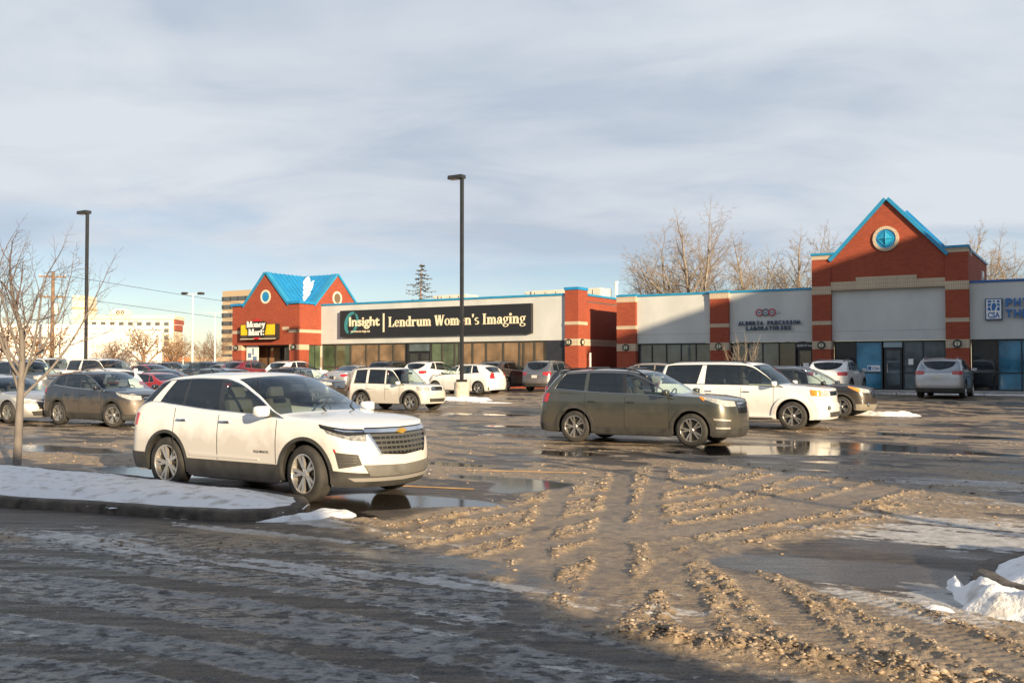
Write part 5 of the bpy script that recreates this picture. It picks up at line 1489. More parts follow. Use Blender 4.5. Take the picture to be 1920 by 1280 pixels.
    def roof_rails(s, root, x0, x1, mat, inset=.10, h=.055, bars=()):
        for sd in (1, -1):
            P = []
            for k in range(9):
                x = x0+(x1-x0)*k/8; i = int(np.argmin(np.abs(s.xs_+s.sh(s.xs_)-x))); e = s.A[i, s.i0+s.ng-1]
                P.append((x, (e[1]-inset)*sd, float(s.top_h(x, .85))+(h if 0 < k < 8 else .0)))
            MB().tube(P, .018, 6).build("roof_rail", mat, root, smooth=True)
        for x in bars:
            i = int(np.argmin(np.abs(s.xs_+s.sh(s.xs_)-x))); e = s.A[i, s.i0+s.ng-1]; z = float(s.top_h(x, .85))+h+.02
            MB().tube([(x,-(e[1]-inset+.03),z),(x,(e[1]-inset+.03),z)], .02, 6).build("cross_bar", mat, root)
    def interior(s, root, light=False):
        m = m_seatl if light else m_seat
        zf_ = s.gc+.12; hb = float(s.zb(0))
        hh = min(1.0, (float(s.zc(s.hdr-.3))-zf_-.12)/1.22)
        def seat(x, y, w, k=1.0):
            q = hh*k
            o = MB().bbox(x-.26, x+.26, y-w/2, y+w/2, zf_+.12, zf_+.36, .06)
            o.add(*_tilt_box(x-.30, y, zf_+.30, .14, w, .66*q, -.22)); o.add(*_tilt_box(x-.30-.16*q, y, zf_+.32+.66*q, .10, w*.55, .18*q, -.22))
            o.build("seat", m, root, smooth=True, auto=50)
        for y in (-.37, .37): seat(s.cowl-1.15, y, .50)
        seat(s.cowl-2.05, 0, 1.25, .82)
        MB().bbox(s.cowl-.55, s.cowl-.02, -(s.W/2-.16), s.W/2-.16, hb-.30, hb-.02, .06).build("dashboard", m_dash if light else m_seat, root, smooth=True, auto=50)
        P = [(s.cowl-.68+.06*math.sin(a), .37+.18*math.cos(a), hb-.02+.17*math.sin(a)) for a in np.linspace(0, 2*math.pi, 19)]
        MB().tube(P, .016, 6, cap=False).build("steering_wheel", m_gloss, root)
        MB().bbox(s.hdr+.18, s.hdr+.22, -.12, .12, float(s.zc(s.hdr))-.17, float(s.zc(s.hdr))-.09, .015).build("rear_view_mirror", m_gloss, root)
        MB().box(s.xr+.45, s.cowl-.1, -(s.W/2-.14), s.W/2-.14, zf_, zf_+.05).build("cabin_floor", m_under, root)
def _tilt_box(x, y, z, t, w, h, lean):
    b = MB().bbox(x-t/2, x+t/2, y-w/2, y+w/2, z, z+h, min(t, h)*.38)
    return [(p[0]+lean*(p[2]-z), y+(p[1]-y)*(1-.14*(p[2]-z)/h), p[2]) for p in b.v], b.f

SIDE_SUV = [(.15,.90),(.30,.955),(.45,.985),(.62,.997),(.75,1.0),(.88,.992),(1.0,.975),(1.15,.945),(1.4,.92)]
SIDE_CAR = [(.12,.90),(.25,.955),(.40,.99),(.55,1.0),(.68,.995),(.80,.975),(.95,.94),(1.2,.92)]
NOSE_SUV = [(.15,-.16),(.28,-.05),(.42,0),(.60,-.005),(.75,-.03),(.88,-.075),(1.0,-.15),(1.2,-.30)]
NOSE_CAR = [(.12,-.12),(.25,-.03),(.40,0),(.52,-.01),(.64,-.06),(.75,-.15),(.9,-.28)]
TAIL_SUV = [(.15,.12),(.32,.03),(.50,0),(.70,.03),(.9,.045),(1.05,.07),(1.25,.14),(1.5,.2)]
TAIL_CAR = [(.12,.10),(.30,.02),(.50,0),(.70,.01),(.85,.03),(1.0,.08),(1.2,.1)]

def generic_front(c, root, style):
    """lamps, grille and lower intake laid on the nose"""
    W = c.W/2
    zt = c.nose_z      # hood edge at the nose
    if style == 'slim':
        for sd in (1, -1):
            c.patch([(c.c_yf(W*.50),zt-.035),(c.c_yf(W*.80),zt-.005),(c.c_x(c.xf-.72),zt+.075)], [(c.c_yf(W*.50),zt-.15),(c.c_yf(W*.80),zt-.15),(c.c_x(c.xf-.66),zt+.01)], .006, sd, 14, 4).build("headlight", m_head, root, smooth=True, auto=40)
        c.patch([(-c.c_yf(W*.46),zt-.02),(0,zt-.01),(c.c_yf(W*.46),zt-.02)], [(-c.c_yf(W*.40),zt-.30),(0,zt-.32),(c.c_yf(W*.40),zt-.30)], .004, 1, 16, 5).build("grille", m_gloss, root, smooth=True, auto=40)
        for k in range(3):
            z = zt-.09-.08*k; y = W*(.43-.015*k)
            c.patch([(-c.c_yf(y),z+.012),(c.c_yf(y),z+.012)], [(-c.c_yf(y),z-.012),(c.c_yf(y),z-.012)], .014, 1, 12, 1).build("grille_bar", m_chrome, root)
    else:
        for sd in (1, -1):
            c.patch([(c.c_yf(W*.52),zt-.03),(c.c_yf(W*.85),zt-.03),(c.c_x(c.xf-.42),zt-.02)], [(c.c_yf(W*.52),zt-.20),(c.c_yf(W*.85),zt-.21),(c.c_x(c.xf-.40),zt-.17)], .006, sd, 12, 4).build("headlight", m_head, root, smooth=True, auto=40)
        c.patch([(-c.c_yf(W*.46),zt-.03),(c.c_yf(W*.46),zt-.03)], [(-c.c_yf(W*.44),zt-.19),(c.c_yf(W*.44),zt-.19)], .004, 1, 12, 4).build("grille", m_gloss, root, smooth=True, auto=40)
        for k in range(2):
            z = zt-.08-.06*k; y = W*.44
            c.patch([(-c.c_yf(y),z+.010),(c.c_yf(y),z+.010)], [(-c.c_yf(y),z-.010),(c.c_yf(y),z-.010)], .012, 1, 10, 1).build("grille_bar", m_chrome, root)
    c.patch([(-c.c_yf(W*.62),c.gc+.20),(c.c_yf(W*.62),c.gc+.20)], [(-c.c_yf(W*.56),c.gc+.06),(c.c_yf(W*.56),c.gc+.06)], .004, 1, 12, 2).build("lower_intake", m_plast, root, smooth=True, auto=40)
def generic_rear(c, root, z0, z1, wrap=.25, plate_z=None, mat=None):
    W = c.W/2
    for sd in (1, -1):
        c.patch([(c.c_x(c.xr+wrap),z1),(c.c_yr(W*.84),z1),(c.c_yr(W*.58),z1-.02)], [(c.c_x(c.xr+wrap-.03),z0+.03),(c.c_yr(W*.84),z0),(c.c_yr(W*.58),z0+.02)], .010, sd, 14, 4).build("tail_light", mat or m_red, root, smooth=True, auto=40)
    pz = plate_z or (z0-.06)
    C = c.contour()[1][-1]
    x = float(c.surf(c.xr+.003, pz)[0])
    MB().bbox(x-.022, x+.03, -.155, .155, pz-.075, pz+.075, .006).build("licence_plate", m_plate, root)
def bumper_low(c, root, mat, zf, zr):
    """unpainted lower edges front and rear"""
    W = c.W/2; Ra = c.Rw+c.arch
    a = c.c_x(c.fx+Ra+.03); c.patch([(-a,zf),(0,zf-.02),(a,zf)], [(-a,c.gc),(0,c.gc-.03),(a,c.gc)], .012, 1, 40, 3).build("front_skirt", mat, root, smooth=True, auto=45)
    C = c.contour()[1][-1]; b = c.c_x(c.rx-Ra-.03)
    for sd in (1, -1): c.patch([(b,zr),(C,zr)], [(b,c.gc+.03),(C,c.gc+.03)], .012, sd, 20, 3).build("rear_skirt", mat, root, smooth=True, auto=45)

def std_car(name, spec, pm, style='slim', clad=True, rails=None, hand_z=None, glass_in=True, tail=(.85,1.05,.30), steer=0, rearlamp=None, seams=None, bars=()):
    c = Car(**spec); root = empty(name)
    c.build(root, pm)
    c.wheels(root, steer=steer)
    if clad:
        c.arch_trim(root, m_plast); c.sill(root, m_plast); bumper_low(c, root, m_plast, c.gc+.17, c.gc+.20)
    else: c.sill(root, pm, z1=.34, out=.006)
    generic_front(c, root, style); generic_rear(c, root, tail[0], tail[1], tail[2], mat=rearlamp)
    bz = float(c.zb(0))
    c.seams(root, seams or [c.fx-.52, c.wins[1], c.wins[3]], c.gc+.12, bz)
    c.handles(root, [c.wins[1]+.16, c.wins[3]+.20], bz-.14, pm if not hand_z else hand_z)
    c.mirrors(root, c.wins[0]-.22, bz+.08, pm)
    if rails: c.roof_rails(root, *rails, bars=bars)
    if glass_in: c.interior(root)
    return c, root
def windows4(a, b, c_, d, e, f): return [(a, b, 'c'), (c_, d, 'd'), (e, f, 'd')]

SPEC = {}
SPEC['equinox'] = dict(W=1.845, wb=2.725, xf=2.27, xr=-2.36, Rw=.365, gc=.235, nose_z=.985, cowl=1.10, hdr=.10, rend=-1.80, rbase=-2.26, rwin=True, S=190,
    top=[(2.29,.93),(2.22,.985),(2.0,1.03),(1.6,1.075),(1.10,1.125),(.55,1.42),(.10,1.605),(-.3,1.652),(-.8,1.655),(-1.4,1.615),(-1.80,1.545),(-2.05,1.33),(-2.28,1.09),(-2.38,1.02)],
    belt=[(2.29,.92),(2.1,.965),(1.6,1.01),(1.1,1.045),(.6,1.06),(-.4,1.095),(-1.3,1.165),(-1.75,1.20),(-2.1,1.12),(-2.38,1.0)],
    shear=[(2.3,0),(.9,0),(.5,-.02),(-.25,-.07),(-1.0,.02),(-1.45,.20),(-1.75,.38),(-2.1,.36),(-2.38,.2)],
    nose=NOSE_SUV, tail=TAIL_SUV, sidep=SIDE_SUV, windows=[(.98,-.20,'c'),(-.30,-1.02,'d'),(-1.08,-1.60,'d'),(-1.78,-2.16,'d')], black=[(-.20,-.30),(-1.02,-1.08)], wins=(.98,-.25,-.30,-1.12), trim=m_chrome)
SPEC['suv'] = dict(SPEC['equinox'], S=110, W=1.85, windows=[(.98,-.20,'c'),(-.28,-1.02,'d'),(-1.10,-1.66,'d')], black=[(-.20,-.28)])
SPEC['ascent'] = dict(W=1.93, wb=2.89, xf=2.40, xr=-2.55, Rw=.375, gc=.24, nose_z=1.06, cowl=1.22, hdr=.25, rend=-2.10, rbase=-2.46, rwin=True, S=170, ef=.55,
    top=[(2.42,1.01),(2.36,1.06),(2.1,1.10),(1.7,1.14),(1.22,1.18),(.7,1.47),(.25,1.675),(-.2,1.735),(-.9,1.75),(-1.6,1.72),(-2.10,1.65),(-2.3,1.45),(-2.48,1.14),(-2.57,1.07)],
    belt=[(2.42,1.0),(2.2,1.04),(1.7,1.07),(1.2,1.09),(.5,1.11),(-.8,1.15),(-1.7,1.21),(-2.2,1.24),(-2.57,1.05)],
    shear=[(2.4,0),(1.0,0),(.5,-.02),(-.2,-.08),(-1.2,.02),(-1.7,.16),(-2.05,.28),(-2.35,.28),(-2.57,.12)],
    nose=[(.15,-.14),(.28,-.04),(.42,0),(.65,-.002),(.85,-.02),(1.0,-.06),(1.1,-.14),(1.3,-.30)], tail=TAIL_SUV, sidep=SIDE_SUV,
    windows=[(1.10,-.10,'c'),(-.20,-1.12,'d'),(-1.22,-2.02,'d')], black=[(-.10,-.20)], wins=(1.10,-.16,-.2,-1.18), trim=m_chrome)
SPEC['sequoia'] = dict(W=1.95, wb=3.0, xf=2.46, xr=-2.65, Rw=.39, gc=.30, arch=.095, nose_z=1.13, cowl=1.32, hdr=.52, rend=-2.42, rbase=-2.62, rwin=True, S=150, ef=.45, er=.25, pr=4, tum=.22,
    top=[(2.48,1.06),(2.42,1.14),(2.1,1.19),(1.7,1.22),(1.32,1.25),(.9,1.58),(.52,1.81),(.1,1.87),(-.8,1.89),(-1.8,1.88),(-2.42,1.83),(-2.55,1.55),(-2.64,1.25),(-2.67,1.18)],
    belt=[(2.48,1.05),(2.2,1.12),(1.7,1.155),(1.3,1.165),(.5,1.175),(-2.0,1.20),(-2.5,1.21),(-2.67,1.16)],
    shear=[(2.4,0),(1.1,0),(0,0),(-1.0,.04),(-1.3,.18),(-2.0,.18),(-2.4,.14),(-2.67,.1)],
    nose=[(.15,-.10),(.32,-.02),(.45,.02),(.68,.015),(.74,-.04),(.95,-.045),(1.1,-.08),(1.3,-.25)], tail=TAIL_SUV, sidep=[(.15,.92),(.35,.97),(.55,.99),(.75,1.0),(.95,.99),(1.1,.975),(1.3,.95),(1.5,.93)],
    windows=[(1.24,.10,'c'),(.02,-1.02,'d'),(-1.26,-2.40,'d')], black=[(.10,.02)], wins=(1.24,.06,.02,-1.08), trim=m_gloss)
SPEC['boxy'] = dict(W=1.68, wb=2.45, xf=1.98, xr=-1.98, Rw=.36, gc=.30, arch=.09, nose_z=.99, cowl=1.02, hdr=.42, rend=-1.76, rbase=-1.94, rwin=True, S=120, ef=.38, er=.2, pr=4, tum=.20,
    top=[(2.0,.93),(1.94,.99),(1.5,1.04),(1.02,1.07),(.7,1.42),(.42,1.65),(.1,1.70),(-.8,1.72),(-1.5,1.70),(-1.76,1.66),(-1.88,1.35),(-1.97,1.10),(-2.0,1.05)],
    belt=[(2.0,.92),(1.7,.975),(1.0,1.0),(0,1.01),(-1.6,1.03),(-2.0,1.03)], shear=[(2.0,0),(0,0),(-1.5,.04),(-1.99,.08)],
    nose=[(.15,-.10),(.32,-.02),(.5,.02),(.68,.0),(.8,-.03),(.95,-.06),(1.2,-.2)], tail=TAIL_SUV, sidep=SIDE_SUV,
    windows=[(.94,.02,'c'),(-.06,-.90,'d'),(-1.02,-1.66,'d')], wins=(.94,-.02,-.06,-.98), trim=m_gloss)
SPEC['forester'] = dict(SPEC['suv'], W=1.80, wb=2.62, xf=2.25, xr=-2.28, Rw=.345, gc=.24, nose_z=.96, rend=-1.9, rbase=-2.2,
    top=[(2.27,.90),(2.2,.96),(1.9,1.01),(1.5,1.05),(1.10,1.09),(.6,1.40),(.12,1.60),(-.3,1.66),(-.9,1.67),(-1.5,1.64),(-1.9,1.58),(-2.08,1.3),(-2.22,1.08),(-2.3,1.0)],
    belt=[(2.27,.89),(2.0,.94),(1.5,.98),(1.1,1.0),(0,1.03),(-1.3,1.07),(-2.0,1.10),(-2.3,.99)],
    shear=[(2.3,0),(.9,0),(-.25,-.04),(-1.0,.0),(-1.7,.14),(-2.3,.14)], black=[])
SPEC['crv'] = dict(SPEC['suv'], W=1.855, wb=2.66, xf=2.21, xr=-2.33, Rw=.355, gc=.22, nose_z=.96,
    top=[(2.23,.90),(2.16,.96),(1.9,1.03),(1.5,1.08),(1.10,1.12),(.55,1.42),(.08,1.60),(-.35,1.66),(-.9,1.66),(-1.45,1.62),(-1.80,1.55),(-2.02,1.32),(-2.25,1.08),(-2.35,1.0)])
SPEC['sedan'] = dict(W=1.83, wb=2.75, xf=2.25, xr=-2.38, Rw=.33, gc=.17, arch=.06, nose_z=.74, cowl=1.18, hdr=.12, rend=-.98, rbase=-1.72, rwin=True, S=110, ef=.7, pf=2.3, er=.45, tum=.42, crown=.04,
    top=[(2.27,.66),(2.18,.73),(1.9,.82),(1.5,.90),(1.18,.95),(.65,1.22),(.12,1.40),(-.25,1.445),(-.6,1.44),(-.98,1.38),(-1.4,1.20),(-1.72,1.07),(-2.1,1.04),(-2.35,1.0),(-2.40,.94)],
    belt=[(2.27,.65),(2.0,.74),(1.5,.84),(1.1,.895),(.5,.93),(-.8,.97),(-1.5,1.0),(-2.1,1.0),(-2.40,.92)],
    shear=[(2.2,0),(.8,0),(0,-.06),(-.8,-.02),(-1.4,.25),(-2.0,0),(-2.4,0)], nose=NOSE_CAR, tail=TAIL_CAR, sidep=SIDE_CAR,
    windows=[(1.0,-.02,'c'),(-.10,-.95,'d'),(-1.02,-1.34,'d')], black=[(-.02,-.10)], wins=(1.0,-.06,-.1,-.98), trim=m_chrome)
SPEC['hatch'] = dict(W=1.77, wb=2.70, xf=2.20, xr=-2.25, Rw=.32, gc=.17, arch=.06, nose_z=.80, cowl=1.30, hdr=.30, rend=-1.62, rbase=-2.05, rwin=True, S=110, ef=.7, pf=2.2, er=.55, pr=2.4, tum=.36,
    top=[(2.22,.72),(2.12,.80),(1.8,.92),(1.5,.98),(1.30,1.02),(.75,1.32),(.30,1.50),(-.2,1.55),(-.8,1.55),(-1.3,1.50),(-1.62,1.43),(-1.9,1.20),(-2.1,1.04),(-2.27,.95)],
    belt=[(2.22,.70),(1.9,.83),(1.4,.93),(1.0,.96),(-.4,1.01),(-1.2,1.06),(-1.8,1.07),(-2.27,.92)],
    shear=[(2.2,0),(.8,0),(0,-.04),(-.8,.0),(-1.5,.25),(-2.2,.2)], nose=NOSE_CAR, tail=TAIL_CAR, sidep=SIDE_CAR,
    windows=[(1.10,.04,'c'),(-.04,-.88,'c'),(-.96,-1.40,'d')], wins=(1.1,0,-.04,-.92), trim=m_gloss)
SPEC['pickup'] = dict(W=1.98, wb=3.6, xf=2.75, xr=-2.95, Rw=.40, gc=.36, arch=.10, nose_z=1.22, cowl=1.62, hdr=.85, rend=-.85, rbase=-1.02, rwin=True, S=120, ef=.40, er=.2, pr=4, tum=.26,
    top=[(2.77,1.15),(2.70,1.22),(2.2,1.27),(1.62,1.32),(1.2,1.66),(.85,1.87),(.4,1.92),(-.4,1.92),(-.85,1.88),(-.98,1.5),(-1.06,1.28),(-1.3,1.26),(-2.9,1.26),(-2.97,1.22)],
    belt=[(2.77,1.14),(2.2,1.20),(1.5,1.23),(0,1.24),(-1.0,1.25),(-2.97,1.21)], shear=[(2.7,0),(-.9,0),(-2.97,0)],
    nose=[(.2,-.1),(.4,0),(.7,0),(1.0,-.03),(1.2,-.08),(1.4,-.2)], tail=[(.2,.05),(.5,0),(1.3,.02)], sidep=SIDE_SUV,
    windows=[(1.54,.45,'c'),(.36,-.72,'d')], wins=(1.54,.40,.36,-.80), trim=m_gloss)

P_ = dict(
    white=paint("white", (.80,.80,.79), dirt=.30), pearl=paint("white_clean", (.80,.80,.79), dirt=.42), ivory=paint("ivory", (.70,.69,.65), dirt=.45), black=paint("black", (.010,.010,.012), dirt=.12),
    charcoal=paint("charcoal", (.018,.024,.038), .3, dirt=.42), olive=paint("olive", (.060,.067,.060), .45, dirt=.20, rough=.30), silver=paint("silver", (.40,.42,.44), .7, dirt=.3), grey=paint("grey", (.16,.17,.19), .6, dirt=.35),
    bluegrey=paint("bluegrey", (.06,.10,.15), .5, dirt=.3), navy=paint("navy", (.015,.025,.055), .3, dirt=.3), red=paint("red", (.36,.015,.018), .2, dirt=.25), maroon=paint("maroon", (.17,.012,.025), .3, dirt=.3),
    brown=paint("brown", (.055,.045,.042), .4, dirt=.4), beige=paint("beige", (.35,.29,.21), .5, dirt=.3), lightsilver=paint("lightsilver", (.50,.52,.55), .6, dirt=.35))

def put(root, x, y, ang, label, group=None, cat="car", sc=1.0):
    root.location = (x, y, float(gz(x, y))+.005); root.rotation_euler = (0, 0, R(ang)); root.scale = (sc, sc, sc)
    tag(root, label, cat, group); return root
def car_text(s, c, root, x0, x1, z, cap, side=-1, mat=None):
    """badge on a flank"""
    me = text_mesh(s, 1.0, .01, .01); co = np.empty(len(me.vertices)*3); me.vertices.foreach_get("co", co); co = co.reshape(-1,3)
    lo, hi = co[:,0].min(), co[:,0].max()
    t = (co[:,0]-lo)/(hi-lo); X = x0+t*(x1-x0)
    Z = z+co[:,1]/.7*cap; Y = c.surf(X, Z)[:,1]+.002+(co[:,2]+.005)*.3
    me.vertices.foreach_set("co", np.stack([X, side*Y, Z],1).ravel()); me.update(); me.materials.clear(); me.materials.append(mat or m_gloss)
    link("badge_lettering", me, root)

H_U, H_IN = math.degrees(ANG), math.degrees(ANG)+90
# --- the near white crossover
def hero():
    c = Car(**SPEC['equinox']); root = empty("crossover"); pm = P_['pearl']; W = c.W/2
    c.build(root, pm); c.rimmat = pmat("bright_alloy", (.66,.63,.58), .28, metal=.75); c.wheels(root, (5, 2), steer=-9)
    c.arch_trim(root, m_plast, .045, .012); c.sill(root, m_plast, z1=.46, out=.016)
    Ra = c.Rw+c.arch
    # lower front
    a = c.c_x(c.fx+Ra+.03)
    c.patch([(-a,.43),(-c.c_yf(W*.75),.40),(0,.36),(c.c_yf(W*.75),.40),(a,.43)], [(-a,.235),(0,.20),(a,.235)], .014, 1, 44, 4).build("front_skirt", m_plast, root, smooth=True, auto=45)
    m_mid = pmat("bumper_grey", (.13,.125,.115), .55, var=.2, vscale=6)
    c.patch([(-c.c_yf(W*.70),.50),(0,.475),(c.c_yf(W*.70),.50)], [(-c.c_yf(W*.62),.36),(0,.34),(c.c_yf(W*.62),.36)], .020, 1, 24, 3).build("lower_intake", m_mid, root, smooth=True, auto=40)
    c.patch([(-c.c_yf(W*.86),.345),(0,.325),(c.c_yf(W*.86),.345)], [(-c.c_yf(W*.80),.305),(0,.285),(c.c_yf(W*.80),.305)], .030, 1, 24, 2).build("skid_trim", pmat("satin_silver", (.42,.40,.37), .4, metal=.4), root, smooth=True, auto=40)
    # grille
    gt, gb = .905, .625
    c.patch([(-c.c_yf(W*.62),gt),(0,gt-.01),(c.c_yf(W*.62),gt)], [(-c.c_yf(W*.46),gb),(0,gb-.03),(c.c_yf(W*.46),gb)], .004, 1, 24, 5).build("grille", m_gloss, root, smooth=True, auto=40)
    m_gb = pmat("grille_grey", (.07,.07,.065), .35)
    for k in range(4):
        z = gb+.045+.062*k; y = W*(.475+.036*k)
        c.patch([(-c.c_yf(y),z+.014),(0,z+.004),(c.c_yf(y),z+.014)], [(-c.c_yf(y),z-.014),(0,z-.026),(c.c_yf(y),z-.014)], .018, 1, 20, 1).build("grille_bar", m_gb, root)
    for k in range(-5, 6):
        y = .078*k*(1.0); s_ = 1 if y >= 0 else -1
        cc = c.c_yf(abs(y))*s_
        c.patch([(cc-.006,gt-.06),(cc+.006,gt-.06)], [(cc-.006,gb),(cc+.006,gb)], .012, 1, 1, 4).build("grille_rib", m_gb, root)
    # bright line and lamps
    c.patch([(-c.c_yf(W*.66),gt+.03),(0,gt+.02),(c.c_yf(W*.66),gt+.03)], [(-c.c_yf(W*.64),gt-.012),(0,gt-.026),(c.c_yf(W*.64),gt-.012)], .020, 1, 28, 2).build("chrome_bar", m_chrome, root, smooth=True, auto=40)
    c.patch([(-c.c_yf(W*.62),gt+.052),(0,gt+.042),(c.c_yf(W*.62),gt+.052)], [(-c.c_yf(W*.62),gt+.032),(0,gt+.024),(c.c_yf(W*.62),gt+.032)], .012, 1, 28, 1).build("bonnet_gap", m_gloss, root)
    for sd in (1, -1):
        c.patch([(c.c_yf(W*.60),gt+.035),(c.c_yf(W*.84),gt+.045),(c.c_x(c.xf-.66),gt+.10)], [(c.c_yf(W*.60),gt-.03),(c.c_yf(W*.84),gt-.045),(c.c_x(c.xf-.62),gt+.055)], .010, sd, 16, 2).build("headlight_strip", m_gloss, root, smooth=True, auto=40)
        c.patch([(c.c_yf(W*.66),gt+.012),(c.c_yf(W*.86),gt+.020),(c.c_x(c.xf-.60),gt+.082)], [(c.c_yf(W*.66),gt-.004),(c.c_yf(W*.86),gt+.002),(c.c_x(c.xf-.60),gt+.074)], .018, sd, 16, 1).build("running_light", m_chrome, root)
        h_ = c.patch([(c.c_yf(W*.62),gt-.030),(c.c_yf(W*.80),gt-.045),(c.c_x(c.xf-.56),gt+.045)], [(c.c_yf(W*.64),gt-.115),(c.c_yf(W*.80),gt-.105),(c.c_x(c.xf-.50),gt-.01)], .008, sd, 14, 3).build("headlight", pmat("projector_lamp", (.20,.205,.21), .12, coat=1, var=.7, vscale=16), root, smooth=True, auto=40)
        c.patch([(c.c_yf(W*.58),gt-.03),(c.c_yf(W*.62),gt-.03)], [(c.c_yf(W*.44),gb-.01),(c.c_yf(W*.47),gb-.01)], .020, sd, 2, 8).build("grille_edge", m_chrome, root)
        c.patch([(c.c_yf(W*.76),.63),(c.c_x(c.xf-.40),.66)], [(c.c_yf(W*.72),.50),(c.c_x(c.xf-.36),.46)], .010, sd, 10, 4).build("fog_housing", m_plast, root, smooth=True, auto=40)
        for k in range(3): c.patch([(c.c_yf(W*.78),.535+.035*k),(c.c_x(c.xf-.36),.53+.038*k)], [(c.c_yf(W*.78),.525+.035*k),(c.c_x(c.xf-.36),.520+.038*k)], .016, sd, 6, 1).build("fog_fin", m_gb, root)
        c.patch([(c.c_x(c.fx+Ra+.065),.70),(c.c_x(c.fx+Ra+.045),.70)], [(c.c_x(c.fx+Ra+.125),.555),(c.c_x(c.fx+Ra+.10),.555)], .008, sd, 1, 4).build("side_marker", m_red, root)
    # bow-tie emblem
    x = float(c.surf(c.xf-.001, gt-.02)[0])+.03
    e = MB().prism([(-.085,gt-.018),(-.07,gt+.012),(-.035,gt+.012),(-.032,gt+.030),(.04,gt+.030),(.037,gt+.012),(.085,gt+.012),(.07,gt-.018),(.035,gt-.018),(.032,gt-.036),(-.04,gt-.036),(-.037,gt-.018)], x-.02, x+.012, 'x')
    e.build("emblem", pmat("gold", (.65,.42,.10), .3, metal=.6), root)
    # rear
    generic_rear(c, root, .86, 1.06, .36, .78)
    b = c.c_x(c.rx-Ra-.03); C = c.contour()[1][-1]
    for sd in (1, -1): c.patch([(b,.50),(C,.52)], [(b,.27),(C,.27)], .012, sd, 20, 3).build("rear_skirt", m_plast, root, smooth=True, auto=45)
    c.seams(root, [.86, -.27, -1.20], .47, 1.05)
    c.handles(root, [-.12, -1.02], .985, m_chrome)
    c.mirrors(root, .70, 1.145, pm)
    c.interior(root, True)
    car_text("EQUINOX", c, root, .46, .74, .60, .030, -1, pmat("badge_grey", (.10,.10,.10), .4, metal=.5))
    # flared crease along the doors
    for sd in (1, -1):
        c.patch([(c.c_x(.55),.52),(c.c_x(-.85),.545)], [(c.c_x(.55),.50),(c.c_x(-.85),.50)], .010, sd, 10, 2).build("door_crease", pm, root, smooth=True, auto=40)
    for y in (-.25, .30):
        MB().tube([(1.13,y,1.12),(1.02,y+.02,1.185),(.80,y+.38,1.315)], .010, 5).build("wiper", m_gloss, root)
    MB().tube([(-1.35,0,1.61),(-1.50,0,1.69)], .014, 6).build("antenna", m_gloss, root)
    return c, root
c, r_ = hero()
put(r_, -3.30, 13.85, -33.0, "white crossover with black grille and gold emblem beside the snowy island", "cars in the parking lot", "car")

# --- olive seven-seater
c, r_ = std_car("suv", SPEC['ascent'], P_['olive'], 'slim', True, rails=(.35,-1.95,m_gloss), hand_z=P_['olive'], tail=(.93,1.16,.40), bars=(-.25,-1.25))
W_ = c.W/2
for sd in (1, -1): (c.patch([(c.c_yf(W_*.72),.60),(c.c_x(c.xf-.42),.63)], [(c.c_yf(W_*.68),.42),(c.c_x(c.xf-.38),.42)], .008, sd, 8, 3).build("fog_housing", m_plast, r_, smooth=True, auto=40), c.patch([(c.c_yf(W_*.72),.62),(c.c_x(c.xf-.44),.65)], [(c.c_yf(W_*.72),.585),(c.c_x(c.xf-.44),.61)], .016, sd, 8, 1).build("fog_trim", pmat("satin_silver", (.42,.40,.37), .4, metal=.4), r_), c.patch([(c.c_yf(W_*.74),.45),(c.c_x(c.xf-.40),.46)], [(c.c_yf(W_*.74),.415),(c.c_x(c.xf-.40),.42)], .016, sd, 8, 1).build("fog_trim", MATS["satin_silver"], r_))
for sd in (1, -1): c.patch([(c.c_x(c.xf-.64),1.10),(c.c_x(c.xf-.76),1.14)], [(c.c_x(c.xf-.66),1.03),(c.c_x(c.xf-.76),1.10)], .010, sd, 4, 2).build("side_marker", m_amber, r_)
put(r_, 3.10, 22.4, -29.5, "olive green three-row SUV with black roof rails and chrome grille", "cars in the parking lot", "car", .965)

# --- big cream-white SUV with amber lamps
c, r_ = std_car("suv", SPEC['sequoia'], P_['white'], 'box', False, rails=(.3,-2.2,m_gloss), hand_z=m_chrome, tail=(1.0,1.3,.12))
c.arch_trim(r_, P_['white'], .10, .045)
W_ = c.W/2
for sd in (1, -1):
    c.patch([(c.c_yf(W_*.86),1.09),(c.c_x(c.xf-.46),1.11)], [(c.c_yf(W_*.86),.93),(c.c_x(c.xf-.43),.95)], .013, sd, 6, 3).build("side_marker", m_amber, r_, smooth=True, auto=40)
    f_ = c.surf(c.xf-.06, .62); MB().lathe([(0.001,.05),(.05,.05),(.065,.02)], 16, 'x', (float(f_[0])-.02, sd*W_*.66, .62)).build("fog_lamp", m_chrome, r_)
    MB().bbox(-1.0, 1.0, sd*(W_-.02)-.09, sd*(W_-.02)+.09, .33, .39, .02).build("running_board", P_['white'], r_)
put(r_, 6.88, 28.1, -31.0, "large white SUV with amber corner lamps and steel-grey wheels", "cars in the parking lot")

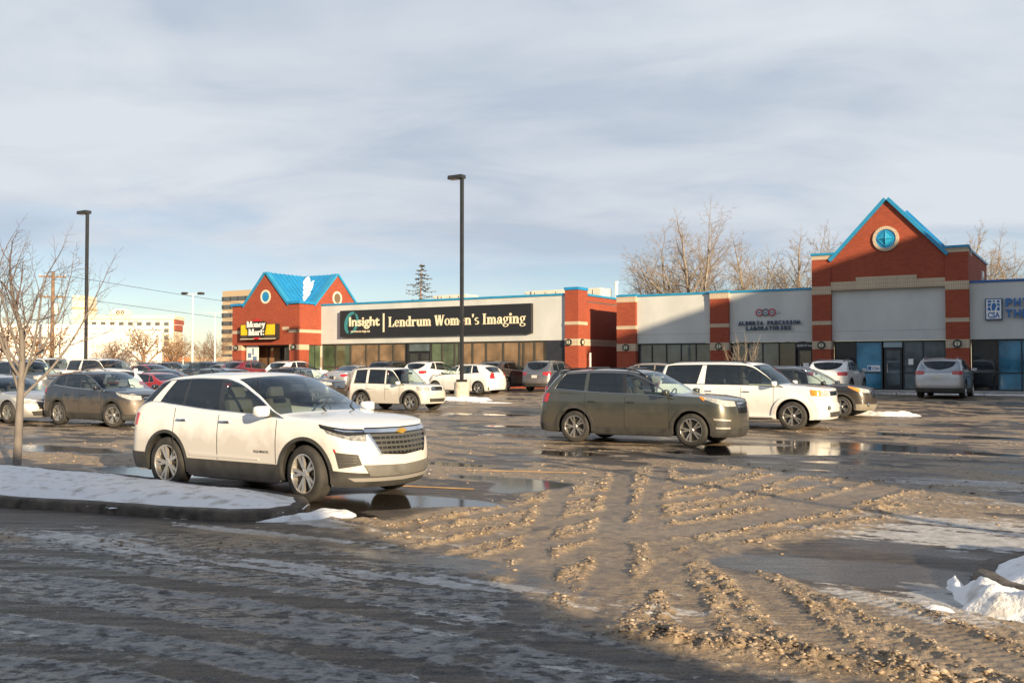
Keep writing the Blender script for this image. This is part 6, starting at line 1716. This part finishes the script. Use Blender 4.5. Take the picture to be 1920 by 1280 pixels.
# --- black wagon with silver bumper
c, r_ = std_car("suv", SPEC['forester'], P_['black'], 'slim', False, rails=(.15,-1.75,m_chrome), tail=(.85,1.05,.3))
bumper_low(c, r_, pmat("tan_bumper", (.26,.235,.19), .5, metal=.2), .44, .40); c.arch_trim(r_, m_plast)
W_ = c.W/2
for sd in (1, -1):
    c.patch([(c.c_yf(W_*.90),.955),(c.c_x(c.xf-.74),1.03)], [(c.c_yf(W_*.90),.82),(c.c_x(c.xf-.66),.97)], .012, sd, 6, 3).build("side_marker", m_amber, r_)
    f_ = c.surf(c.xf-.12, .42); MB().lathe([(0.001,.06),(.05,.06),(.07,.02)], 14, 'x', (float(f_[0])-.02, sd*W_*.66, .42)).build("fog_lamp", m_chrome, r_)
put(r_, 10.3, 33.7, -31.5, "black wagon with tan lower bumper, nose just past the big white SUV", "cars in the parking lot")

# --- dusty dark crossover on the left
c, r_ = std_car("crossover", SPEC['crv'], P_['charcoal'], 'slim', True, steer=18, tail=(.95,1.12,.35))
put(r_, -12.1, 29.2, -32, "dusty dark blue crossover with turned front wheels, behind the white crossover", "cars in the parking lot", sc=.97)

# --- boxy white four-wheel drive
c, r_ = std_car("suv", SPEC['boxy'], P_['ivory'], 'box', False, tail=(.75,.98,.12), rails=None)
c.arch_trim(r_, m_plast, .05, .03)
put(r_, -4.6, 39.1, -31.5, "small boxy white four-wheel drive near the lamp post base", "cars in the parking lot", sc=1.0)

# --- pale hatchback behind the lamp post
c, r_ = std_car("hatchback", SPEC['hatch'], P_['white'], 'slim', False, tail=(.78,1.1,.25))
hat = r_; put(r_, -2.45, 51.0, 180-31.5, "rounded white hatchback directly behind the tall lamp post", "cars in the parking lot")

# --- silver SUV nosed in at the strip
c, r_ = std_car("suv", SPEC['crv'], P_['silver'], 'slim', True, tail=(.95,1.12,.38), rails=(.1,-1.7,m_chrome))
W_ = c.W/2; C_ = c.contour()[1][-1]
put(r_, 19.05, 42.5, H_IN, "silver SUV parked nose-in between shop door and right brick pilaster", "cars in the parking lot", sc=1.03)
silver_suv = r_

# ---- the rest of the lot: one model of each kind, copied and repainted
proto = {}
def proto_car(key, name, spec, style, clad, rails, tail):
    c, r = std_car(name, dict(SPEC[spec], S=80), P_['white'], style, clad, rails=rails, tail=tail, glass_in=True)
    proto[key] = r; r['_fresh'] = 1
proto_car('suv', "suv", 'suv', 'slim', True, (.1,-1.6,m_gloss), (.92,1.10,.32))
proto_car('wagon', "suv", 'forester', 'slim', True, (.15,-1.75,m_gloss), (.86,1.05,.30))
proto_car('sedan', "sedan", 'sedan', 'slim', False, None, (.74,.90,.30))
proto_car('big', "suv", 'sequoia', 'box', False, (.3,-2.2,m_gloss), (1.0,1.3,.12))
proto_car('pickup', "pickup_truck", 'pickup', 'box', False, None, (.85,1.15,.06))
def another(key, col, x, y, ang, label, sc=1.0, cat="car", deep=True):
    p = proto[key]
    if p.get('_fresh'):
        o = p; del p['_fresh']
    else: o = copy_tree(p)
    base = P_['white']
    def repaint(q):
        for ch in q.children:
            for sl_ in ch.material_slots:
                if sl_.material is not None and sl_.material.name.startswith("paint_"):
                    sl_.link = 'OBJECT'; sl_.material = P_[col]
            repaint(ch)
    repaint(o)
    put(o, x, y, ang, label, "cars in the parking lot", cat, sc); return o
NU = H_U+180
LOT = [
    # by the clinic, nosed in
    ('suv','brown',  -.35,55.2,H_IN,"dark brown SUV nosed in by the clinic, right of the white hatchback"),
    ('wagon','grey', 2.35,53.6,H_IN,"grey wagon nosed in by the clinic's brick end pier"),
    ('suv','white',  -4.6,57.6,H_IN,"white SUV nosed in at the clinic windows behind the white hatchback"),
    ('wagon','black',-6.9,58.9,H_IN,"black wagon nosed in at the clinic beside the white SUV"),
    ('sedan','lightsilver',-9.3,59.0,H_IN,"silver sedan nosed in at the clinic behind the boxy white four-wheel drive"),
    # by the corner shop
    ('suv','maroon', -16.4,61.6,H_IN,"dark red SUV nosed in at the yellow-signed corner shop"),
    ('suv','white',  -13.3,60.4,H_IN,"white SUV nosed in at the corner shop beside the dark red one"),
    # behind the near crossover
    ('suv','black',  -9.9,46.2,H_U,"black SUV above the white crossover's roof, facing the boxy four-wheel drive"),
    ('wagon','bluegrey',-13.2,42.0,NU,"blue-grey wagon behind the white crossover's rear roof"),
    ('sedan','black',-17.6,49.6,H_U,"black sedan between the red sedan and the blue-grey wagon"),
    ('sedan','red',  -16.6,44.4,NU,"bright red sedan showing its tail beyond the dusty dark crossover"),
    ('suv','white',  -18.4,42.8,NU,"white SUV with dark rear window right behind the dusty dark crossover"),
    ('sedan','lightsilver',-16.3,31.4,H_U,"silver sedan beside the young tree trunk, nose to the dusty crossover"),
    # white ones at the lamp post on the left
    ('big','white',  -22.6,54.0,H_U,"white SUV facing right, just right of the left lamp post"),
    ('big','ivory',  -26.6,56.0,H_U,"white truck-like SUV facing right, left of the left lamp post"),
    ('sedan','red',  -22.0,59.5,H_U,"small red sedan with clear windows in the far row"),
    ('wagon','beige',-26.4,63.0,H_U,"pale beige SUV in the far row behind the white SUVs"),
    ('pickup','grey',-24.0,47.5,H_U,"grey pickup truck behind the young tree"),
    ('sedan','grey', -21.2,39.5,H_U,"grey sedan behind the young tree's lower branches"),
    ('suv','grey',   -24.6,43.5,H_U,"grey SUV at the picture's edge behind the young tree"),
    ('suv','black',  -28.9,52.0,NU,"black SUV among the cars left of the white truck-like SUV"),
    ('suv','brown',  -30.8,58.0,H_U,"brown SUV far back behind the young tree"),
    # the two roofs between the olive and the big white one
    ('wagon','black',3.4,34.2,H_U,"black wagon with roof bars half hidden behind the olive SUV"),
    ('wagon','beige',5.6,42.6,NU,"beige wagon half hidden behind the large white SUV"),
    # white one at the strip
    ('suv','white',  15.1,44.9,H_IN,"white SUV nosed in at the strip beside the black wagon's windscreen"),
    # farthest row
    ('suv','grey',   -29.2,84.0,H_U,"grey SUV in the farthest row under the brown trees"),
    ('sedan','white',-30.6,91.0,H_U,"white sedan in the farthest row by the white light pole"),
    ('suv','navy',   -27.2,83.0,NU,"navy SUV in the farthest row beyond the black sedan"),
    ('suv','maroon', -24.6,81.5,H_U,"dark red SUV in the farthest row near the corner shop"),
    ('suv','navy',   -24.4,77.0,NU,"navy SUV at the corner shop's far column"),
    ('sedan','beige',-21.3,70.5,NU,"tan sedan in front of the corner shop's left column"),
    ('suv','black',  -33.5,88.0,NU,"black SUV in the farthest row behind the red sedan"),
    ('wagon','silver',-37.0,86.0,H_U,"silver wagon in the farthest row left of the black SUV"),
]
for k_, col_, x_, y_, a_, lab_ in LOT:
    another(k_, col_, x_, y_, a_, lab_, cat="pickup" if k_ == 'pickup' else "car")
# ------------------------------------------------------------------ lamp posts and poles
m_post = pmat("post_black", (.022,.024,.027), .45, var=.3, vscale=2)
m_wood = pmat("pole_wood", (.20,.13,.085), .85, var=.3, vscale=3)
m_galv = pmat("galvanised", (.62,.62,.60), .5)
def lamp_post(x, y, h, label, rot=0.0, base=True):
    o = empty("lamp_post", (x, y, float(gz(x, y))-.02), ANG+rot)
    z0 = .86 if base else 0
    if base: MB().lathe([(0,0),(.36,0),(.36,.80),(.335,.86),(0,.86)], 24).build("concrete_base", pmat("base_concrete", (.47,.42,.34), .85, var=.25, vscale=4, bump=.3), o, smooth=True, auto=40)
    MB().bbox(-.19, .19, -.19, .19, z0, z0+.12, .02).build("base_plate", m_post, o)
    w = .072
    MB().bbox(-w, w, -w, w, z0+.1, h, .012).build("post", m_post, o)
    hd = MB().prism([(-.72,h-.02),(-.70,h+.15),(.09,h+.15),(.09,h-.02)], -.19, .19, 'y').build("lamp_head", m_post, o)
    MB().box(-.66, -.22, -.15, .15, h-.035, h-.0205).build("lens", pmat("led_lens", (.55,.52,.42), .4), hd)
    tag(o, label, "lamp post", "lamp posts in the lot"); return o
lamp_post(-2.38, 45.8, 10.55, "tall black lamp post on round concrete base in the middle")
lamp_post(-23.8, 54.0, 10.05, "tall black lamp post on the left beside the young tree")
lamp_post(11.4, -.6, 9.0, "black lamp post beside the viewer, out of the picture")
def kerb_small(poly, seed):
    P = [tuple(p) for p in poly]; cx_ = sum(p[0] for p in P)/len(P); cy_ = sum(p[1] for p in P)/len(P)
    return float(gz(cx_, cy_))
def blob_poly(cx_, cy_, ru, rn, n=18, seed=0):
    rg = random.Random(seed); out = []
    for i in range(n):
        a = 2*math.pi*i/n; k = 1+.12*rg.uniform(-1, 1)
        u, w = ru*math.cos(a)*k, rn*math.sin(a)*k
        out.append((cx_+u*U[0]-w*NV[0], cy_+u*U[1]-w*NV[1]))
    return out
snow_sheet(blob_poly(-2.3, 45.5, 1.5, .9, seed=1), "snow", .16, .35, float(gz(-2.3,45.5)), step=.06, seed=31, rough=.6, label="snow heaped round the lamp post's concrete base")
snow_sheet(blob_poly(12.5, 33.2, 1.35, .42, seed=2), "snow", .17, .34, float(gz(12.6,33.2))-.01, step=.05, seed=35, rough=1.4, label="small snow bank in front of the black wagon's bumper")
snow_sheet(blob_poly(-.9, 43.2, 1.1, .22, seed=5), "snow", .04, .2, float(gz(-.9,43.2)), step=.05, seed=39, rough=.4, label="thin snow strip on the wet lot before the lamp post")
snow_sheet(blob_poly(23.5, 44.3, 8.0, .12, n=60, seed=6), "snow", .05, .12, float(gz(23.5,44.3)), step=.07, seed=44, rough=.3, label="line of snow along the foot of the strip's kerb")

def flood_pole(x, y, h, label):
    o = empty("light_pole", (x, y, float(gz(x, y))), 0)
    MB().tube([(0,0,0),(0,0,h)], [.12,.08], 10).build("pole", m_galv, o)
    MB().tube([(-.8,0,h),(.8,0,h)], .05, 6).build("cross_arm", m_galv, o)
    for s_ in (-1, 1): MB().bbox(s_*.8-.28, s_*.8+.28, -.25, .25, h-.05, h+.18, .05).build("floodlight", m_post, o)
    tag(o, label, "light pole")
flood_pole(-31.4, 95.0, 8.4, "white light pole with twin black floodlights")
def street_light(x, y, h, label, two=True):
    o = empty("street_light", (x, y, 0), 0)
    MB().tube([(0,0,0),(0,0,h)], [.15,.09], 8).build("pole", m_galv, o)
    for s_ in ((-1, 1) if two else (1,)):
        MB().tube([(0,0,h),(s_*.9,0,h+.12),(s_*1.6,0,h+.14)], .05, 5).build("arm", m_galv, o)
        MB().bbox(s_*1.6-.35, s_*1.6+.35, -.14, .14, h+.08, h+.2, .04).build("lamp_head", m_galv, o)
    tag(o, label, "street light", "street lights along the far road")
street_light(-46.1, 150, 10.1, "grey twin-arm street light left of the office tower")
street_light(-68.0, 200, 10.3, "grey twin-arm street light behind the brown trees")
up = empty("utility_pole", (-47.6, 100.0, 0), .3); tag(up, "wooden utility pole with cross arms behind the young tree", "utility pole")
MB().tube([(0,0,0),(.05,0,11.6)], [.24,.16], 10).build("pole", m_wood, up)
for z_ in (11.0, 8.9): MB().box(-1.3, 1.3, -.07, .07, z_, z_+.16).build("cross_arm", m_wood, up)
for z_ in (11.0, 8.9):
    for x_ in (-1.2,-.6,.6,1.2): MB().lathe([(0,.16),(.06,.17),(.06,.30),(.03,.34),(0,.34)], 8, 'z', (x_,0,z_)).build("insulator", m_galv, up)
MB().tube([(.35,0,7.2),(.35,0,8.3)], .24, 10).build("transformer", m_galv, up)
m_wire = pmat("wire", (.03,.03,.03), .6)
for i_, (z0_, z1_) in enumerate(((11.4, 8.2), (9.2, 6.6))):
    P = [(-47.6+(55*t), 100+80*t, z0_+(z1_-z0_)*t-1.4*math.sin(math.pi*t)) for t in np.linspace(0, 1, 16)]
    tag(MB().tube(P, .022, 4).build("power_line", m_wire), ("upper" if i_ == 0 else "lower")+" thin power line from the wooden pole to the right", "power line")

# ------------------------------------------------------------------ trees
def bark(name, c, var=.3): return pmat(name, c, .85, var=var, vscale=3, bump=.4, bscale=30)
b_young = bark("bark_young", (.165,.145,.13)); b_twig = bark("twig_young", (.13,.095,.085))
b_cot = bark("bark_cottonwood", (.26,.22,.18)); t_cot = bark("twig_cottonwood", (.25,.20,.155))
b_brown = bark("bark_brown", (.22,.14,.09))
m_leaf = pmat("dry_leaf", (.24,.135,.065), .8, var=.4, vscale=.8)
def rot_about(v, ax, a): return Matrix.Rotation(a, 3, ax) @ v
class Tree:
    def __init__(s, seed): s.r = random.Random(seed); s.trunk = MB(); s.crown = MB(); s.tips = []
    def branch(s, p, d, ln, rad, lev, P):
        r = s.r; n = P['seg'][lev]; pts = [Vector(p)]; dd = Vector(d).normalized(); rads = [rad]
        for i in range(n):
            w = Vector((r.gauss(0,1), r.gauss(0,1), r.gauss(0,1)))*P['wob'][lev]
            dd = (dd+w+Vector((0,0,P['up'][lev]))).normalized()
            pts.append(pts[-1]+dd*ln/n); rads.append(rad*(1-(1-P['tip'][lev])*(i+1)/n))
        mb = s.trunk if lev < P['split'] else s.crown
        mb.tube(pts, rads, P['k'][lev], cap=False)
        if lev+1 >= len(P['seg']):
            s.tips.append((pts[-1], dd)); s.tips.append((pts[len(pts)//2], dd)); return
        nc = P['kids'][lev]; nc = r.randint(nc[0], nc[1])
        for k in range(nc):
            t = P['from'][lev]+(1-P['from'][lev])*(k+r.uniform(.1,.9))/nc
            f = t*n; i = min(int(f), n-1); q = pts[i].lerp(pts[i+1], f-i); rr = rads[i]+(rads[i+1]-rads[i])*(f-i)
            ax = (pts[i+1]-pts[i]).normalized(); pe = ax.orthogonal().normalized()
            pe = rot_about(pe, ax, 2.4*k+r.uniform(-.6,.6)); an = R(r.uniform(*P['ang'][lev]))
            nd_ = (ax*math.cos(an)+pe*math.sin(an)).normalized()
            s.branch(q, nd_, ln*r.uniform(*P['len'][lev])*(1-.45*(t-P['from'][lev])), max(rr*P['thin'][lev], P['min']), lev+1, P)
        # leader goes on
        if lev < len(P['seg'])-1 and P.get('lead', True):
            s.branch(pts[-1], dd, ln*P['len'][lev][0]*.9, max(rads[-1]*.9, P['min']), lev+1, P)
    def finish(s, name, loc, mats, label, group=None, leaf=None, nleaf=0, lsize=.12, rz=0):
        o = empty(name, loc, rz)
        s.trunk.build("trunk", mats[0], o, smooth=True, fix=False); s.crown.build("crown", mats[1], o, smooth=True, fix=False)
        if leaf:
            b = MB(); r = s.r
            for i in range(nleaf):
                p, d = s.tips[r.randrange(len(s.tips))]; q = p+Vector((r.gauss(0,.28), r.gauss(0,.28), r.gauss(0,.22)))
                a = Vector((r.gauss(0,1), r.gauss(0,1), r.gauss(0,1))).normalized(); c = a.orthogonal().normalized(); c = rot_about(c, a, r.uniform(0,6)); e = a.cross(c); sz = lsize*r.uniform(.6,1.4)
                b.add([q+c*sz, q+e*sz*.6, q-c*sz, q-e*sz*.6], [(0,1,2,3)])
            b.build("foliage", leaf, o, fix=False)
        tag(o, label, "tree", group); return o
YOUNG = dict(seg=[5,6,5,4,3], wob=[.03,.07,.10,.14,.16], up=[.0,.10,.07,.04,.03], tip=[.72,.45,.4,.35,.4], k=[12,7,5,4,3], kids=[(8,8),(5,6),(4,4),(2,3)], ang=[(18,50),(22,46),(28,55),(30,60)],
             thin=[.48,.55,.6,.7], len=[(.85,1.15),(.45,.62),(.5,.65),(.5,.7)], split=2, min=.0028)
YOUNG['from'] = [.62,.25,.2,.2]
t = Tree(21); t.branch((0,0,-.1), (.012,.0,1), 1.75, .068, 0, YOUNG)
t.finish("young_tree", (-7.92, 15.5, .18), (b_young, b_twig), "bare young tree with slim grey trunk on the snowy island")
COT = dict(seg=[5,8,6,5,4], wob=[.03,.07,.10,.13,.16], up=[.02,.055,.03,.0,-.02], tip=[.7,.30,.32,.35,.4], k=[8,6,4,3,3], kids=[(6,7),(9,10),(6,7),(5,6)], ang=[(20,58),(28,58),(30,62),(30,65)],
           thin=[.58,.50,.5,.55], len=[(1.15,1.55),(.34,.52),(.42,.60),(.45,.65)], split=2, min=.010)
COT['from'] = [.45,.18,.15,.15]
def cottonwood(seed, x, y, h, label, mats=(b_cot, t_cot), rz=0.0):
    t = Tree(seed); t.branch((0,0,0), (t.r.uniform(-.05,.05),t.r.uniform(-.05,.05),1), h*.33, h*.019, 0, COT)
    return t.finish("bare_tree", (x, y, .3), mats, label, "bare trees behind the shops", rz=rz)
cottonwood(3, 14.0, 73, 16.8, "tallest bare tree behind the strip's left bay")
c2 = cottonwood(4, 18.4, 76, 15.4, "spreading bare tree behind the laboratory sign's roofline")
c3 = cottonwood(5, 13.0, 79, 13.6, "leaning bare tree at the left end of the strip's trees")
def another_tree(src, x, y, sc, rz, label):
    o = copy_tree(src); o.location = (x, y, .3); o.scale = (sc,)*3; o.rotation_euler = (0,0,rz); tag(o, label, "tree"); return o
another_tree(c2, 22.4, 75, .98, 2.2, "bare tree just left of the brick tower")
another_tree(c3, 25.9, 78, 1.16, 1.1, "bare tree showing over the brick tower's left slope")
another_tree(c2, 38.5, 82, 1.12, 4.0, "bare tree right of the brick tower")
another_tree(c3, 42.5, 80, 1.05, 5.2, "bare tree over the strip's roof at the picture's right edge")
SHR = dict(seg=[4,4,3], wob=[.06,.1,.15], up=[.06,.06,.02], tip=[.5,.4,.4], k=[5,4,3], kids=[(4,5),(3,4)], ang=[(15,40),(25,55)], thin=[.6,.6], len=[(.5,.7),(.4,.6)], split=1, min=.006)
SHR['from'] = [.25,.2]
def shrub(seed, x, y, h, n, label):
    t = Tree(seed)
    for k in range(n): t.branch((t.r.uniform(-.25,.25),t.r.uniform(-.25,.25),0), (t.r.uniform(-.35,.35),t.r.uniform(-.35,.35),1), h*t.r.uniform(.6,.8), .03, 0, SHR)
    return t.finish("bare_shrub", (x, y, float(gz(x, y))), (t_cot, t_cot), label, "bare shrubs by the shopfronts")
shrub(8, 11.0, 46.6, 2.7, 6, "bare shrub in front of the laboratory windows")
shrub(9, -8.7, 55.5, 1.7, 5, "low bare shrub in front of the clinic windows")
BRN = dict(seg=[4,5,5,4], wob=[.06,.10,.13,.16], up=[.02,.04,.0,-.03], tip=[.6,.4,.35,.4], k=[7,5,4,3], kids=[(5,6),(5,6),(4,5)], ang=[(30,60),(30,60),(30,65)], thin=[.6,.55,.5], len=[(.9,1.25),(.5,.7),(.45,.65)], split=2, min=.02)
BRN['from'] = [.45,.2,.15]
def brown_tree(seed, x, y, h, nleaf, label):
    t = Tree(seed); t.branch((0,0,0), (t.r.uniform(-.1,.1),0,1), h*.36, h*.032, 0, BRN)
    return t.finish("brown_leaved_tree", (x, y, .3), (b_brown, b_brown), label, "brown trees at the far side of the lot", m_leaf, nleaf, .10)
brown_tree(31, -41.0, 108, 8.2, 1100, "brown-leaved tree before the white hotel")
brown_tree(32, -47.5, 98, 8.0, 1000, "brown-leaved tree behind the young tree's trunk")
brown_tree(33, -42.5, 122, 7.4, 800, "smaller brown-leaved tree right of the hotel's corner")
brown_tree(34, -55.0, 104, 8.8, 1000, "brown-leaved tree at the picture's left edge")
cottonwood(35, -46.2, 112, 6.6, "thin bare tree against the white building wall", (b_brown, b_brown))
ct = cottonwood(36, -50.0, 162, 9.5, "bare tree left of the office tower", (b_brown, b_brown))
for k_, (x_, y_, s_, l_) in enumerate(((-56.5,160,.9,"bare tree behind the white light pole"),(-62,150,.8,"bare tree right of the smaller brown-leaved tree"),(-66,168,.95,"bare tree just behind the smaller brown-leaved tree"),(-60,188,.9,"bare tree before the low cream shops"),(-54,196,.85,"farthest bare tree beside the office tower's foot"))):
    another_tree(ct, x_, y_, s_, k_*1.3, l_)
# sparse spruce tip above the clinic
def spruce(x, y, h, label):
    r = random.Random(5); o = empty("spruce_tree", (x, y, 0), 0)
    m_sp = pmat("spruce_needles", (.075,.062,.042), .9, var=.4, vscale=1.5)
    MB().tube([(0,0,0),(.1,0,h*.6),(.25,0,h)], [.22,.10,.02], 7).build("trunk", b_brown, o)
    b = MB(); z = 3.0
    while z < h-.15:
        L_ = min((h-z)*.50,1.9)+.14; n = 6
        for k in range(n):
            a = 2*math.pi*k/n+r.uniform(-.4,.4); l = L_*r.uniform(.45,1.25); dr = r.uniform(.10,.34)
            d = Vector((math.cos(a), math.sin(a), 0)); q = Vector((.25*z/h,0,z+r.uniform(-.1,.1)))
            pts = [q, q+d*l*.5-Vector((0,0,dr*l*.8)), q+d*l+Vector((0,0,-dr*l+.12*l))]
            b.tube(pts, [.03,.02,.008], 4, cap=False)
            for j in range(16):
                t_ = r.uniform(.15,1); p = pts[0].lerp(pts[1], t_*2) if t_ < .5 else pts[1].lerp(pts[2], t_*2-1)
                e = Vector((r.gauss(0,1), r.gauss(0,1), -abs(r.gauss(0,.7)))).normalized()*r.uniform(.12,.26); s_ = d*.05
                b.add([p-s_, p+s_, p+e], [(0,1,2)])
        z += .26+.16*r.random()
    b.build("crown", m_sp, o, fix=False); tag(o, label, "tree")
spruce(-8.3, 86.0, 11.0, "sparse drooping spruce tip rising above the clinic roof")

# ------------------------------------------------------------------ far buildings
m_hotel = pmat("hotel_render", (.74,.66,.52), .9, var=.06, vscale=.3)
m_hglass = pmat("far_glass", (.10,.11,.12), .2)
def block(name, x, y, w, dp, h, mat, label, ang=0.0, cat="building"):
    o = empty(name, (x, y, 0), ang); MB().box(-w/2, w/2, 0, dp, -1, h).build("wall", mat, o); tag(o, label, cat); return o
ho = block("hotel", -160, 398, 40, 16, 21.5, m_hotel, "long cream hotel with flat roof and round logo on its gable", R(6))
MB().box(-20.6, 20.6, -.6, 16.6, 21.5, 23.0).build("cornice", m_hotel, ho)
MB().box(-20, -14.5, -1.0, 12, -1, 31).build("stair_tower", m_hotel, ho)
MB().box(-20.4, -14.1, -1.4, 12.4, 25.5, 26.2).build("tower_band", pmat("hotel_band", (.55,.42,.24), .9), ho)
MB().prism([(-5,23.0),(3,23.0),(3,24.6),(1,25.6),(-3,25.6),(-5,24.6)], -1.2, 0, 'y').build("roof_gable", m_hotel, ho)
for s_ in (-1, 1): ringp(-1.0+s_*.9, 24.2, .35, .75, -1.4, -1.2, 14).build("logo", pmat("logo_dark", (.10,.05,.05), .6), ho)
MB().box(20.0, 20.6, 0, 16, 17.0, 21.4).build("red_panel", pmat("hotel_red", (.38,.10,.06), .8), ho)
for f_ in range(7):
    for k in range(9):
        x_ = -12.6+k*3.6; z_ = 2.0+f_*2.8
        w_ = MB().box(x_, x_+1.9, -.12, -.001, z_, z_+1.5).build("window", m_hglass, ho)
        MB().box(x_-.3, x_+2.2, -.7, -.13, z_-1.0, z_-.15).build("balcony", m_hotel, w_)
of = block("office_tower", -108, 400, 34, 24, 33.8, pmat("office_beige", (.46,.36,.24), .9), "beige banded office tower behind the corner shop", R(-31))
for f_ in range(9):
    z_ = 2.0+f_*3.45
    MB().box(-17.2, 17.2, -.25, -.001, z_, z_+1.7).build("window_band", pmat("office_glass", (.085,.10,.115), .15), of)
    MB().box(-17.25, -17.001, .0, 23.9, z_, z_+1.7).build("window_band", MATS["office_glass"], of)
    for k in range(8): MB().box(-16.5+k*4.4, -16.1+k*4.4, -.32, -.251, z_, z_+1.7).build("mullion", m_dark, of)
wh = block("white_store", -57.5, 112, 32, 9, 6.4, pmat("store_white", (.80,.78,.73), .9, var=.04, vscale=.3), "big plain white store wall behind the brown trees", R(24))
MB().box(-16.2, 16.2, -.2, 0, 6.3, 6.75).build("coping", m_white, wh)
MB().box(-15, -3, -.15, -.001, 2.4, 2.9).build("orange_band", pmat("store_orange", (.55,.16,.06), .8), wh)
lo_ = block("low_shop", -64, 205, 42, 14, 3.9, pmat("shop_cream", (.36,.28,.20), .9), "low cream shop row on the far road", R(-8))
for k in range(9): MB().box(-21+k*4.8, -18+k*4.8, -.15, -.001, .6, 3.0).build("window", m_hglass, lo_)
MB().box(5, 9, -.3, -.16, 2.9, 3.8).build("shop_sign", pmat("sign_pale", (.75,.72,.66), .6), lo_)
MB().box(-10, -4, -.3, -.16, 2.9, 3.8).build("shop_sign", pmat("sign_brick", (.5,.2,.1), .6), lo_)
lo2 = block("low_shop", -150, 260, 90, 14, 5.0, pmat("shop_tan", (.34,.27,.20), .9), "long tan shop row far behind the lamp post", R(4))
for k in range(14): MB().box(-42+k*6, -38+k*6, -.15, -.001, .6, 3.4).build("window", m_hglass, lo2)
